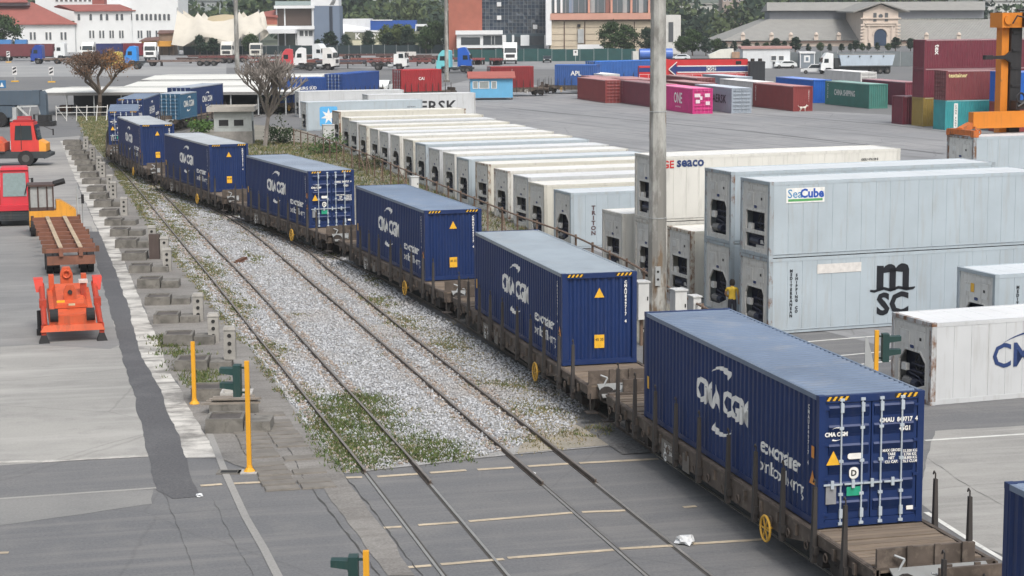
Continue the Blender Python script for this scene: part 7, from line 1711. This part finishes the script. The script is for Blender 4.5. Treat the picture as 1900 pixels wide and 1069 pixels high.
# ------------------------------------------------------------------ trees of the background
TL = [(6,34,505,0,'green tree at the left edge in front of the white hall'),
      (612,60,530,3,'dark conical tree in front of the blue grey slab'), (640,66,528,1,'dark green tree under the white shed'), (590,75,520,1,'low dark shrub tree left of the slab'), (682,60,525,1,'dark tree hiding the middle of the sign wall'), (720,62,527,3,'slim dark tree in the sign wall letters'),
      (728,47,532,2,'bright yellow green round tree over the sign wall'), (748,48,530,2,'yellow green tree right of the round one'), (756,55,524,1,'large grey green tree right of the sign wall'), (805,44,520,0,'broad green tree left of the pale mast'), (790,58,516,0,'green tree under the white canopy'), (838,48,516,1,'dark tree right of the pale mast against the brick wall'),
      (1135,45,488,0,'green tree in front of the beige building, left of two'), (1162,50,489,0,'green tree in front of the beige building, right of two'), (1200,55,488,1,'dark green tree beside the tall mast'), (1285,58,480,0,'broad dark green tree right of the tall mast'), (1265,70,478,0,'lower green tree at the foot of the pale tower'), (1310,72,478,1,'dark green tree left of the site office'),
      (1440,72,500,3,'dark narrow tree in front of the hall wall'), (1476,70,500,3,'dark cypress behind the grey booth'), (1500,84,505,1,'low dark tree left of the tipper cab'), (1588,76,510,3,'dark tree left of the gabled portal'), (1612,82,512,1,'shrub at the left foot of the portal'), (1628,80,512,1,'shrub in front of the arched door'), (1662,70,510,3,'dark tall tree right of the portal'), (1690,72,512,3,'second dark tall tree right of the portal'),
      (1405,80,505,1,'dark shrub above the site office roof'), (370,68,508,1,'dark shrub under the tent'), (395,72,508,3,'dark small tree under the tent'), (465,66,505,0,'dusty green tree between the tent and the modern house'), (1540,84,505,1,'dark shrub above the tipper cab'), (1562,82,506,3,'dark slim shrub in the arcade'),(1362,78,505,1,'dark shrub at the left end of the hall wall'),(1385,74,503,3,'dark tree above the left edge of the site office'),(1422,80,502,0,'green shrub above the middle of the site office roof'),(1456,78,502,1,'dark shrub above the right end of the site office'),(1522,80,504,0,'green shrub behind the tipper truck cab'),(1578,86,507,1,'low shrub above the tipping body'),(1600,84,508,0,'green shrub just left of the portal'),(1648,82,508,0,'green shrub just right of the arched door'),(1330,74,480,0,'green tree between the broad tree and the covered boat'),(1345,80,478,1,'dark shrub behind the covered boat')]
for px, py, Y, k, lab in TL: tree(lab, px, py, Y, k, None, {3: 1.5, 1: 1.25}.get(k, 1.0))
# wooded rise behind the town: one mass
g = np.random.default_rng(77); cs = []
for _ in range(1500):
    px = g.uniform(-250, 2150); Y = g.uniform(640, 1050); x = PY(px, 10, Y).x
    zmax = 12.4+(Y-640)*.006+4*sin(px*.013)+3*sin(px*.041+1)
    for j in range(3): cs.append((x+g.normal(0,2.5), Y+g.normal(0,3), zmax*g.uniform(.35,1.0)))
V_, F = leaf_cloud(cs, 16, 2.6, 1.3, g, .8)
me = np_mesh('far_wood', V_, F, [leaf_mat('far wood green', (.045,.070,.035)), leaf_mat('far wood dark', (.028,.046,.032)), leaf_mat('far wood light', (.075,.10,.045))], np.repeat(g.integers(0,3,len(cs)//3), 48))
tag(stuff(obj('far_wood', me)), 'mass of green trees on the rise behind the town', 'trees')
b = MB(); xs = np.linspace(-800, 900, 40)
for i in range(39): b.poly([(xs[i],640,0),(xs[i+1],640,0),(xs[i+1],1100,9+3*sin((i+1)*.7)),(xs[i],1100,9+3*sin(i*.7))]); b.poly([(xs[i],1100,9+3*sin(i*.7)),(xs[i+1],1100,9+3*sin((i+1)*.7)),(xs[i+1],2400,42+8*sin((i+1)*.5)),(xs[i],2400,42+8*sin(i*.5))])
struct(b.build('hill', ground_mat('hill green', (.05,.075,.04), (.08,.10,.05), (.04,.055,.035), .15, None)))
# ------------------------------------------------------------------ ballast stones and weeds (real stones, joined: nobody could count them)
def inpoly(P, poly):
    x, y = P[:,0], P[:,1]; r = np.zeros(len(P), bool); n = len(poly)
    for i in range(n):
        x0, y0 = poly[i]; x1, y1 = poly[(i+1) % n]
        c = ((y0 > y) != (y1 > y)) & (x < (x1-x0)*(y-y0)/(y1-y0+1e-12)+x0); r ^= c
    return r
BP = [(G(x, y).x, G(x, y).y) for x, y in [(215,300),(330,335),(480,400),(640,480),(900,640),(1090,750),(1060,800),(900,846),(645,876),(565,785),(475,655),(405,575),(305,445),(245,352)]]
g = np.random.default_rng(5)
A_ = np.array(BP); lo, hi = A_.min(0), A_.max(0)
P = g.uniform(lo, hi, (420000, 2)); P = P[inpoly(P, BP)]
keep = g.uniform(0, 1, len(P)) < np.clip(62.0/P[:,1], .12, 1.0)**1.6; P = P[keep]
railp = np.array([(q.x, q.y) for L_ in (A1, A2, B1, B2) for q in smooth_path([G(x, y, .06) for x, y in L_], .35)])
def near(P, Q, d):
    out = np.zeros(len(P), bool)
    for s in range(0, len(P), 4000):
        out[s:s+4000] = (((P[s:s+4000,None,:]-Q[None,:,:])**2).sum(2).min(1) < d*d)
    return out
# patches of weeds: (photo x, y, radius across m, along m)
PATCH = [(665,765,1.5,1.6),(650,830,1.6,1.3),(740,835,1.5,.9),(600,790,1.0,1.5),(820,850,1.3,.5),(560,730,.7,1.6),(500,650,.6,2.4),(440,570,.6,3.5),(385,500,.7,5),(330,430,.8,6),(270,365,1.0,8),(235,330,1.0,8),(420,540,.5,3),(700,560,.6,2.2),(760,600,.8,2.5),(840,640,.7,1.6),(930,715,1.0,1.0),(1000,760,1.1,1.0),(1080,800,1.2,.7),(340,390,.9,5),(960,820,.9,.5),(470,480,.4,2.5),(610,470,.4,3),(690,520,.4,2),(560,585,.35,.3),(690,742,1.0,.5),(300,345,1.0,6)]
def wmask(P):
    m_ = np.zeros(len(P))
    for px, py, rx, ry in PATCH:
        c = G(px, py); d = Vector((-sin(radians(14)), cos(radians(14)))); u = (P[:,0]-c.x)*cos(radians(14))+(P[:,1]-c.y)*sin(radians(14)); v = -(P[:,0]-c.x)*sin(radians(14))+(P[:,1]-c.y)*cos(radians(14))
        m_ = np.maximum(m_, 1.15-((u/(rx*1.5))**2+(v/(ry*1.5))**2)**.5)
    x, y = P[:,0], P[:,1]
    nz = (np.sin(x*2.1+1.3*np.sin(y*1.7))+np.sin(y*2.6+1.7*np.sin(x*3.1+1))+np.sin((x+y)*4.7)+np.sin((x-1.4*y)*7.3))/4
    strip = np.clip(1-np.abs(dA(P)+.75)/.75, 0, 1)*.75; strip2 = np.clip(1-np.abs(dA(P)-.7)/.5, 0, 1)*.25*np.clip((P[:,1]-60)/40, 0, 1)
    far = np.clip((P[:,1]-95)/60, 0, .6)
    return np.clip(np.maximum(np.maximum(np.maximum(m_, strip), strip2), far)*.95+nz*.55-.36, 0, 1)
A1w = np.array([(q.x, q.y) for q in smooth_path([G(x, y, .06) for x, y in A1], 1.0)]); _o = np.argsort(A1w[:,1]); A1w = A1w[_o]
def dA(P): return P[:,0]-np.interp(P[:,1], A1w[:,1], A1w[:,0])      # metres right of the left-hand rail
nr = near(P, railp, .11); P = P[~nr]; wm = wmask(P); P = P[g.uniform(0,1,len(P)) > wm*.6]; n = len(P)
octa = np.array([(1,0,0),(-1,0,0),(0,1,0),(0,-1,0),(0,0,1),(0,0,-1)], float)
s = (g.uniform(.028,.062,(n,1,1))*(1+.004*P[:,1][:,None,None]))
Vs = octa[None]*g.uniform(.6,1.2,(n,6,1))*s*np.array([1,1,.75]); ang = g.uniform(0,6.28,n); c_, s_ = np.cos(ang)[:,None], np.sin(ang)[:,None]
X = Vs[:,:,0]*c_-Vs[:,:,1]*s_; Y_ = Vs[:,:,0]*s_+Vs[:,:,1]*c_
V_ = np.stack([X+P[:,0][:,None], Y_+P[:,1][:,None], Vs[:,:,2]+.022+g.uniform(-.01,.025,(n,1))], 2).reshape(-1,3)
of = np.array([(0,2,4),(2,1,4),(1,3,4),(3,0,4),(2,0,5),(1,2,5),(3,1,5),(0,3,5)])
F = (of[None]+(np.arange(n)*6)[:,None,None]).reshape(-1,3)
nn = N('ballast stone'); v = nn.coords((1,1,1), False); a = nn.noise(v, 9, 2); b_ = nn.noise(v, .25, 4); cc = nn.mix(nn.ramp(a, .32, .68), (.22,.225,.235), (.58,.595,.625)); cc = nn.mix(nn.mul(nn.ramp(b_, .5, .68), .45), cc, (.30,.25,.20)); STONE = nn.done(cc, .9)
rb = near(P, railp, .42) & (g.uniform(0,1,n) < .6)
nn = N('ballast stone rusty'); v = nn.coords((1,1,1), False); a = nn.noise(v, 9, 2); STONE2 = nn.done(nn.mix(nn.ramp(a, .32, .68), (.19,.15,.125), (.44,.38,.33)), .9)
tag(stuff(obj('ballast_stones', np_mesh('ballast_stones', V_, F, [STONE, STONE2], np.repeat(rb.astype(int), 8)))), 'pale grey ballast stones spread between the tracks', 'stones')
print('stones', n)
def tufts(name, label, P, h, mats, blades=6, spread=.07):
    n = len(P); Pb = np.repeat(P, blades, 0)+g.normal(0, spread, (n*blades, 2)); m_ = len(Pb)
    hh = h*g.uniform(.4,1.2,(m_,1)); a = g.uniform(0,6.28,m_); w_ = .012*(1+Pb[:,1]*.012); lean = g.normal(0,.5,(m_,2))*hh
    p0 = np.stack([Pb[:,0]-np.cos(a)*w_, Pb[:,1]-np.sin(a)*w_, np.full(m_,.015)],1); p1 = np.stack([Pb[:,0]+np.cos(a)*w_, Pb[:,1]+np.sin(a)*w_, np.full(m_,.015)],1); p2 = np.stack([Pb[:,0]+lean[:,0], Pb[:,1]+lean[:,1], .02+hh[:,0]],1)
    V_ = np.stack([p0,p1,p2],1).reshape(-1,3); F = np.arange(m_*3).reshape(-1,3)
    o = obj(name, np_mesh(name, V_, F, mats, g.integers(0,len(mats),m_))); tag(stuff(o), label, 'grass'); return o
GR = [leaf_mat('grass blade green', (.075,.115,.035), .3), leaf_mat('grass blade olive', (.13,.135,.06), .3), leaf_mat('grass blade dry', (.26,.215,.12), .3)]
WP = [(G(x, y).x, G(x, y).y) for x, y in [(200,300),(330,335),(480,400),(640,480),(900,640),(1110,755),(1150,822),(900,848),(645,878),(545,770),(455,645),(385,565),(285,438),(228,348)]]
Q = g.uniform(lo-2, hi+[3,2], (420000, 2)); wm = wmask(Q); Q = Q[(g.uniform(0,1,len(Q)) < wm)]; Q = Q[inpoly(Q, WP)]; Q = Q[~near(Q, railp, .06)]
Q = Q[Q[:,1] > G(700,882).y+.2]
tufts('track_weeds', 'patchy green and straw coloured weeds growing among the rails', Q, .085, GR)
print('tufts', len(Q))
LP = [(G(x, y).x, G(x, y).y) for x, y in [(142,217),(212,217),(206,300),(160,256)]]; A2_ = np.array(LP); Q = g.uniform(A2_.min(0), A2_.max(0), (9000,2)); Q = Q[inpoly(Q, LP)]
tufts('lawn_grass', 'dry grass of the small lawn below the brown tree', Q, .16, GR, 5, .2)
EP = [(G(x, y).x, G(x, y).y) for x, y in [(330,262),(480,262),(620,270),(760,335),(960,415),(1180,520),(1150,540),(900,440),(660,345),(460,295)]]; A3_ = np.array(EP); Q = g.uniform(A3_.min(0), A3_.max(0), (26000,2)); Q = Q[inpoly(Q, EP)]
tufts('fence_weeds', 'straggly weeds along the rusty fence behind the train', Q[:9000], .22, GR, 5, .15)
def area_tufts(name, label, px, n, h, mats, blades=6, sp=.1):
    pl = [(G(x, y).x, G(x, y).y) for x, y in px]; a = np.array(pl); q = g.uniform(a.min(0), a.max(0), (n*3,2)); q = q[inpoly(q, pl)][:n]
    nz = np.sin(q[:,0]*2.3+np.sin(q[:,1]*1.9))+np.sin(q[:,1]*3.1+1.3*np.sin(q[:,0]*2.7))+.6*np.sin((q[:,0]+q[:,1])*6.1)
    q = q[nz+g.normal(0,.9,len(q)) > .1]; q = q+g.normal(0,.28,q.shape); q = q[q[:,1] > G(700,880).y+.15]; q = q[~near(q, railp, .06)]; return tufts(name, label, q, h, mats, blades, sp)
area_tufts('green_weeds', 'thick green weeds between the left-hand rails before the crossing', [(560,738),(610,730),(705,735),(755,795),(870,838),(860,850),(645,876),(590,805)], 5200, .10, [GR[0], GR[0], GR[1]])
area_tufts('block_weeds', 'green weeds sprouting around the nearest concrete blocks', [(290,625),(330,620),(400,690),(400,720),(350,720)], 900, .14, [GR[0], GR[1]])
area_tufts('dry_weeds', 'straw coloured dry weeds between the empty track and the train', [(720,580),(800,590),(960,690),(1090,770),(1130,815),(960,842),(900,720),(800,640)], 2600, .07, [GR[2], GR[1], GR[2]])
# piece of old rail lying on the stones
p = G(448, 484, .05); tag(MB().box(-.1,.1,-.7,.7,0,.12).box(-.2,.2,-.65,.65,-.03,.03).build('rail_offcut', RUST, None, p, radians(-8)), 'short dark offcut of rail lying on the ballast', 'rail')

# ------------------------------------------------------------------ thin summer haze
hz_ = MB().box(-3010, 3010, -70, 5010, -1, 62).build('haze', plain('unused', (.5,.5,.5)))
hm = bpy.data.materials.new('haze'); hm.use_nodes = True; hm.node_tree.nodes.clear()
ho = hm.node_tree.nodes.new('ShaderNodeOutputMaterial'); pv = hm.node_tree.nodes.new('ShaderNodeVolumePrincipled')
pv.inputs['Color'].default_value = (.86,.90,.95,1); pv.inputs['Density'].default_value = .0002; pv.inputs['Anisotropy'].default_value = .2
hm.node_tree.links.new(pv.outputs[0], ho.inputs['Volume']); hz_.data.materials.clear(); hz_.data.materials.append(hm); stuff(hz_)
hz_['label'] = 'thin pale haze over the whole port'; hz_['category'] = 'haze'
